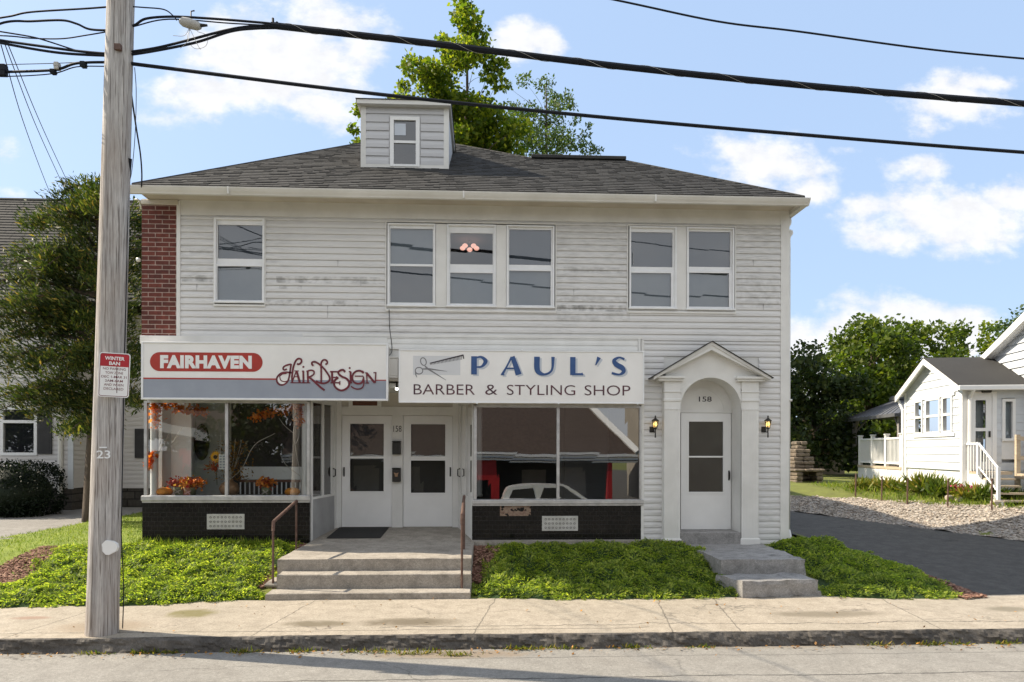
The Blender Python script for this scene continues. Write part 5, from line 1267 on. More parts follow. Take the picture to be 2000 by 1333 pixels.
mb = MB(); rp = [(x, z) for x, z in rrect(cxs, czs + .005, hw - .013, hh_ - .018, .02) if z > czs + .09]; zl = czs + .095
rp = [(cxs - hw + .013, zl), (cxs + hw - .013, zl)] + [p for p in rp]
mb.add([(x, ps_y - .0016, z) for x, z in rp], [tuple(range(len(rp)))]); mb.build('red_field', 'traffic_red', sgn, xf=sxf)
mb = MB(); text_mb(mb, 'WINTER', cxs - .10, cxs + .10, czs + .165, czs + .205, ps_y - .0024, .03); text_mb(mb, 'BAN', cxs - .055, cxs + .055, czs + .110, czs + .150, ps_y - .0024, .03); mb.build('title_lettering', 'clean_white', sgn, xf=sxf)
for i, (s, w) in enumerate((('NO PARKING', .115), ('TOW ZONE', .09), ('DEC 1-MAR 31', .128), ('2AM-6AM', .09), ('AND WHEN', .098), ('DECLARED', .10))):
    z = czs + .055 - i * .0445; mb = MB(); text_mb(mb, s, cxs - w, cxs + w, z, z + .027, ps_y - .0012, .004); mb.build('lettering', 'maroon_letter', sgn, xf=sxf)
mb = MB(); mb.box(cxs - .03, cxs + .03, ps_y + .004, pole_y - .1, czs - .2, czs + .2); mb.build('bracket', 'rust_metal', sgn)

CY = pole_y
def cable(name, label, cat, pts, r, group=None, mat='cable_black', k=8, ys=None):
    P = [pt(p[0], p[1], p[2] if len(p) > 2 else CY) for p in pts]
    mb = MB(); mb.tube(smooth_pts(P, k), r, 6); o = mb.build(name, mat); return tag(o, label, cat, group)
G = 'overhead cables along the street'
mb = MB(); P = smooth_pts([pt(530, 50, CY), pt(830, 84, CY), pt(1200, 129, CY), pt(1600, 170, CY), pt(2000, 203, CY), pt(2500, 240, CY), pt(3200, 280, CY)], 14)
mb.tube(P, .037, 8); mn = mb.build('overhead_cable', 'cable_black'); tag(mn, 'thickest black bundled cable, upper of the two long lines crossing the sky', 'cable', G)
mb = MB(); n = len(P); hel = []
for i in range(n * 12):
    u = i / 12; j = min(int(u), n - 2); p = P[j].lerp(P[j + 1], u - j); w = i * .11; hel.append(p + Vector((0, math.cos(w), math.sin(w))) * .039)
mb.tube(hel, .0022, 4); mb.build('lashing_wire', 'splice_gray', mn)
cable('overhead_cable', 'lower long thin black cable crossing the sky just above the dormer', 'cable', [(250, 124), (700, 180), (1100, 222), (1500, 258), (2000, 298), (2600, 338), (3300, 380)], .02, G)
cable('overhead_cable', 'short thin black cable in the upper right corner of the sky', 'cable', [(900, -60), (1200, 0), (1400, 42), (1560, 62), (1800, 95), (2000, 115), (2400, 150), (3000, 205)], .011, G)
cable('overhead_cable', 'thin top cable left of the pole with a small clamp', 'cable', [(-300, 60, CY), (-60, 42), (15, 33), (60, 24), (170, 17), (235, 12)], .010, G)
cable('overhead_cable', 'thin cable arching from the pole top right to the main bundle hanger', 'cable', [(235, 12), (280, 15), (320, 19), (339, 32), (345, 40)], .007, G)
cable('overhead_cable', 'upper support strand of the main bundle right of the pole', 'cable', [(235, 55), (262, 50), (285, 37), (335, 33), (400, 36), (480, 42), (540, 48), (620, 60), (800, 82)], .013, G)
cable('overhead_cable', 'slack looping black cable left of the pole bending down', 'cable', [(-300, 80), (-60, 60), (15, 43), (60, 42), (120, 40), (150, 47), (178, 58), (235, 60)], .012, G)
cable('overhead_cable', 'very thin strand running up to the pole below the looping cable', 'cable', [(-200, 64), (0, 70), (60, 75), (120, 76), (170, 69), (235, 58), (262, 52), (330, 38), (450, 46), (560, 52)], .007, G)
cable('overhead_cable', 'upper strand of the double black cable passing the pole', 'cable', [(-300, 30), (-60, 66), (0, 79), (90, 92), (150, 100), (206, 105), (235, 104), (300, 95), (360, 81), (440, 60), (490, 52), (540, 50)], .014, G)
cable('overhead_cable', 'lower strand of the double black cable passing the pole', 'cable', [(-300, 40), (-60, 73), (0, 84), (70, 97), (130, 105), (206, 109), (235, 109), (290, 102), (380, 84), (450, 62), (500, 56), (560, 55)], .014, G)
cable('overhead_cable', 'thin strand joining the double cable from upper left', 'cable', [(0, 62), (60, 72), (90, 80), (130, 93), (155, 101)], .008, G)
cable('overhead_cable', 'clamped black cable stepping up to the pole at lower left', 'cable', [(-300, 150), (-60, 142), (10, 141), (95, 138), (120, 134), (150, 124), (206, 122), (250, 124)], .014, G)
cable('overhead_cable', 'thin strand under the clamped cable at lower left', 'cable', [(-300, 160), (-60, 152), (0, 150), (60, 148), (110, 143), (150, 131), (206, 130), (235, 130)], .006, G)
cable('overhead_cable', 'thin straight messenger above the clamped cable at lower left', 'cable', [(-300, 136), (0, 127), (110, 124), (206, 120), (235, 120)], .004, G)
for (px, py, w, h, lb) in ((5, 138, 14, 22, 'large square cable clamp at the left frame edge'), (104, 141, 8, 9, 'small black cable clamp under the stepping cable'), (112, 130, 8, 14, 'light metal cable clamp at the bend of the stepping cable'), (163, 127, 9, 11, 'black cable clamp nearest the pole')):
    x, z = at(px, py, CY); s = 7.9 / FPX; mb = MB(); mb.box(x - w * s / 2, x + w * s / 2, CY - .03, CY + .03, z - h * s / 2, z + h * s / 2, .006)
    mb.box(x - w * s / 2 - .004, x + w * s / 2 + .004, CY - .034, CY + .034, z - .008, z + .008, .002); tag(mb.build('cable_clamp', 'cable_black' if 'light' not in lb else 'splice_gray'), lb, 'cable clamp', 'clamps on the street cables')
sb = thing('splice_case', 'pale grey splice case hanging on the cables right of the pole', 'splice case', pt(372, 46, CY))
x, z = at(352, 43, CY); x2, z2_ = at(392, 52, CY); mb = MB(); mb.tube([(x - .01, CY, z), (x + .03, CY, z), (x + .1, CY, z - .015), (x2 - .04, CY, z2_ + .005), (x2, CY, z2_)], [.02, .05, .057, .05, .03], 14); mb.build('case', 'splice_gray', sb, True)
mb = MB(); p = pt(373, 38, CY); mb.tube([p, p + Vector((0, 0, .09)), p + Vector((.04, 0, .10))], .008, 6); mb.tube([pt(391, 50, CY), pt(405, 50, CY)], [.022, .012], 8); mb.build('hook', 'black_metal', sb)
mb = MB()
for k, (a_, b_) in enumerate(((338, 70), (352, 95), (392, 97))):
    mb.tube(smooth_pts([pt(370, 55, CY), pt((370 + a_) / 2 + 6, 70 + 10 * k, CY - .02), pt(a_, b_, CY)], 5), .003, 4)
mb.tube(smooth_pts([pt(372, 56, CY), pt(366, 75, CY), pt(380, 95, CY), pt(402, 90, CY), pt(404, 70, CY), pt(385, 62, CY)], 5), .003, 4); mb.build('tail_wires', 'splice_gray', sb)
mb = MB(); p = pt(534, 46, CY); mb.tube([pt(533, 36, CY), pt(534, 56, CY)], .014, 6); mb.ball(pt(541, 46, CY), .02, 8, 5); tag(mb.build('cable_hanger', 'cable_black'), 'small upright hanger where the cable strands join', 'cable hanger')
# service drops
cable('service_drop', 'sagging black service cable from the pole to the left eave', 'cable', [(250, 128, CY), (256, 180, -3.2), (266, 250, -2.2), (274, 300, -1.3), (277, 340, -.8), (276, 372, -.55)], .011, 'service cables')
cable('service_drop', 'very thin wire hanging beside the pole to the eave', 'cable', [(263, 132, CY), (266, 180, -4.0), (264, 260, -3.7), (258, 330, -3.5), (252, 360, -3.5)], .004, 'service cables')
for i, (a, b, lb) in enumerate(((2, 107, 'leftmost faint service wire slanting down to the neighbour roof'), (10, 140, 'middle faint service wire slanting down behind the cedar'), (16, 152, 'rightmost faint service wire slanting down behind the cedar'))):
    cable('service_drop', lb, 'cable', [(a, 88, CY), ((a + b) / 2 - 5 + i * 2, 250, -1), (b, 400, 3), (b + 70, 560, 7.2)], .0055, 'service cables')
mb = MB(); p = pt(272, 392, -.3); mb.tube(smooth_pts([pt(262, 390, -.3), pt(272, 392, -.3), pt(276, 408, -.1)], 4), .014, 6); mb.ball(pt(270, 508, -.05), .04, 8, 5); mb.build('service_bracket', 'gutter_white', bld)

# ------------------------------------------------------------------ window display (left shop)
zf_ = zsL - .03
def dpx(px, y): return X(px, y, 950)
def pumpkin(px, w, y, lb):
    x = dpx(px, y); r = w / FPX * (12.1 + y) / 2; t = thing('pumpkin', lb, 'pumpkin', (x, y, zf_), 'pumpkins in the shop window')
    mb = MB(); mb.lathe((x, y, zf_ + r * .56), [(r * math.sin(math.pi * i / 10) * 1.0 + .002, -r * .56 * math.cos(math.pi * i / 10)) for i in range(11)], 40, lobes=16, la=.16); mb.build('body', 'pumpkin_orange', t, True)
    mb = MB(); mb.tube([(x, y, zf_ + r * 1.05), (x + .01, y, zf_ + r * 1.35)], [.016, .01], 7); mb.build('stem', 'stem_green', t)
pumpkin(321, 31, .22, 'small orange pumpkin at the left end of the shop window')
pumpkin(571, 30, .22, 'small orange pumpkin at the right end of the shop window')
def flowers(px, y, w, lb, cols, base_z=0.0):
    x = dpx(px, y); t = thing('flower_pot', lb, 'potted flowers', (x, y, zf_), 'autumn flower pots in the shop window'); r = w / FPX * 12.3 / 2
    mb = MB(); mb.lathe((x, y, zf_), [(r * .42, 0), (r * .55, .12), (r * .58, .16)], 16); mb.build('pot', 'pot_green', t, True)
    mb = MB()
    for k in range(4): a = k * 1.6 + .6; mb.ribbon([(x, zf_ + .08), (x + .07 * math.cos(a), zf_ + .08 + .05 * math.sin(a))], .02, y - r * .6 - .0006 * k)
    mb.build('bow', 'twig_pale', t)
    rng = np.random.default_rng(int(px)); n = 420
    for j, c in enumerate(cols):
        m_ = n // len(cols); cx = x + rng.normal(0, r * .2) + r * .45 * (j - (len(cols) - 1) / 2); C = np.array([cx, y, zf_ + .235]) + rng.normal(size=(m_, 3)) * np.array([r * .32, r * .35, .038])
        quads_np('blossoms', leaf_quads(C, .05, .8, .2, .4, rng), c, t)
flowers(352, .34, 42, 'round mound of dark red and orange flowers behind the left pumpkin', ['flower_red', 'flower_orange'])
flowers(372, .18, 40, 'pot of yellow and dark red flowers with straw bow, left of the mullion', ['flower_yellow', 'flower_red', 'flower_orange'])
flowers(521, .2, 34, 'pot of orange flowers with straw bow, right of the mullion', ['flower_orange', 'flower_red', 'flower_orange'])
vz = thing('vase', 'round tan vase of dried stems behind the window mullion', 'vase', (dpx(448, .3), .3, zf_))
x = dpx(448, .3); mb = MB(); mb.lathe((x, .3, zf_), [(.08, 0), (.15, .06), (.175, .14), (.14, .22), (.06, .27), (.07, .29)], 20); mb.build('body', 'vase_tan', vz, True)
rng = np.random.default_rng(3); mb = MB()
for k in range(10):
    a = rng.uniform(-1, 1); mb.tube(smooth_pts([(x, .3, zf_ + .26), (x + a * .1, .3, zf_ + .5), (x + a * .25, .3 + rng.uniform(-.1, .1), zf_ + rng.uniform(.7, 1.15))], 4), .004, 4)
mb.tube(smooth_pts([(x, .25, zf_ + .27), (x + .25, .22, zf_ + .5), pt(497, 870, .2), pt(537, 847, .2)], 5), .007, 5); mb.build('stems', 'twig_pale', vz)
C = np.stack([x + .06 + rng.normal(0, .14, 700), .3 + rng.normal(0, .07, 700), zf_ + rng.uniform(.28, .98, 700)], 1); quads_np('dried_foliage', leaf_quads(C, .05, .4, .2, .5, rng), 'dried_leaf', vz)
sf = thing('sunflower_bunch', 'yellow sunflower over a red bloom behind the glass', 'flowers', pt(420, 925, .25))
mb = MB(); c = pt(421, 893, .25)
for k in range(16):
    w = k * math.pi / 8; p = c + Vector((math.cos(w) * .1, -.005 * (k % 2), math.sin(w) * .12)); d = Vector((math.cos(w), 0, math.sin(w))); s = Vector((-math.sin(w), 0, math.cos(w))) * .02; mb.add([c + d * .03, c + d * .07 + s, p, c + d * .07 - s], [(0, 1, 2, 3)])
mb.build('petals', 'flower_yellow', sf); mb = MB(); mb.ball(c + Vector((0, -.01, 0)), .035, 10, 6, sy=.4); mb.build('flower_center', 'wreath_brown', sf)
rng = np.random.default_rng(6); C = np.array(pt(416, 912, .26)) + rng.normal(size=(160, 3)) * np.array([.06, .03, .03]); quads_np('red_bloom', leaf_quads(C, .05, .5, 0, .4, rng), 'flower_red', sf)
mb = MB(); mb.tube([c + Vector((0, .01, -.03)), (c.x + .02, .27, zf_ + .2)], .006, 5); mb.build('flower_stem', 'stem_green', sf)
hs = thing('window_notice', 'small white paper notice with lines of purple print taped by the mullion', 'notice', pt(434, 917, .02)); a = rc(428, 441, 888, 917, .02)
mb = MB(); mb.box(a[0], a[1], .012, .016, a[2], a[3]); mb.build('sheet', 'clean_white', hs); mb = MB()
for j in range(5):
    for i in range(2): mb.box(a[0] + .015 + i * .055, a[0] + .05 + i * .055, .009, .0115, a[3] - .045 - j * .048, a[3] - .022 - j * .048)
mb.build('print', 'band_gray', hs)
def garland(name, lb, pts, n, sd):
    rng = np.random.default_rng(sd); P = [pt(a, b, .1) for a, b in pts]; t = thing(name, lb, 'garland', P[0], 'autumn leaf garlands'); sp2 = smooth_pts(P, 8)
    mb = MB(); mb.tube(sp2, .004, 4); mb.build('vine', 'wreath_brown', t)
    idx = rng.integers(0, len(sp2), n); C = np.array([tuple(sp2[i]) for i in idx]) + rng.normal(size=(n, 3)) * np.array([.035, .02, .035]); quads_np('leaves', leaf_quads(C, .07, .7, 0, .5, rng), 'autumn_leaf', t)
garland('leaf_garland', 'orange leaf garland hanging in the upper left corner of the shop window', [(306, 830), (303, 800), (310, 790), (330, 793), (355, 800), (380, 802), (400, 806)], 420, 1)
garland('leaf_garland', 'orange leaf garland hanging in the upper right corner of the shop window', [(495, 815), (520, 806), (548, 803), (570, 796), (584, 792), (586, 812), (583, 828)], 400, 2)
garland('leaf_garland', 'small orange leaf cluster low on the left window column', [(288, 912), (296, 900), (299, 885)], 110, 3)
for k, (lb, br) in enumerate((('pale bare branch standing at the right end of the shop window', [[(589, 965), (585, 920), (578, 880), (573, 845), (577, 825)], [(578, 867), (584, 850), (583, 815)], [(574, 847), (556, 832), (545, 817)], [(586, 930), (560, 910), (548, 890)]]),
                              ('thin pale branch standing at the left end of the shop window', [[(304, 965), (306, 920), (308, 880), (318, 850), (313, 820)], [(307, 890), (330, 850), (336, 843)], [(334, 870), (350, 845), (356, 835)]]),
                              ('thin pale branch above the sunflower in the shop window', [[(430, 890), (431, 860), (430, 845), (424, 822)]]))):
    t = thing('bare_branch', lb, 'branch', pt(br[0][0][0], 965, .15), 'pale branches in the shop window')
    mb = MB()
    for b in br: P = smooth_pts([pt(a_, b_, .15) for a_, b_ in b], 5); mb.tube(P, lerpw([.007, .003], len(P)), 5)
    mb.build('branch', 'twig_pale', t)
wr = tag(MB().add([], []) and (lambda m: (m.lathe((0, 0, 0), [(.001, 0)], 3), m)[1])(MB()).build('tmp', 'wreath_brown'), 'x', 'x'); bpy.data.objects.remove(wr)
mb = MB(); c = pt(394, 864, 1.84); ringp = [c + Vector((.12 * math.cos(w), 0, .33 * math.sin(w))) for w in [k * math.pi / 12 for k in range(25)]]; mb.tube(ringp, .035, 8, False); wv = mb.build('oval_wreath', 'wreath_brown', smooth=True); tag(wv, 'tall dark oval mirror framed in twigs on the inner wall', 'wall mirror')
mb = MB(); mb.add([(c.x + .11 * math.cos(w), 1.83, c.z + .32 * math.sin(w)) for w in [k * math.pi / 12 for k in range(24)]], [tuple(range(24))]); mb.build('mirror', 'opp_dark', wv)
# bench inside
bn = thing('indoor_bench', 'grey backed slatted bench inside the left shop', 'bench', (X(530, 1.0), 1.1, .5)); mb = MB(); a = rc(470, 595, 912, 937, 1.0); mb.box(a[0], a[1], 1.0, 1.04, a[2], a[3]); mb.build('backrest', 'interior_wall', bn)
mb = MB(); mb.box(a[0], a[1], .98, 1.03, a[2] - .05, a[2] - .005); mb.box(a[0], a[1], .8, 1.2, .75, .8); mb.build('rail', 'wood_brown', bn)
mb = MB()
for k in range(15): xx = a[0] + (a[1] - a[0]) * k / 14; mb.box(xx - .01, xx + .01, 1.0, 1.02, .46, a[2] - .05)
mb.build('slats', 'vinyl_frame', bn)

# ------------------------------------------------------------------ trees
DENS = 2.3
def crown(parent, clusters, per, size, mat, seed, asp=.7, name='crown', sq=.75, up=.3):
    rng = np.random.default_rng(seed); Cs = []
    for (c, r) in clusters:
        n = int(per * DENS * (r ** 2)); v = rng.normal(size=(n, 3)); v /= np.linalg.norm(v, axis=1)[:, None]; rad = r * rng.uniform(.35, 1, n) ** .5 * (1 + .18 * rng.normal(size=n))
        Cs.append(np.array(c) + v * rad[:, None] * np.array([1, 1, sq]))
    C = np.concatenate(Cs); return quads_np(name, leaf_quads(C, size, asp, up, .45, rng), mat, parent)
def tree(name, label, cat, base, htop, trunk_r, clusters, per, leaf, mat, seed, group=None, lean=0.0, asp=.7, fork=.35):
    t = thing(name, label, cat, base, group); b = Vector(base); top = Vector((b.x + lean, b.y, htop)); rnd = random.Random(seed)
    mb = MB(); P = [b - Vector((0, 0, .2))] + [b.lerp(top, k / 6) + Vector((rnd.uniform(-.08, .08), rnd.uniform(-.08, .08), 0)) * (k < 6) for k in range(1, 7)]; P = smooth_pts(P, 4)
    mb.tube(P, [trunk_r * (1 - .88 * i / (len(P) - 1)) for i in range(len(P))], 9); mb.build('trunk', 'bark', t, True)
    mb = MB()
    for (c, r) in clusters:
        c = Vector(c); zz_ = max(b.z + (htop - b.z) * fork * rnd.uniform(.6, 1), min(c.z - .6 * (Vector((c.x, c.y)) - Vector((b.x, b.y))).length - .2, htop * .93)); u = (zz_ - b.z) / (htop - b.z); s = b.lerp(top, u); mid = s.lerp(c, .5) + Vector((rnd.uniform(-.2, .2), rnd.uniform(-.2, .2), rnd.uniform(-.1, .25)))
        Q = smooth_pts([s, mid, c], 4); r0 = max(.012, trunk_r * .38 * (1 - u)); mb.tube(Q, [r0 * (1 - .75 * i / (len(Q) - 1)) for i in range(len(Q))], 5)
    mb.build('limbs', 'bark', t)
    crown(t, clusters, per, leaf, mat, seed, asp); return t
def cl_px(spec, Y, dy, seed, r_scale=1.4):
    """clusters given by where they stand in the tree's own plane; depth scattered"""
    rnd = random.Random(seed); o = []
    for (px, py, r) in spec:
        yy = Y + rnd.uniform(-dy, dy); p = pt(px, py, Y); o.append(((p.x, yy, p.z), r * (Y + 12.1) / FPX * r_scale))
    return o
# tall maple behind the roof
sp1 = [(905, 45, 14), (925, 60, 18), (890, 75, 18), (930, 95, 20), (898, 110, 20), (870, 95, 14), (860, 65, 10), (845, 118, 16), (935, 140, 16), (905, 150, 24), (870, 150, 22), (840, 150, 18), (950, 125, 10),
       (815, 175, 18), (800, 135, 12), (785, 150, 10), (850, 185, 26), (885, 190, 26), (925, 180, 22), (955, 165, 16), (975, 170, 12), (790, 195, 16), (822, 205, 18), (865, 220, 24), (905, 225, 20), (945, 215, 20), (970, 200, 14),
       (780, 225, 14), (935, 250, 22), (905, 262, 22), (965, 245, 18), (985, 270, 18), (900, 290, 24), (940, 285, 24), (975, 295, 20), (1010, 285, 18), (690, 262, 12), (688, 248, 9), (850, 255, 24), (715, 240, 12), (760, 260, 20), (740, 235, 12), (800, 250, 20), (1000, 310, 20), (870, 320, 30), (800, 300, 30), (895, 180, 24), (860, 205, 24), (925, 215, 24), (880, 245, 26), (930, 270, 26), (835, 230, 22), (960, 260, 22), (905, 240, 20), (955, 300, 26), (885, 120, 18), (915, 85, 18), (900, 60, 14), (915, 35, 11), (908, 22, 8), (850, 170, 20), (820, 215, 20)]
Ym = 15.0
mb_ = pt(910, 900, Ym); tree('maple_tree', 'tall bright green maple rising behind the roof beside the dormer', 'tree', (mb_.x, Ym, .5), Z(60, 905, Ym), .24, cl_px(sp1, Ym, 1.6, 1, 1.4), 430, .17, 'leaf_maple', 11)
sp2 = [(1080, 165, 10), (1095, 180, 13), (1060, 190, 12), (1020, 180, 10), (1005, 195, 12), (1035, 205, 14), (1085, 205, 14), (1105, 200, 9), (1010, 225, 16), (1050, 230, 18), (1085, 235, 15), (1110, 225, 9), (1120, 240, 8), (1000, 255, 18), (1040, 260, 20), (1085, 262, 18), (1115, 265, 12), (1145, 262, 7), (1150, 250, 5), (1015, 290, 20), (1055, 292, 20), (1095, 290, 16), (1130, 285, 10), (1145, 300, 12), (1165, 300, 7), (1120, 312, 16), (1180, 318, 8), (990, 165, 7), (1060, 330, 26)]
Yn = 19.0; mb_ = pt(1065, 900, Yn); tree('gray_green_tree', 'smaller grey green tree behind the roof ridge, right of the maple', 'tree', (mb_.x, Yn, .5), Z(165, 1075, Yn), .2, cl_px(sp2, Yn, 1.2, 2, 1.5), 420, .15, 'leaf_graygreen', 12, asp=.5)
# line of trees at the right rear
def blob(px0, px1, pyt, pyb, n, r, seed, f=lambda u: 1 - abs(2 * u - 1) ** 7):
    rnd = random.Random(seed); o = []
    for i in range(n):
        u = rnd.random(); top = pyb - (pyb - pyt) * max(.25, f(u)) * (.88 + .16 * math.sin(u * 17 + seed) + .06 * math.sin(u * 41)); o.append((px0 + (px1 - px0) * u, top + (pyb - top) * rnd.random() ** 1.3, r * rnd.uniform(.6, 1.25)))
    return o
GT = 'trees behind the neighbouring yard'
spec = blob(1515, 1665, 682, 915, 85, 20, 31); Y = 13.5; p = pt(1590, 940, Y); tree('broadleaf_tree', 'dark broadleaf tree just beyond the shop corner, over the stone fireplace', 'tree', (p.x, Y, .95), Z(700, 1590, Y), .2, cl_px(spec, Y, 1.8, 31), 260, .17, 'leaf_dark', 31, GT)
spec = blob(1630, 1770, 640, 905, 80, 21, 32); Y = 19; p = pt(1700, 940, Y); tree('broadleaf_tree', 'tall olive green tree behind the dark gazebo', 'tree', (p.x, Y, 1.0), Z(660, 1700, Y), .24, cl_px(spec, Y, 2, 32), 230, .2, 'leaf_mid', 32, GT)
spec = blob(1720, 1850, 645, 905, 80, 21, 33); Y = 20.5; p = pt(1785, 940, Y); tree('broadleaf_tree', 'yellow green tree directly behind the white porch gable', 'tree', (p.x, Y, 1.0), Z(660, 1785, Y), .24, cl_px(spec, Y, 2, 33), 230, .2, 'leaf_mid', 33, GT)
spec = blob(1835, 1960, 652, 860, 60, 16, 34); Y = 30; p = pt(1890, 930, Y); tree('broadleaf_tree', 'farther small green tree between porch ridge and house rake', 'tree', (p.x, Y, 1.0), Z(670, 1890, Y), .24, cl_px(spec, Y, 2.4, 34), 180, .24, 'leaf_maple', 34, GT)
spec = blob(1950, 2060, 605, 860, 60, 20, 35); Y = 26; p = pt(2010, 930, Y); tree('broadleaf_tree', 'dark tree showing above the neighbour roof at the right frame edge', 'tree', (p.x, Y, 1.0), Z(620, 2010, Y), .24, cl_px(spec, Y, 2, 35), 200, .22, 'leaf_graygreen', 35, GT)
spec = blob(1500, 1780, 770, 940, 60, 20, 36, lambda u: .95); Y = 25; p = pt(1640, 940, Y); tree('broadleaf_tree', 'low spreading dark tree filling the back of the yard', 'tree', (p.x, Y, 1.0), Z(790, 1640, Y), .24, cl_px(spec, Y, 2, 36), 150, .24, 'leaf_dark', 36, GT)
# trees and houses farther left/right for the wider street (also seen in reflections)
# cedar at the left
cd_ = thing('cedar_tree', 'large drooping evergreen between the left house and the brick corner', 'tree', (-8.95, 4.0, .44)); Yc = 4.0
rnd = random.Random(8); mb = MB(); tp = [Vector((-8.95, Yc, .3)), Vector((-8.85, Yc, 3)), Vector((-8.7, Yc, 6)), Vector((-8.9, Yc, 7.9))]; P = smooth_pts(tp, 6); mb.tube(P, lerpw([.2, .03], len(P)), 9); mb.build('trunk', 'bark', cd_, True)
bou = MB(); Cn = []; Dn = []; rng = np.random.default_rng(9)
def bough(s, e, r, n, spread):
    s, e = Vector(s), Vector(e); mid = s.lerp(e, .55) + Vector((0, 0, .28)); Q = smooth_pts([s, mid, e], 5); bou.tube(Q, [r * (1 - .8 * i / (len(Q) - 1)) for i in range(len(Q))], 5)
    for i in range(n):
        u = rng.uniform(.12, 1) ** .8; j = min(int(u * (len(Q) - 1)), len(Q) - 2); p = Q[j].lerp(Q[j + 1], u * (len(Q) - 1) - j); w = spread * (1.15 - u * .6)
        sp3 = p + Vector((rng.normal(0, w), rng.normal(0, w), rng.normal(-.06, w * .32))); dd = (e - s).normalized()
        m_ = int(rng.integers(30, 56)); loc = np.array(sp3) + rng.normal(size=(m_, 3)) * np.array([.12, .12, .09]); Cn.append(loc); Dn.append(np.tile(np.array([dd.x * .8 + rng.normal(0, .4), dd.y * .8 + rng.normal(0, .4), .55]), (m_, 1)))
ends = [(20, 500), (60, 440), (75, 430), (110, 395), (160, 400), (60, 530), (0, 560), (-40, 600), (30, 590), (90, 520), (140, 470), (30, 660), (80, 640), (-30, 680), (10, 730), (60, 720), (120, 700), (30, 780), (90, 790), (150, 800), (60, 810), (130, 835), (180, 830), (120, 600), (160, 640), (100, 570), (200, 560), (170, 520), (190, 720), (210, 780), (150, 560), (0, 620), (215, 440), (40, 560), (5, 520), (120, 450), (100, 660), (-20, 640), (70, 760), (-60, 560), (-80, 640), (-60, 720), (-20, 780), (20, 700), (50, 600), (110, 740), (20, 620), (80, 490), (130, 430), (0, 800)]
for (px, py) in ends:
    e = pt(px, py, Yc + rng.uniform(-1.3, .6)); z0 = e.z + rng.uniform(-.5, .5) * .6; s = (-8.8, Yc, max(1.9, min(8.3, z0))); bough(s, e, .05, 20, .17)
for k in range(22):
    zc_ = rng.uniform(2.3, 8.0); a = rng.uniform(0, 6.28); L2 = rng.uniform(.8, 1.55) * (1.1 - (zc_ - 2.3) / 12); e = (-7.7 + L2 * math.cos(a) * 1.0, Yc + L2 * math.sin(a) * 1.4, zc_ + rng.uniform(-.3, .2)); e = (min(e[0], -6.45), e[1], e[2]); bough((-8.75, Yc, zc_), e, .035, 22, .18)
bou.build('boughs', 'bark', cd_)
C = np.concatenate(Cn); Dn = np.concatenate(Dn); quads_np('crown', leaf_quads(C, .12, .22, .5, .5, rng, Dn), 'needle_dark', cd_)
# hedge
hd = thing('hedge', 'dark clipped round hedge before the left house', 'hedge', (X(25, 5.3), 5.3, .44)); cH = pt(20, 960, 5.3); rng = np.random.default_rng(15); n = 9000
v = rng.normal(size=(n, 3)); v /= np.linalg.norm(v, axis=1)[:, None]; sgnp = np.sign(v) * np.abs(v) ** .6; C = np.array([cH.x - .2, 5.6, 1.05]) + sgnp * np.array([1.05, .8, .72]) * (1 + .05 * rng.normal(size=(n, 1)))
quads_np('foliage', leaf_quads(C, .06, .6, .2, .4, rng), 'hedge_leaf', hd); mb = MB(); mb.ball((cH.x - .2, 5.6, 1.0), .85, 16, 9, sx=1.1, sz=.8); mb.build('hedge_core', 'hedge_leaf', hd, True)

# ------------------------------------------------------------------ left neighbour house
lh = thing('neighbor_house', 'old white clapboard house with grey roof behind the cedar, at the left', 'house', (-14, 8, .44))
HY = 7.0; zf0, zf1 = Z(954, 60, HY), 6.0
hx1 = X(143, HY); mb = MB(); wl = rc(2, 74, 795, 890, HY)
siding(mb, hx1 - 6.5, hx1, zf0, zf1, [(wl[0], wl[1], wl[2], wl[3])], Y=HY, pitch=.13, out=.014, jit=False)
mb.box(hx1 - 6.5, wl[0], HY, HY + .1, zf0, zf1); mb.box(wl[1], hx1, HY, HY + .1, zf0, zf1); mb.box(wl[0], wl[1], HY, HY + .1, zf0, wl[2]); mb.box(wl[0], wl[1], HY, HY + .1, wl[3], zf1)
siding(mb, hx1 + .0, hx1 + 4.2, Z(954, 200, HY + 1.2), zf1, [], Y=HY + 1.2, pitch=.13, out=.014, jit=False); mb.box(hx1, hx1 + 4.2, HY + 1.2, HY + 6, zf0, zf1); mb.box(hx1 - 6.5, hx1 - .11, HY + .3, HY + 7, zf0, zf1)
mb.box(hx1 - .1, hx1 - .0, HY + .001, HY + 1.19, zf0, zf1)
z = zf0
while z < zf1 - .05: mb.add([(hx1 + .022, HY + .02, z), (hx1 + .022, HY + 1.18, z), (hx1 + .002, HY + 1.18, z + .13), (hx1 + .002, HY + .02, z + .13), (hx1, HY + .02, z), (hx1, HY + 1.18, z)], [(0, 1, 2, 3), (0, 4, 5, 1)]); z += .13
mb.build('wall', 'siding_old', lh)
mb = MB(); mb.box(hx1 - 6.4, hx1 - .05, HY + .03, HY + .2, .3, zf0 - .001); mb.box(hx1, hx1 + 4.1, HY + 1.25, HY + 1.4, .3, zf0 - .001); mb.box(hx1 - .2, hx1 - .06, HY + .201, HY + 1.4, .3, zf0 - .002); mb.build('foundation', 'rubble_stone', lh)
mb = MB(); mb.box(hx1 - .12, hx1 + .02, HY - .03, HY, zf0 - .02, zf1); mb.box(hx1 + 4.1, hx1 + 4.22, HY + 1.17, HY + 1.2, zf0, zf1); mb.build('corner_board', 'siding_neighbor', lh)
mb = MB(); mb.tube([(X(118, HY - .06), HY - .06, .9), (X(118, HY - .06), HY - .06, zf1)], .06, 8); mb.build('downspout', 'gutter_white', lh)
mb = MB(); e = .08
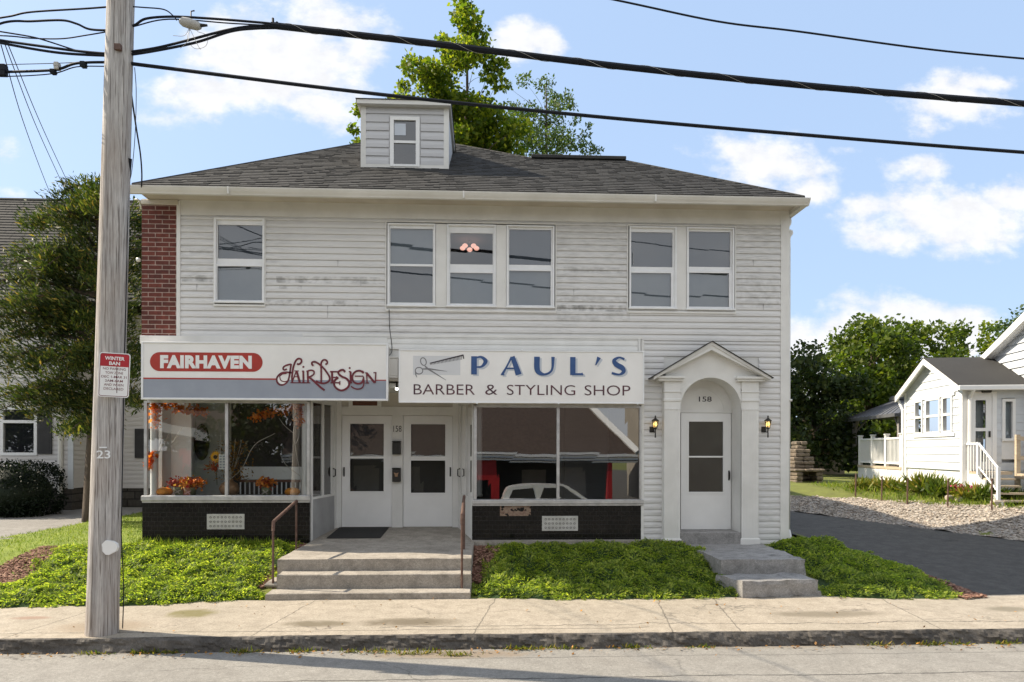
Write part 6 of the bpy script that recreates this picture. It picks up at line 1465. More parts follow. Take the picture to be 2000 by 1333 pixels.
for (a, b, c, d) in ((wl[0], wl[0] + e, wl[2], wl[3]), (wl[1] - e, wl[1], wl[2], wl[3]), (wl[0] + e, wl[1] - e, wl[3] - e, wl[3]), (wl[0] + e, wl[1] - e, wl[2], wl[2] + e), (wl[0] + e, wl[1] - e, Z(824, 38, HY) - .04, Z(824, 38, HY) + .04)): mb.box(a, b, HY - .04, HY + .05, c, d)
w = mb.build('window', 'vinyl_frame', lh); mb = MB(); mb.quad((wl[0] + e, HY + .02, wl[2] + e), (wl[1] - e, HY + .02, wl[2] + e), (wl[1] - e, HY + .02, wl[3] - e), (wl[0] + e, HY + .02, wl[3] - e)); mb.build('pane', 'glass_dark', w)
mb = MB(); mb.box(wl[0] + e, wl[1] - e, HY + .06, HY + .07, wl[2] + e, wl[3] - e); mb.build('curtain', 'blind_white', w)
a = rc(76, 103, 828, 887, HY); mb = MB(); mb.box(a[0], a[1], HY - .05, HY - .015, a[2], wl[3])
for k in range(16): z = a[2] + .08 + k * (wl[3] - a[2] - .16) / 16; mb.box(a[0] + .05, a[1] - .05, HY - .058, HY - .05, z, z + .03)
mb.build('shutter', 'shutter_black', lh)
mb = MB(); a = rc(148, 160, 885, 930, HY + 1.2); mb.box(a[0], a[1], HY + 1.05, HY + 1.18, a[2], a[3], .02); mb.tube([((a[0] + a[1]) / 2, HY + 1.12, a[3]), ((a[0] + a[1]) / 2, HY + 1.12, zf1)], .03, 6); mb.build('meter_box', 'splice_gray', lh)
a = rc(265, 278, 838, 895, HY + 1.2); mb = MB(); mb.box(a[0], a[1] + .6, HY + 1.15, HY + 1.18, a[2], a[3]); mb.build('shutter', 'shutter_black', lh)
# house roof: real courses on the street slope
zrg = Z(392, 100, HY + 4); ye = HY - .4; ze_ = 6.05; mb = MB(); nn_ = 34
for i in range(nn_):
    u0, u1 = i / nn_, (i + 1) / nn_; y0, y1 = ye + (HY + 4 - ye) * u0, ye + (HY + 4 - ye) * u1; z0, z1 = ze_ + (zrg - ze_) * u0, ze_ + (zrg - ze_) * u1
    x = -24.0
    while x < hx1 + 3.8:
        w_ = random.uniform(.3, .6); mb.add([(x, y0 - .02, z0 + .015), (x + w_ - .01, y0 - .02, z0 + .015), (x + w_ - .01, y1, z1), (x, y1, z1), (x, y0 - .02, z0 - .03), (x + w_ - .01, y0 - .02, z0 - .03)], [(0, 1, 2, 3), (4, 5, 1, 0)]); x += w_
mb.add([(-24, HY + 4, zrg), (hx1 + 3.8, HY + 4, zrg), (hx1 + 3.8, HY + 8.4, ze_), (-24, HY + 8.4, ze_)], [(0, 1, 2, 3)]); rf = mb.build('roof', 'shingle', lh)
mb = MB(); mb.add([(hx1 + 3.7, HY - .1, ze_), (hx1 + 3.7, HY + 4, zrg - .1), (hx1 + 3.7, HY + 8, ze_)], [(0, 1, 2)]); mb.build('gable', 'siding_old', lh)
mb = MB(); mb.tube([(-24, HY + 4, zrg), (hx1 + 3.8, HY + 4, zrg)], .06, 6); mb.build('ridge', 'ridge_dark', rf)

# ------------------------------------------------------------------ right neighbour house (local frame)
e2 = Vector((.57, 3.2, 0)).normalized(); e1 = Vector((e2.y, -e2.x, 0)); O = Vector((12.0, 4.4, 0))
def lx(p): return O + e1 * p.x + e2 * p.y + Vector((0, 0, p.z))
GD, ZE_, ZRd, ZFl, ZG = 3.25, 3.82, 4.62, 1.62, 1.0
rh = thing('neighbor_house', 'pale blue white cottage with gabled porch and grey shingle roof, at the right', 'house', lx(Vector((1, 1, .9))))
# windows in gable wall: along e2 (local y). px -> local y
def ly(px):
    d = F + R * ((px - CW) / FPX); # solve CAM+d*t = O + e2*s
    det = d.x * (-e2.y) - d.y * (-e2.x); rx, ry = O.x - CAM.x, O.y - CAM.y; s = (d.x * ry - d.y * rx) / det
    return -s if False else (rx * d.y - ry * d.x) / (e2.y * d.x - e2.x * d.y)
def lxp(px):      # along e1 on the front wall
    d = F + R * ((px - CW) / FPX); rx, ry = O.x - CAM.x, O.y - CAM.y
    return (rx * d.y - ry * d.x) / (e1.y * d.x - e1.x * d.y)
gyb = [(ly(1803), ly(1790)), (ly(1837), ly(1811)), (ly(1861), ly(1844))]
wz0, wz1 = 2.1 + (880 - 843) / FPX * 18.3, 2.1 + (880 - 778) / FPX * 18.3
mb = MB()
def sidg(mb, ax, c0, c1, z0, z1, holes, off=0.0, pitch=.2, out=.018, gable=None):
    z = z0
    while z < z1 - .01:
        b = min(z + pitch, z1); zc = (z + b) / 2; segs = []; cur = c0; hi0, hi1 = c0, c1
        if gable and z >= gable[0] - .01: k = (gable[1] - b) / (gable[1] - gable[0]); mid = (c0 + c1) / 2; hi0 = mid - (mid - c0) * max(k, 0.02); hi1 = mid + (c1 - mid) * max(k, .02); cur = hi0
        for h in sorted(holes):
            if h[2] < zc < h[3]:
                if h[0] > cur: segs.append((cur, h[0]))
                cur = max(cur, h[1])
        if cur < hi1: segs.append((cur, hi1))
        for (p, q) in segs:
            if ax == 'y': mb.add([(-out - off, p, z), (-out - off, q, z), (-.002 - off, q, b), (-.002 - off, p, b), (-off, p, z), (-off, q, z)], [(1, 0, 3, 2), (0, 1, 5, 4)])
            else: mb.add([(p, -out - off, z), (q, -out - off, z), (q, -.002 - off, b), (p, -.002 - off, b), (p, -off, z), (q, -off, z)], [(0, 1, 2, 3), (1, 0, 4, 5)])
        z = b
gho = [(min(a, b) - .03, max(a, b) + .03, wz0 - .03, wz1 + .03) for a, b in gyb]
sidg(mb, 'y', 0, GD, ZFl, ZE_, gho); sidg(mb, 'y', 0, GD, ZE_, ZRd, [], gable=(ZE_, ZRd + .02))
cuts = sorted([0, GD] + [v for h in gho for v in h[:2]])
for a, b in zip(cuts[:-1], cuts[1:]):
    inside = any(h[0] - .001 <= a and b <= h[1] + .001 for h in gho)
    if inside: mb.box(.001, .08, a, b, ZFl, wz0 - .03); mb.box(.001, .08, a, b, wz1 + .03, ZE_)
    else: mb.box(.001, .08, a, b, ZFl, ZE_)
mb.add([(.001, 0, ZE_), (.001, GD, ZE_), (.001, GD / 2, ZRd)], [(0, 2, 1)])
dxa, dxb = lxp(1893), lxp(1937)
sidg(mb, 'x', 0, dxa - .1, ZFl, ZE_, []); sidg(mb, 'x', dxb + .1, 1.5, ZFl, ZE_, [(lxp(1956), lxp(1982), 1.9, 3.4)]); mb.box(0, dxa - .1, .001, .08, ZFl, ZE_); mb.box(dxb + .1, lxp(1956), .001, .08, ZFl, ZE_); mb.box(lxp(1956), 1.49, .12, .2, ZFl, ZE_); mb.box(dxa - .1, dxb + .1, .001, .08, 3.55, ZE_)
mb.box(0, 1.49, GD - .05, GD, ZG, ZE_)
rwall = mb.build('wall', 'siding_neighbor', rh, xf=lx)
mb = MB(); mb.box(.03, 1.49, .03, GD - .03, ZG - .5, ZFl - .001); mb.build('foundation', 'clean_white', rh, xf=lx)
mb = MB(); mb.box(-.03, .09, -.03, .08, ZG - .2, ZE_); mb.box(-.03, .06, GD - .09, GD + .02, ZG - .2, ZE_)
mb.build('corner_board', 'clean_white', rh, xf=lx)
for i, (a, b) in enumerate(gyb):
    a, b = min(a, b), max(a, b); mb = MB(); e = .02
    for (c, d, z0, z1) in ((a - .03, a + e, wz0 - .03, wz1 + .03), (b - e, b + .03, wz0 - .03, wz1 + .03), (a + e, b - e, wz1 - e, wz1 + .03), (a + e, b - e, wz0 - .03, wz0 + e), (a + e, b - e, (wz0 + wz1) / 2 - .03, (wz0 + wz1) / 2 + .03)): mb.box(-.05, .03, c, d, z0, z1)
    w = mb.build('window', 'clean_white', rh, xf=lx); mb = MB(); mb.quad((-.0, a + e, wz0), (0, b - e, wz0), (0, b - e, wz1), (0, a + e, wz1)); mb.build('pane', 'glass_upper', w, xf=lx)
    mb = MB(); mb.box(.3, .32, a - .2, b + .2, wz0 - .2, wz1 + .1); mb.build('blind', 'opp_dark' if i != 1 else 'lumber_tan', w, xf=lx)
mb = MB(); mb.box(-.045, -.021, min(min(g) for g in gyb) - .14, max(max(g) for g in gyb) + .14, wz1 + .03, wz1 + .12); mb.box(-.045, -.021, min(min(g) for g in gyb) - .14, max(max(g) for g in gyb) + .14, wz0 - .12, wz0 - .03); mb.build('window_trim', 'clean_white', rh, xf=lx)
# rake boards + roof
mb = MB(); ov = .22; zs = (ZRd - ZE_) / (GD / 2)
for s in (0, 1):
    y0, y1 = (-.2, GD / 2) if s == 0 else (GD / 2, GD + .2); za, zb_ = (ZE_ - .2 * zs, ZRd) if s == 0 else (ZRd, ZE_ - .2 * zs)
    mb.add([(-ov, y0, za + .02), (-ov, y1, zb_ + .02), (-ov, y1, zb_ - .16), (-ov, y0, za - .14), (-ov + .04, y0, za + .02), (-ov + .04, y1, zb_ + .02), (-ov + .04, y1, zb_ - .16), (-ov + .04, y0, za - .14)], [(0, 3, 2, 1), (4, 5, 6, 7), (0, 1, 5, 4), (3, 7, 6, 2)])
    mb.add([(-ov + .04, y0, za), (-ov + .04, y1, zb_), (.01, y1, zb_), (.01, y0, za)], [(0, 1, 2, 3)])
mb.build('rake_board', 'clean_white', rh, xf=lx)
mb = MB(); mb.add([(-ov - .02, -.24, ZE_ - .24 * zs + .03), (1.5, -.24, ZE_ - .24 * zs + .03), (1.5, GD / 2, ZRd + .03), (-ov - .02, GD / 2, ZRd + .03)], [(0, 1, 2, 3)])
mb.add([(-ov - .02, GD + .24, ZE_ - .24 * zs + .03), (1.5, GD + .24, ZE_ - .24 * zs + .03), (1.5, GD / 2, ZRd + .03), (-ov - .02, GD / 2, ZRd + .03)], [(3, 2, 1, 0)])
mb.build('roof', 'shingle', rh, xf=lx)
mb = MB(); mb.box(-ov, 1.5, -.30, -.2, ZE_ - .22, ZE_ - .10, .01); mb.box(-ov + .04, 1.5, -.2, .0, ZE_ - .2, ZE_ - .17); mb.tube([(.12, -.26, ZE_ - .2), (.12, -.08, ZE_ - .4), (.12, -.06, ZG)], .045, 8); mb.tube([(-.12, GD + .2, ZE_ - .2), (-.06, GD + .05, ZE_ - .5), (-.06, GD + .03, ZG)], .04, 8); mb.build('gutter', 'clean_white', rh, xf=lx)
# porch door and window on front wall
mb = MB(); z0, z1 = ZFl + .02, 3.5; mb.box(dxa - .1, dxa, -.03, .06, z0, z1 + .08); mb.box(dxb, dxb + .1, -.03, .06, z0, z1 + .08); mb.box(dxa, dxb, -.03, .06, z1, z1 + .08); g0, g1 = dxa + .14, dxb - .14
mb.box(dxa, g0, -.01, .03, z0, z1); mb.box(g1, dxb, -.01, .03, z0, z1); mb.box(g0, g1, -.01, .03, z0, z0 + .2); mb.box(g0, g1, -.01, .03, z1 - .13, z1); mb.box(g0, g1, -.01, .03, 2.6, 2.68); dr = mb.build('door', 'clean_white', rh, xf=lx)
mb = MB(); mb.quad((g0, .01, z0 + .2), (g1, .01, z0 + .2), (g1, .01, z1 - .13), (g0, .01, z1 - .13)); mb.build('pane', 'glass_shop', dr, xf=lx); mb = MB(); mb.box(g0 - .1, g1 + .1, .3, .32, z0, z1); mb.build('inner_door', 'siding_neighbor', dr, xf=lx); mb = MB(); mb.box(dxb - .08, dxb - .05, -.05, -.01, 2.45, 2.6); mb.build('handle', 'black_metal', dr, xf=lx)
for (pa, pb_, z0, z1) in ((1956, 1982, 1.95, 3.4),):
    a, b = lxp(pa), lxp(pb_); mb = MB(); e = .07; zz0 = 2.35 if pa < 1980 else 2.4
    mb.box(a, b, -.0, .09, z0 - .05, zz0); mb.box(a, a + e, -.04, .05, zz0, z1); mb.box(b - e, b, -.04, .05, zz0, z1); mb.box(a + e, b - e, -.04, .05, z1 - e, z1); mb.box(a + e, b - e, -.04, .05, zz0, zz0 + e)
    w = mb.build('window', 'clean_white', rh, xf=lx); mb = MB(); mb.quad((a + e, .03, zz0 + e), (b - e, .03, zz0 + e), (b - e, .03, z1 - e), (a + e, .03, z1 - e)); mb.build('pane', 'glass_upper', w, xf=lx)
mb = MB(); mb.box(lxp(1915), lxp(1915) + .2, -.12, -.02, 3.55, 3.62, .02); mb.build('porch_light', 'black_metal', rh, xf=lx)
# main house block
def rxp(px, py, X_l):          # point on the main gable plane (local x = X_l)
    d = F + R * ((px - CW) / FPX) + U * ((HOR - py) / FPX); o2 = O + e1 * X_l; t = (o2 - CAM).dot(e1) / d.dot(e1); p = CAM + d * t; q = p - O; return q.dot(e2), p.z
XM = 1.5; (ya1, za1) = rxp(1930, 700, XM); (ya2, za2) = rxp(2000, 630, XM); sl = (za2 - za1) / (ya1 - ya2); yf = -.25; zf = za1 + sl * (ya1 - yf)
mb = MB(); z = ZE_ - .6
while z < zf - .02:
    b = z + .2; yb = ya1 if b < za1 else ya1 - (b - za1) / sl
    if yb > yf + .05: mb.add([(XM - .035, yf, z), (XM - .035, yb, z), (XM - .002, yb, b), (XM - .002, yf, b), (XM, yf, z), (XM, yb, z)], [(1, 0, 3, 2), (0, 1, 5, 4)])
    z = b
mb.add([(XM + .001, yf, .4), (XM + .001, ya1, .4), (XM + .001, ya1, za1), (XM + .001, yf, zf)], [(0, 3, 2, 1)])
mb.add([(XM, yf, .4), (XM + 8, yf, .4), (XM + 8, yf, zf), (XM, yf, zf), (XM, ya1 + 4, .4), (XM + 8, ya1 + 4, .4), (XM + 8, ya1, za1), (XM, ya1, za1)], [(0, 1, 2, 3), (1, 5, 6, 2)])
mb.build('main_wall', 'siding_neighbor', rh, xf=lx)
mb = MB(); mb.add([(XM - .25, ya1 + .25, za1 - sl * .25), (XM - .25, yf - .3, zf + .3 * sl), (XM + 8, yf - .3, zf + .3 * sl), (XM + 8, ya1 + .25, za1 - sl * .25)], [(0, 1, 2, 3)]); mb.build('main_roof', 'shingle', rh, xf=lx)
mb = MB(); p0, q0, p1, q1 = ya1 + .25, za1 - sl * .25, yf - .3, zf + .3 * sl
mb.add([(XM - .25, p0, q0 - .01), (XM - .25, p1, q1 - .01), (XM - .25, p1, q1 - .22), (XM - .25, p0, q0 - .18), (XM, p0, q0 - .012), (XM, p1, q1 - .012), (XM, p1, q1 - .22), (XM, p0, q0 - .18)], [(0, 1, 2, 3), (3, 2, 6, 7), (0, 4, 5, 1)]); mb.build('main_rake', 'clean_white', rh, xf=lx)

# deck with balustrade (runs back from the porch), stairs and ramp
dk = thing('deck', 'white skirted raised deck with picket balustrade behind the porch', 'deck', lx(Vector((-.1, GD + 1.6, .9))))
DL = 3.5; ZDk = 1.62
mb = MB(); mb.box(-.12, 3.2, GD + .03, GD + DL, ZDk - .08, ZDk); mb.build('deck_floor', 'lumber_tan', dk, xf=lx)
mb = MB(); mb.box(-.1, -.06, GD + .03, GD + DL, .6, ZDk - .09); mb.box(-.06, 3.1, GD + DL - .04, GD + DL, .6, ZDk - .09)
for k in range(4): mb.box(-.115, -.1, GD + .1 + k * .9, GD + .16 + k * .9, .6, ZDk - .09)
mb.build('skirting', 'clean_white', dk, xf=lx)
for k in range(4):
    y = GD + .1 + k * (DL - .2) / 3; mb = MB(); mb.box(-.11, .0, y - .055, y + .055, ZDk, ZDk + .98); mb.box(-.13, .02, y - .075, y + .075, ZDk + .98, ZDk + 1.02, .01); mb.build('post', 'clean_white', dk, xf=lx)
mb = MB(); mb.box(-.09, -.02, GD + .1, GD + DL - .1, ZDk + .84, ZDk + .90); mb.box(-.09, -.02, GD + .1, GD + DL - .1, ZDk + .08, ZDk + .13)
for k in range(33): y = GD + .2 + k * (DL - .4) / 32; mb.box(-.07, -.04, y - .018, y + .018, ZDk + .13, ZDk + .84)
mb.build('balusters', 'clean_white', dk, xf=lx)
gz_ = thing('gazebo', 'dark grey metal roofed gazebo standing on the deck behind the porch', 'gazebo', lx(Vector((1.6, GD + 2.9, ZDk))))
gx0, gx1_, gy0, gy1_ = .0, 3.2, GD + .6, GD + DL + 1.2
for (a, b) in ((gx0 + .15, gy0 + .15), (gx1_ - .15, gy0 + .15), (gx0 + .15, gy1_ - .15), (gx1_ - .15, gy1_ - .15)):
    mb = MB(); mb.box(a - .06, a + .06, b - .06, b + .06, ZDk + .001, 3.25); 
    for (ddx, ddy) in ((.4, 0), (0, .4), (-.4, 0), (0, -.4)):
        if gx0 < a + ddx < gx1_ and gy0 < b + ddy < gy1_: mb.tube([(a, b, 2.75), (a + ddx, b + ddy, 3.2)], .035, 5)
    mb.build('post', 'gazebo_wood', gz_, xf=lx)
mb = MB(); cx, cy = (gx0 + gx1_) / 2, (gy0 + gy1_) / 2; zr0, zr1 = 3.25, 4.0
def hip(mb, hx, hy, z0, tx, ty, z1, th=.03):
    vs = [(cx - hx, cy - hy, z0), (cx + hx, cy - hy, z0), (cx + hx, cy + hy, z0), (cx - hx, cy + hy, z0), (cx - tx, cy - ty, z1), (cx + tx, cy - ty, z1), (cx + tx, cy + ty, z1), (cx - tx, cy + ty, z1)]
    mb.add(vs, [(0, 1, 5, 4), (1, 2, 6, 5), (2, 3, 7, 6), (3, 0, 4, 7), (4, 5, 6, 7)])
    mb.box(cx - hx, cx + hx, cy - hy, cy - hy + .05, z0 - .1, z0 - .001); mb.box(cx - hx, cx - hx + .05, cy - hy + .051, cy + hy, z0 - .1, z0 - .001)
    for k in range(12):
        y = cy - hy + hy * 2 * (k + .5) / 12; q = max(-ty, min(ty, (y - cy) * ty / hy * 1.0)); mb.tube([(cx - hx, y, z0 + .012), (cx - tx, cy + q, z1 + .012)], .012, 4)
        x = cx - hx + hx * 2 * (k + .5) / 12; mb.tube([(x, cy - hy, z0 + .012), (cx + (x - cx) * tx / hx, cy - ty, z1 + .012)], .012, 4)
hip(mb, 1.75, (gy1_ - gy0) / 2 + .2, zr0, .55, .6, 3.85); hip(mb, .7, .8, 3.93, .05, .1, 4.2); mb.build('roof', 'gazebo_metal', gz_, xf=lx)
# entry stairs
es = thing('entry_stairs', 'white entry stairs with picket handrail below the porch door', 'stairs', lx(Vector((dxa + .4, -1, 1.0))))
mb = MB(); sx0_ = dxa - .05; mb.box(sx0_, dxb + .15, -.6, -.03, ZFl - .08, ZFl - .01); 
for k in range(4): mb.box(sx0_ + .06, dxb + .1, -.6 - .22 * (k + 1), -.6 - .22 * k - .001, ZFl - .16 * (k + 1) - .04, ZFl - .16 * (k + 1))
mb.build('treads', 'lumber_tan', es, xf=lx)
mb = MB(); mb.box(sx0_, sx0_ + .04, -.6, -.03, .8, ZFl - .081)
for k in range(4): mb.box(sx0_, sx0_ + .04, -.6 - .22 * (k + 1), -.6 - .22 * k - .001, .8, ZFl - .16 * (k + 1) - .041)
mb.build('stringer', 'clean_white', es, xf=lx)
mb = MB(); rx = sx0_ - .03
mb.box(rx - .02, rx + .02, -.56, -.05, ZFl + .64, ZFl + .69); mb.tube([(rx, -.6, ZFl + .66), (rx, -1.42, ZFl + .08)], .026, 6); mb.tube([(rx, -.6, ZFl + .1), (rx, -1.42, ZFl - .46)], .018, 6)
for y, z, zt9 in ((-.58, ZFl, ZFl + .70), (-1.42, ZFl - .62, ZFl + .12)): mb.box(rx - .03, rx + .03, y - .03, y + .03, z - .1, zt9)
for k in range(4): y = -.5 + k * .12; mb.box(rx - .011, rx + .011, y - .011, y + .011, ZFl, ZFl + .64)
for k in range(6): y = -.7 - k * .12; z = ZFl + .64 + (y + .6) * .7; mb.box(rx - .011, rx + .011, y - .011, y + .011, z - .56, z - .0)
mb.build('handrail', 'clean_white', es, xf=lx)
rp = thing('ramp', 'unpainted timber access ramp with rails at the right frame edge', 'ramp', lx(Vector((3, -1.5, .95)))); mb = MB(); rx0 = dxb + .35
mb.add([(rx0, -1.6, ZFl - .05), (rx0 + 5, -1.6, ZFl - .5), (rx0 + 5, -.4, ZFl - .5), (rx0, -.4, ZFl - .05), (rx0, -1.6, ZFl - .18), (rx0 + 5, -1.6, ZFl - .63), (rx0 + 5, -.4, ZFl - .63), (rx0, -.4, ZFl - .18)], [(0, 1, 2, 3), (0, 4, 5, 1), (7, 6, 5, 4), (0, 3, 7, 4)]); mb.build('ramp_deck', 'lumber_tan', rp, xf=lx)
mb = MB()
for y in (-1.62, -.38):
    for zz3 in (.38, .85): mb.add([(rx0, y - .02, ZFl + zz3), (rx0 + 5, y - .02, ZFl + zz3 - .45), (rx0 + 5, y - .02, ZFl + zz3 - .55), (rx0, y - .02, ZFl + zz3 - .10), (rx0, y + .02, ZFl + zz3), (rx0 + 5, y + .02, ZFl + zz3 - .45), (rx0 + 5, y + .02, ZFl + zz3 - .55), (rx0, y + .02, ZFl + zz3 - .10)], [(0, 3, 2, 1), (4, 5, 6, 7), (0, 1, 5, 4), (3, 7, 6, 2)])
mb.build('rails', 'lumber_tan', rp, xf=lx)
for k in range(4):
    for y in (-1.66, -.34): mb = MB(); x = rx0 + .05 + k * 1.3; mb.box(x - .045, x + .045, y - .04, y + .04, .8, ZFl + .88 - .09 * x * .9 + .09 * rx0); mb.build('post', 'lumber_tan', rp, xf=lx)

# yard: posts, plants, stones, fireplace
for i, (px, pt_, pb2) in enumerate(((1671, 925, 985), (1722, 930, 985), (1772, 935, 990), (1851, 935, 985), (1937, 935, 1000))):
    Y_ = 5.6 - i * .75; x, z = at(px, pt_, Y_); mb = MB(); z0 = H(x, Y_); mb.tube([(x, Y_, z0 - .05), (x + .01, Y_, z)], .018, 6); mb.tube([(x - .0, Y_ + .0, z - .1), (x + .035, Y_, z - .1)], .008, 4)
    tag(mb.build('fence_stake', 'rust_metal'), ['thin rusty stake before the dark half of the deck skirting', 'thin rusty stake before the lit half of the deck skirting', 'thin rusty stake at the left foot of the porch gable', 'thin rusty stake before the white porch foundation', 'thin rusty stake before the entry stairs'][i], 'stake', 'thin stakes along the gravel bank')
def plant(px, py, Y, r, h, n, mat, lb, cat='plant', seed=1, name='garden_plant', asp=.12, flower=None):
    x = X(px, Y, py); z = H(x, Y); t = thing(name, lb, cat, (x, Y, z), 'plants along the gravel bank'); rng = np.random.default_rng(seed)
    C = np.stack([x + rng.normal(0, r * .35, n), Y + rng.normal(0, r * .3, n), np.full(n, z)], 1); d = np.stack([rng.normal(0, .5 * r / h + .2, n), rng.normal(0, .4, n), np.ones(n)], 1)
    quads_np('foliage', leaf_quads(C, h, asp, 0, .5, rng, d), mat, t); C2 = np.stack([x + rng.normal(0, r * .6, n), Y + rng.normal(0, r * .4, n), z + rng.uniform(0, h * .6, n)], 1); quads_np('leaves', leaf_quads(C2, .09, .45, .2, .5, rng), mat, t)
    if flower: C3 = np.stack([x + rng.normal(0, r * .5, 150), Y + rng.normal(0, r * .3, 150), z + h * .75 + rng.uniform(-.08, .08, 150)], 1); quads_np('blossoms', leaf_quads(C3, .05, .8, .2, .5, rng), flower, t)
plant(1690, 965, 6.2, .45, .30, 220, 'weed', 'low yellowish plants before the shaded deck skirting', seed=41)
plant(1735, 965, 5.8, .45, .34, 240, 'weed', 'clump of low yellow green plants before the lit deck skirting', seed=42)
plant(1805, 965, 4.9, .42, .44, 260, 'weed', 'tallest loose leafy clump before the porch gable', seed=43)
plant(1836, 975, 4.4, .35, .42, 240, 'leaf_mid', 'dark green bushy plant below the porch corner', seed=44)
plant(1895, 975, 3.9, .45, .32, 240, 'weed', 'low green plant with pink blossoms before the entry stairs', seed=45, flower='petal_pink')
plant(1935, 980, 3.5, .40, .34, 240, 'leaf_mid', 'bushy green plant under the timber ramp', seed=46)
blades('grass', [(10.3, 4.2), (12.1, 2.3), (14.5, .5), (16, 2), (12.6, 4.2), (11.9, 4.6), (11.9, 7.6), (9.6, 7.6)], 15000, .13, 23, 'grass_blade')
for i, (px, py, Y, s) in enumerate(((1948, 992, 3.0, .12), (1855, 980, 4.0, .09), (1873, 984, 3.8, .07), (1555, 958, 8.6, .10))):
    x = X(px, Y, py); z = H(x, Y) + .02; mb = MB(); mb.box(x - s, x + s, Y - s * .6, Y + s * .6, z - .05, z + s * 1.1, s * .35); tag(mb.build('field_stone', 'pebble'), ['pale squarish stone at the gravel edge by the entry stairs', 'small pale stone below the porch corner', 'smallest pale stone right of the porch corner stone', 'tan stone beside the outdoor fireplace'][i], 'stone', 'loose stones at the gravel edge')
fp = thing('stone_fireplace', 'old stepped stone outdoor fireplace in tree shade beyond the driveway', 'fireplace', (X(1580, 8.6), 8.6, .9)); mb = MB()
a = rc(1556, 1608, 940, 975, 8.3); zf3 = H(a[0], 8.6)
rf_ = random.Random(5)
def course(x0, x1, y0, y1, z0, z1):
    x = x0
    while x < x1 - .02:
        w = min(rf_.uniform(.14, .32), x1 - x); j = rf_.uniform(-.03, .03); mb.box(x + .004, x + w - .004, y0 + j, y1, z0 + .004, z1 - .004 + rf_.uniform(-.01, .01), .025); x += w
z = zf3 - .1
while z < 1.33:
    course(a[0], a[0] + .2, 8.3, 9.3, z, z + .13); course(a[1] - .2, a[1], 8.3, 9.3, z, z + .13); course(a[0] + .205, a[1] - .205, 8.75, 9.3, z, z + .13); z += .13
course(a[0] - .05, a[1] + .05, 8.25, 9.35, z + .001, z + .1); mb.build('firebox', 'fireplace_stone', fp)
mb = MB(); z += .102
for (i0, i1, n_) in ((.06, .14, 3), (.12, .24, 2), (.2, .3, 2)):
    for _ in range(n_): course(a[0] + i0, a[1] - i1, 8.5 + i0, 9.3 - i0, z, z + .12); z += .12
mb.build('chimney', 'fireplace_stone', fp)
gr_ = thing('grape_arbor', 'low sunlit cream wall panel behind the stone fireplace', 'garden wall', (X(1600, 14), 14, .9)); mb = MB(); mb.box(X(1530, 14), X(1650, 14), 14, 14.2, .7, 2.1); mb.build('wall_panel', 'lumber_tan', gr_); mb = MB(); mb.box(X(1528, 14), X(1652, 14), 13.95, 14.25, 2.101, 2.2); mb.build('coping', 'stone_gray', gr_)
gr_.name = 'garden_wall'

# ------------------------------------------------------------------ across the street (seen only in the glass)
oh = thing('opposite_house', 'brown roofed building with white fascia and red posts across the street', 'building', (3, -24, -.7))
mb = MB(); mb.box(-9, 7, -30, -25, -1.0, 1.6); mb.build('wall', 'opp_dark', oh)
mb = MB(); mb.prismz([(-10, -31), (8, -31), (8, -22.6), (-10, -22.6)], 1.6, 2.0); mb.build('fascia', 'clean_white', oh)
mb = MB(); mb.box(-10, 8, -22.58, -22.55, 1.68, 1.72); mb.box(-10, 8, -22.58, -22.55, 1.84, 1.88); mb.build('fascia_line', 'opp_dark', oh)
mb = MB(); mb.add([(-10, -22.6, 2.02), (8, -22.6, 2.02), (4.2, -27, 6.8), (-10, -27, 6.8), (-10, -31, 2.02), (8, -31, 2.02)], [(0, 3, 2, 1), (4, 5, 2, 3), (1, 2, 5)]); mb.build('roof', 'opp_roof', oh)
mb = MB(); mb.tube([(8, -22.6, 2.1), (4.2, -27, 6.9)], .2, 4); mb.build('rake', 'clean_white', oh)
mb = MB()
for x in (-7, -4.5, 2.2, 4.4): mb.box(x, x + 1.3, -24.99, -24.95, -.2, 1.2)
mb.build('shopfront_glass', 'tan_stucco', oh)
for x in (-8, 6.6): mb = MB(); mb.box(x - .13, x + .13, -23, -22.7, -1.0, 1.6); mb.build('post', 'opp_red', oh)
mb = MB(); mb.box(-1.2, .9, -23, -22.8, .6, 1.6); mb.box(.5, .9, -23, -22.8, -1.0, .599); mb.build('red_panel', 'opp_red', oh)
tw = thing('opposite_house', 'tan stucco house across the street, right of the brown roof', 'building', (13, -27, -.7)); mb = MB(); mb.box(9.5, 18, -32, -25, -.7, 6.4); mb.build('wall', 'tan_stucco', tw); mb = MB(); mb.add([(9, -24.6, 6.4), (18.5, -24.6, 6.4), (18.5, -28.5, 9.4), (9, -28.5, 9.4), (9, -32.4, 6.4), (18.5, -32.4, 6.4)], [(0, 3, 2, 1), (4, 5, 2, 3), (0, 4, 3), (1, 2, 5)]); mb.build('roof', 'ridge_dark', tw)
sv = thing('parked_car', 'white estate car parked across the street', 'car', (3.2, -17.6, -1.0))
gz0 = -1.0; cy0 = -17.6; body = [(-2.4, .35), (-2.45, .8), (-2.3, 1.05), (-2.1, 1.12), (2.3, 1.0), (2.42, .7), (2.4, .35)]
cab = [tuple(q) for q in smooth_pts([(-2.3, 1.08), (-2.12, 1.48), (-1.85, 1.62), (-1.2, 1.69), (-.3, 1.70), (.35, 1.64), (.8, 1.46), (1.45, 1.06)], 4)]
mb = MB(); mb.prism([(3.2 + x, z + gz0) for x, z in body], cy0 - .9, cy0 + .9); mb.prism([(3.2 + x, z + gz0) for x, z in cab], cy0 - .78, cy0 + .78); mb.build('body', 'car_white', sv)
mb = MB()
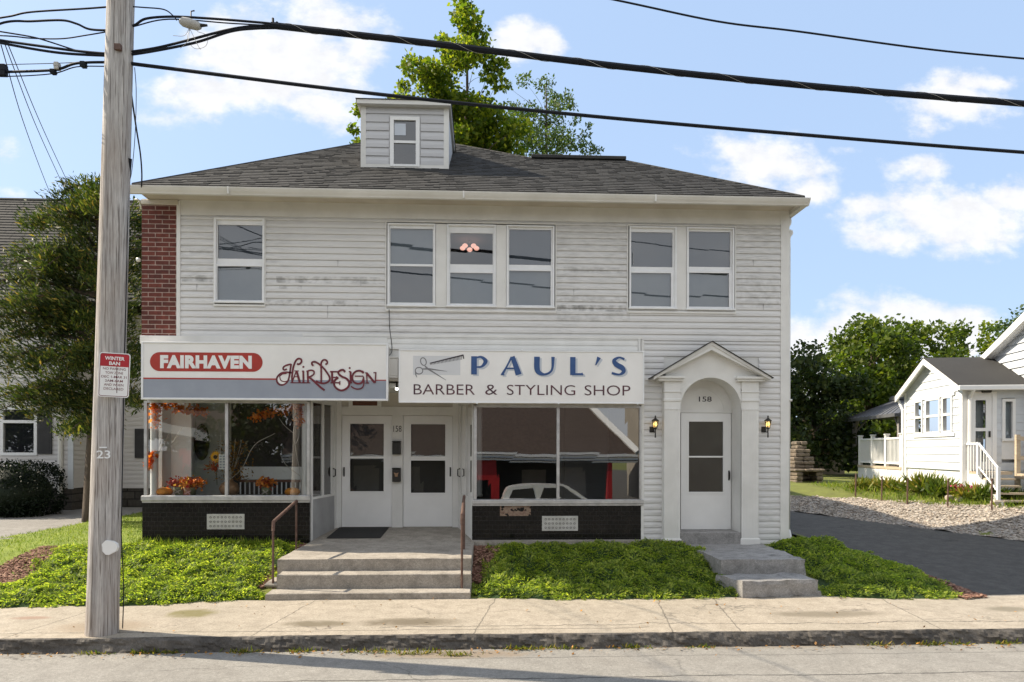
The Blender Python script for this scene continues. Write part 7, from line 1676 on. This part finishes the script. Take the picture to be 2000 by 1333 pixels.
for yy in (cy0 + .781,):
    mb.prism([(3.2 + x, z + gz0) for x, z in ((-2.0, 1.14), (-1.85, 1.5), (-1.0, 1.56), (-.9, 1.14))], yy, yy + .01); mb.prism([(3.2 + x, z + gz0) for x, z in ((-.7, 1.14), (-.55, 1.57), (.35, 1.57), (1.1, 1.12))], yy, yy + .01)
mb.build('side_window', 'opp_dark', sv)
for x in (-1.5, 1.5):
    mb = MB(); mb.tube([(3.2 + x, cy0 + .7, gz0 + .34), (3.2 + x, cy0 + .92, gz0 + .34)], .34, 18); mb.build('wheel', 'tyre_black', sv)
o3 = thing('opposite_house', 'low building with white slanting fascia across the street, left of the brown roof', 'building', (-18, -26, -.7)); mb = MB(); mb.box(-27, -12, -32, -26, -.7, 2.0); mb.build('wall', 'opp_dark', o3)
mb = MB()
for (xa_, za_, xb_, zb_) in ((-28, 3.0, -21.5, 1.9), (-21.5, 1.9, -18, 3.3), (-18, 3.3, -11.5, 2.0)): mb.prism([(xa_, za_), (xb_, zb_), (xb_, zb_ + .45), (xa_, za_ + .45)], -25.9, -25.6)
mb.build('fascia', 'clean_white', o3)
mb = MB(); mb.add([(-28, -25.6, 3.2), (-11.5, -25.6, 2.6), (-12, -29, 4.4), (-28, -29, 4.6), (-28, -32.5, 3), (-11.5, -32.5, 2.6)], [(0, 3, 2, 1), (4, 5, 2, 3), (1, 2, 5), (0, 4, 3)]); mb.build('roof', 'opp_roof', o3)
for x in (-24, -16): mb = MB(); mb.box(x - .2, x + .2, -26, -25.8, -.7, 2.2); mb.build('post', 'opp_red', o3)
for i, (x, y, h, r, lb) in enumerate(((-12.5, -24, 6.6, 2.6, 'big dark tree across the street on the left'), (-19, -36, 7.5, 3.6, 'dark tree behind the slanting white fascia'), (21, -25, 9, 3.2, 'dark tree across the street on the right'), (-30, -40, 9, 5, 'wide tree far behind across the street'), (-10, -38, 6, 4.6, 'low broad tree far behind the brown roof'), (-42, -38, 12, 6, 'tall wide tree at the far left across the street'), (32, -38, 11, 6, 'tall wide tree at the far right across the street'))):
    rnd = random.Random(60 + i); cs = [((x + rnd.gauss(0, r * .5), y + rnd.gauss(0, r * .4), max(.6, h * .5 + rnd.gauss(0, h * .24))), r * rnd.uniform(.3, .5)) for k in range(34)]
    tree('street_tree', lb, 'tree', (x, y, -1.0), h * .8, .28, cs, 40, .28, 'leaf_dark', 60 + i, 'trees across the street')
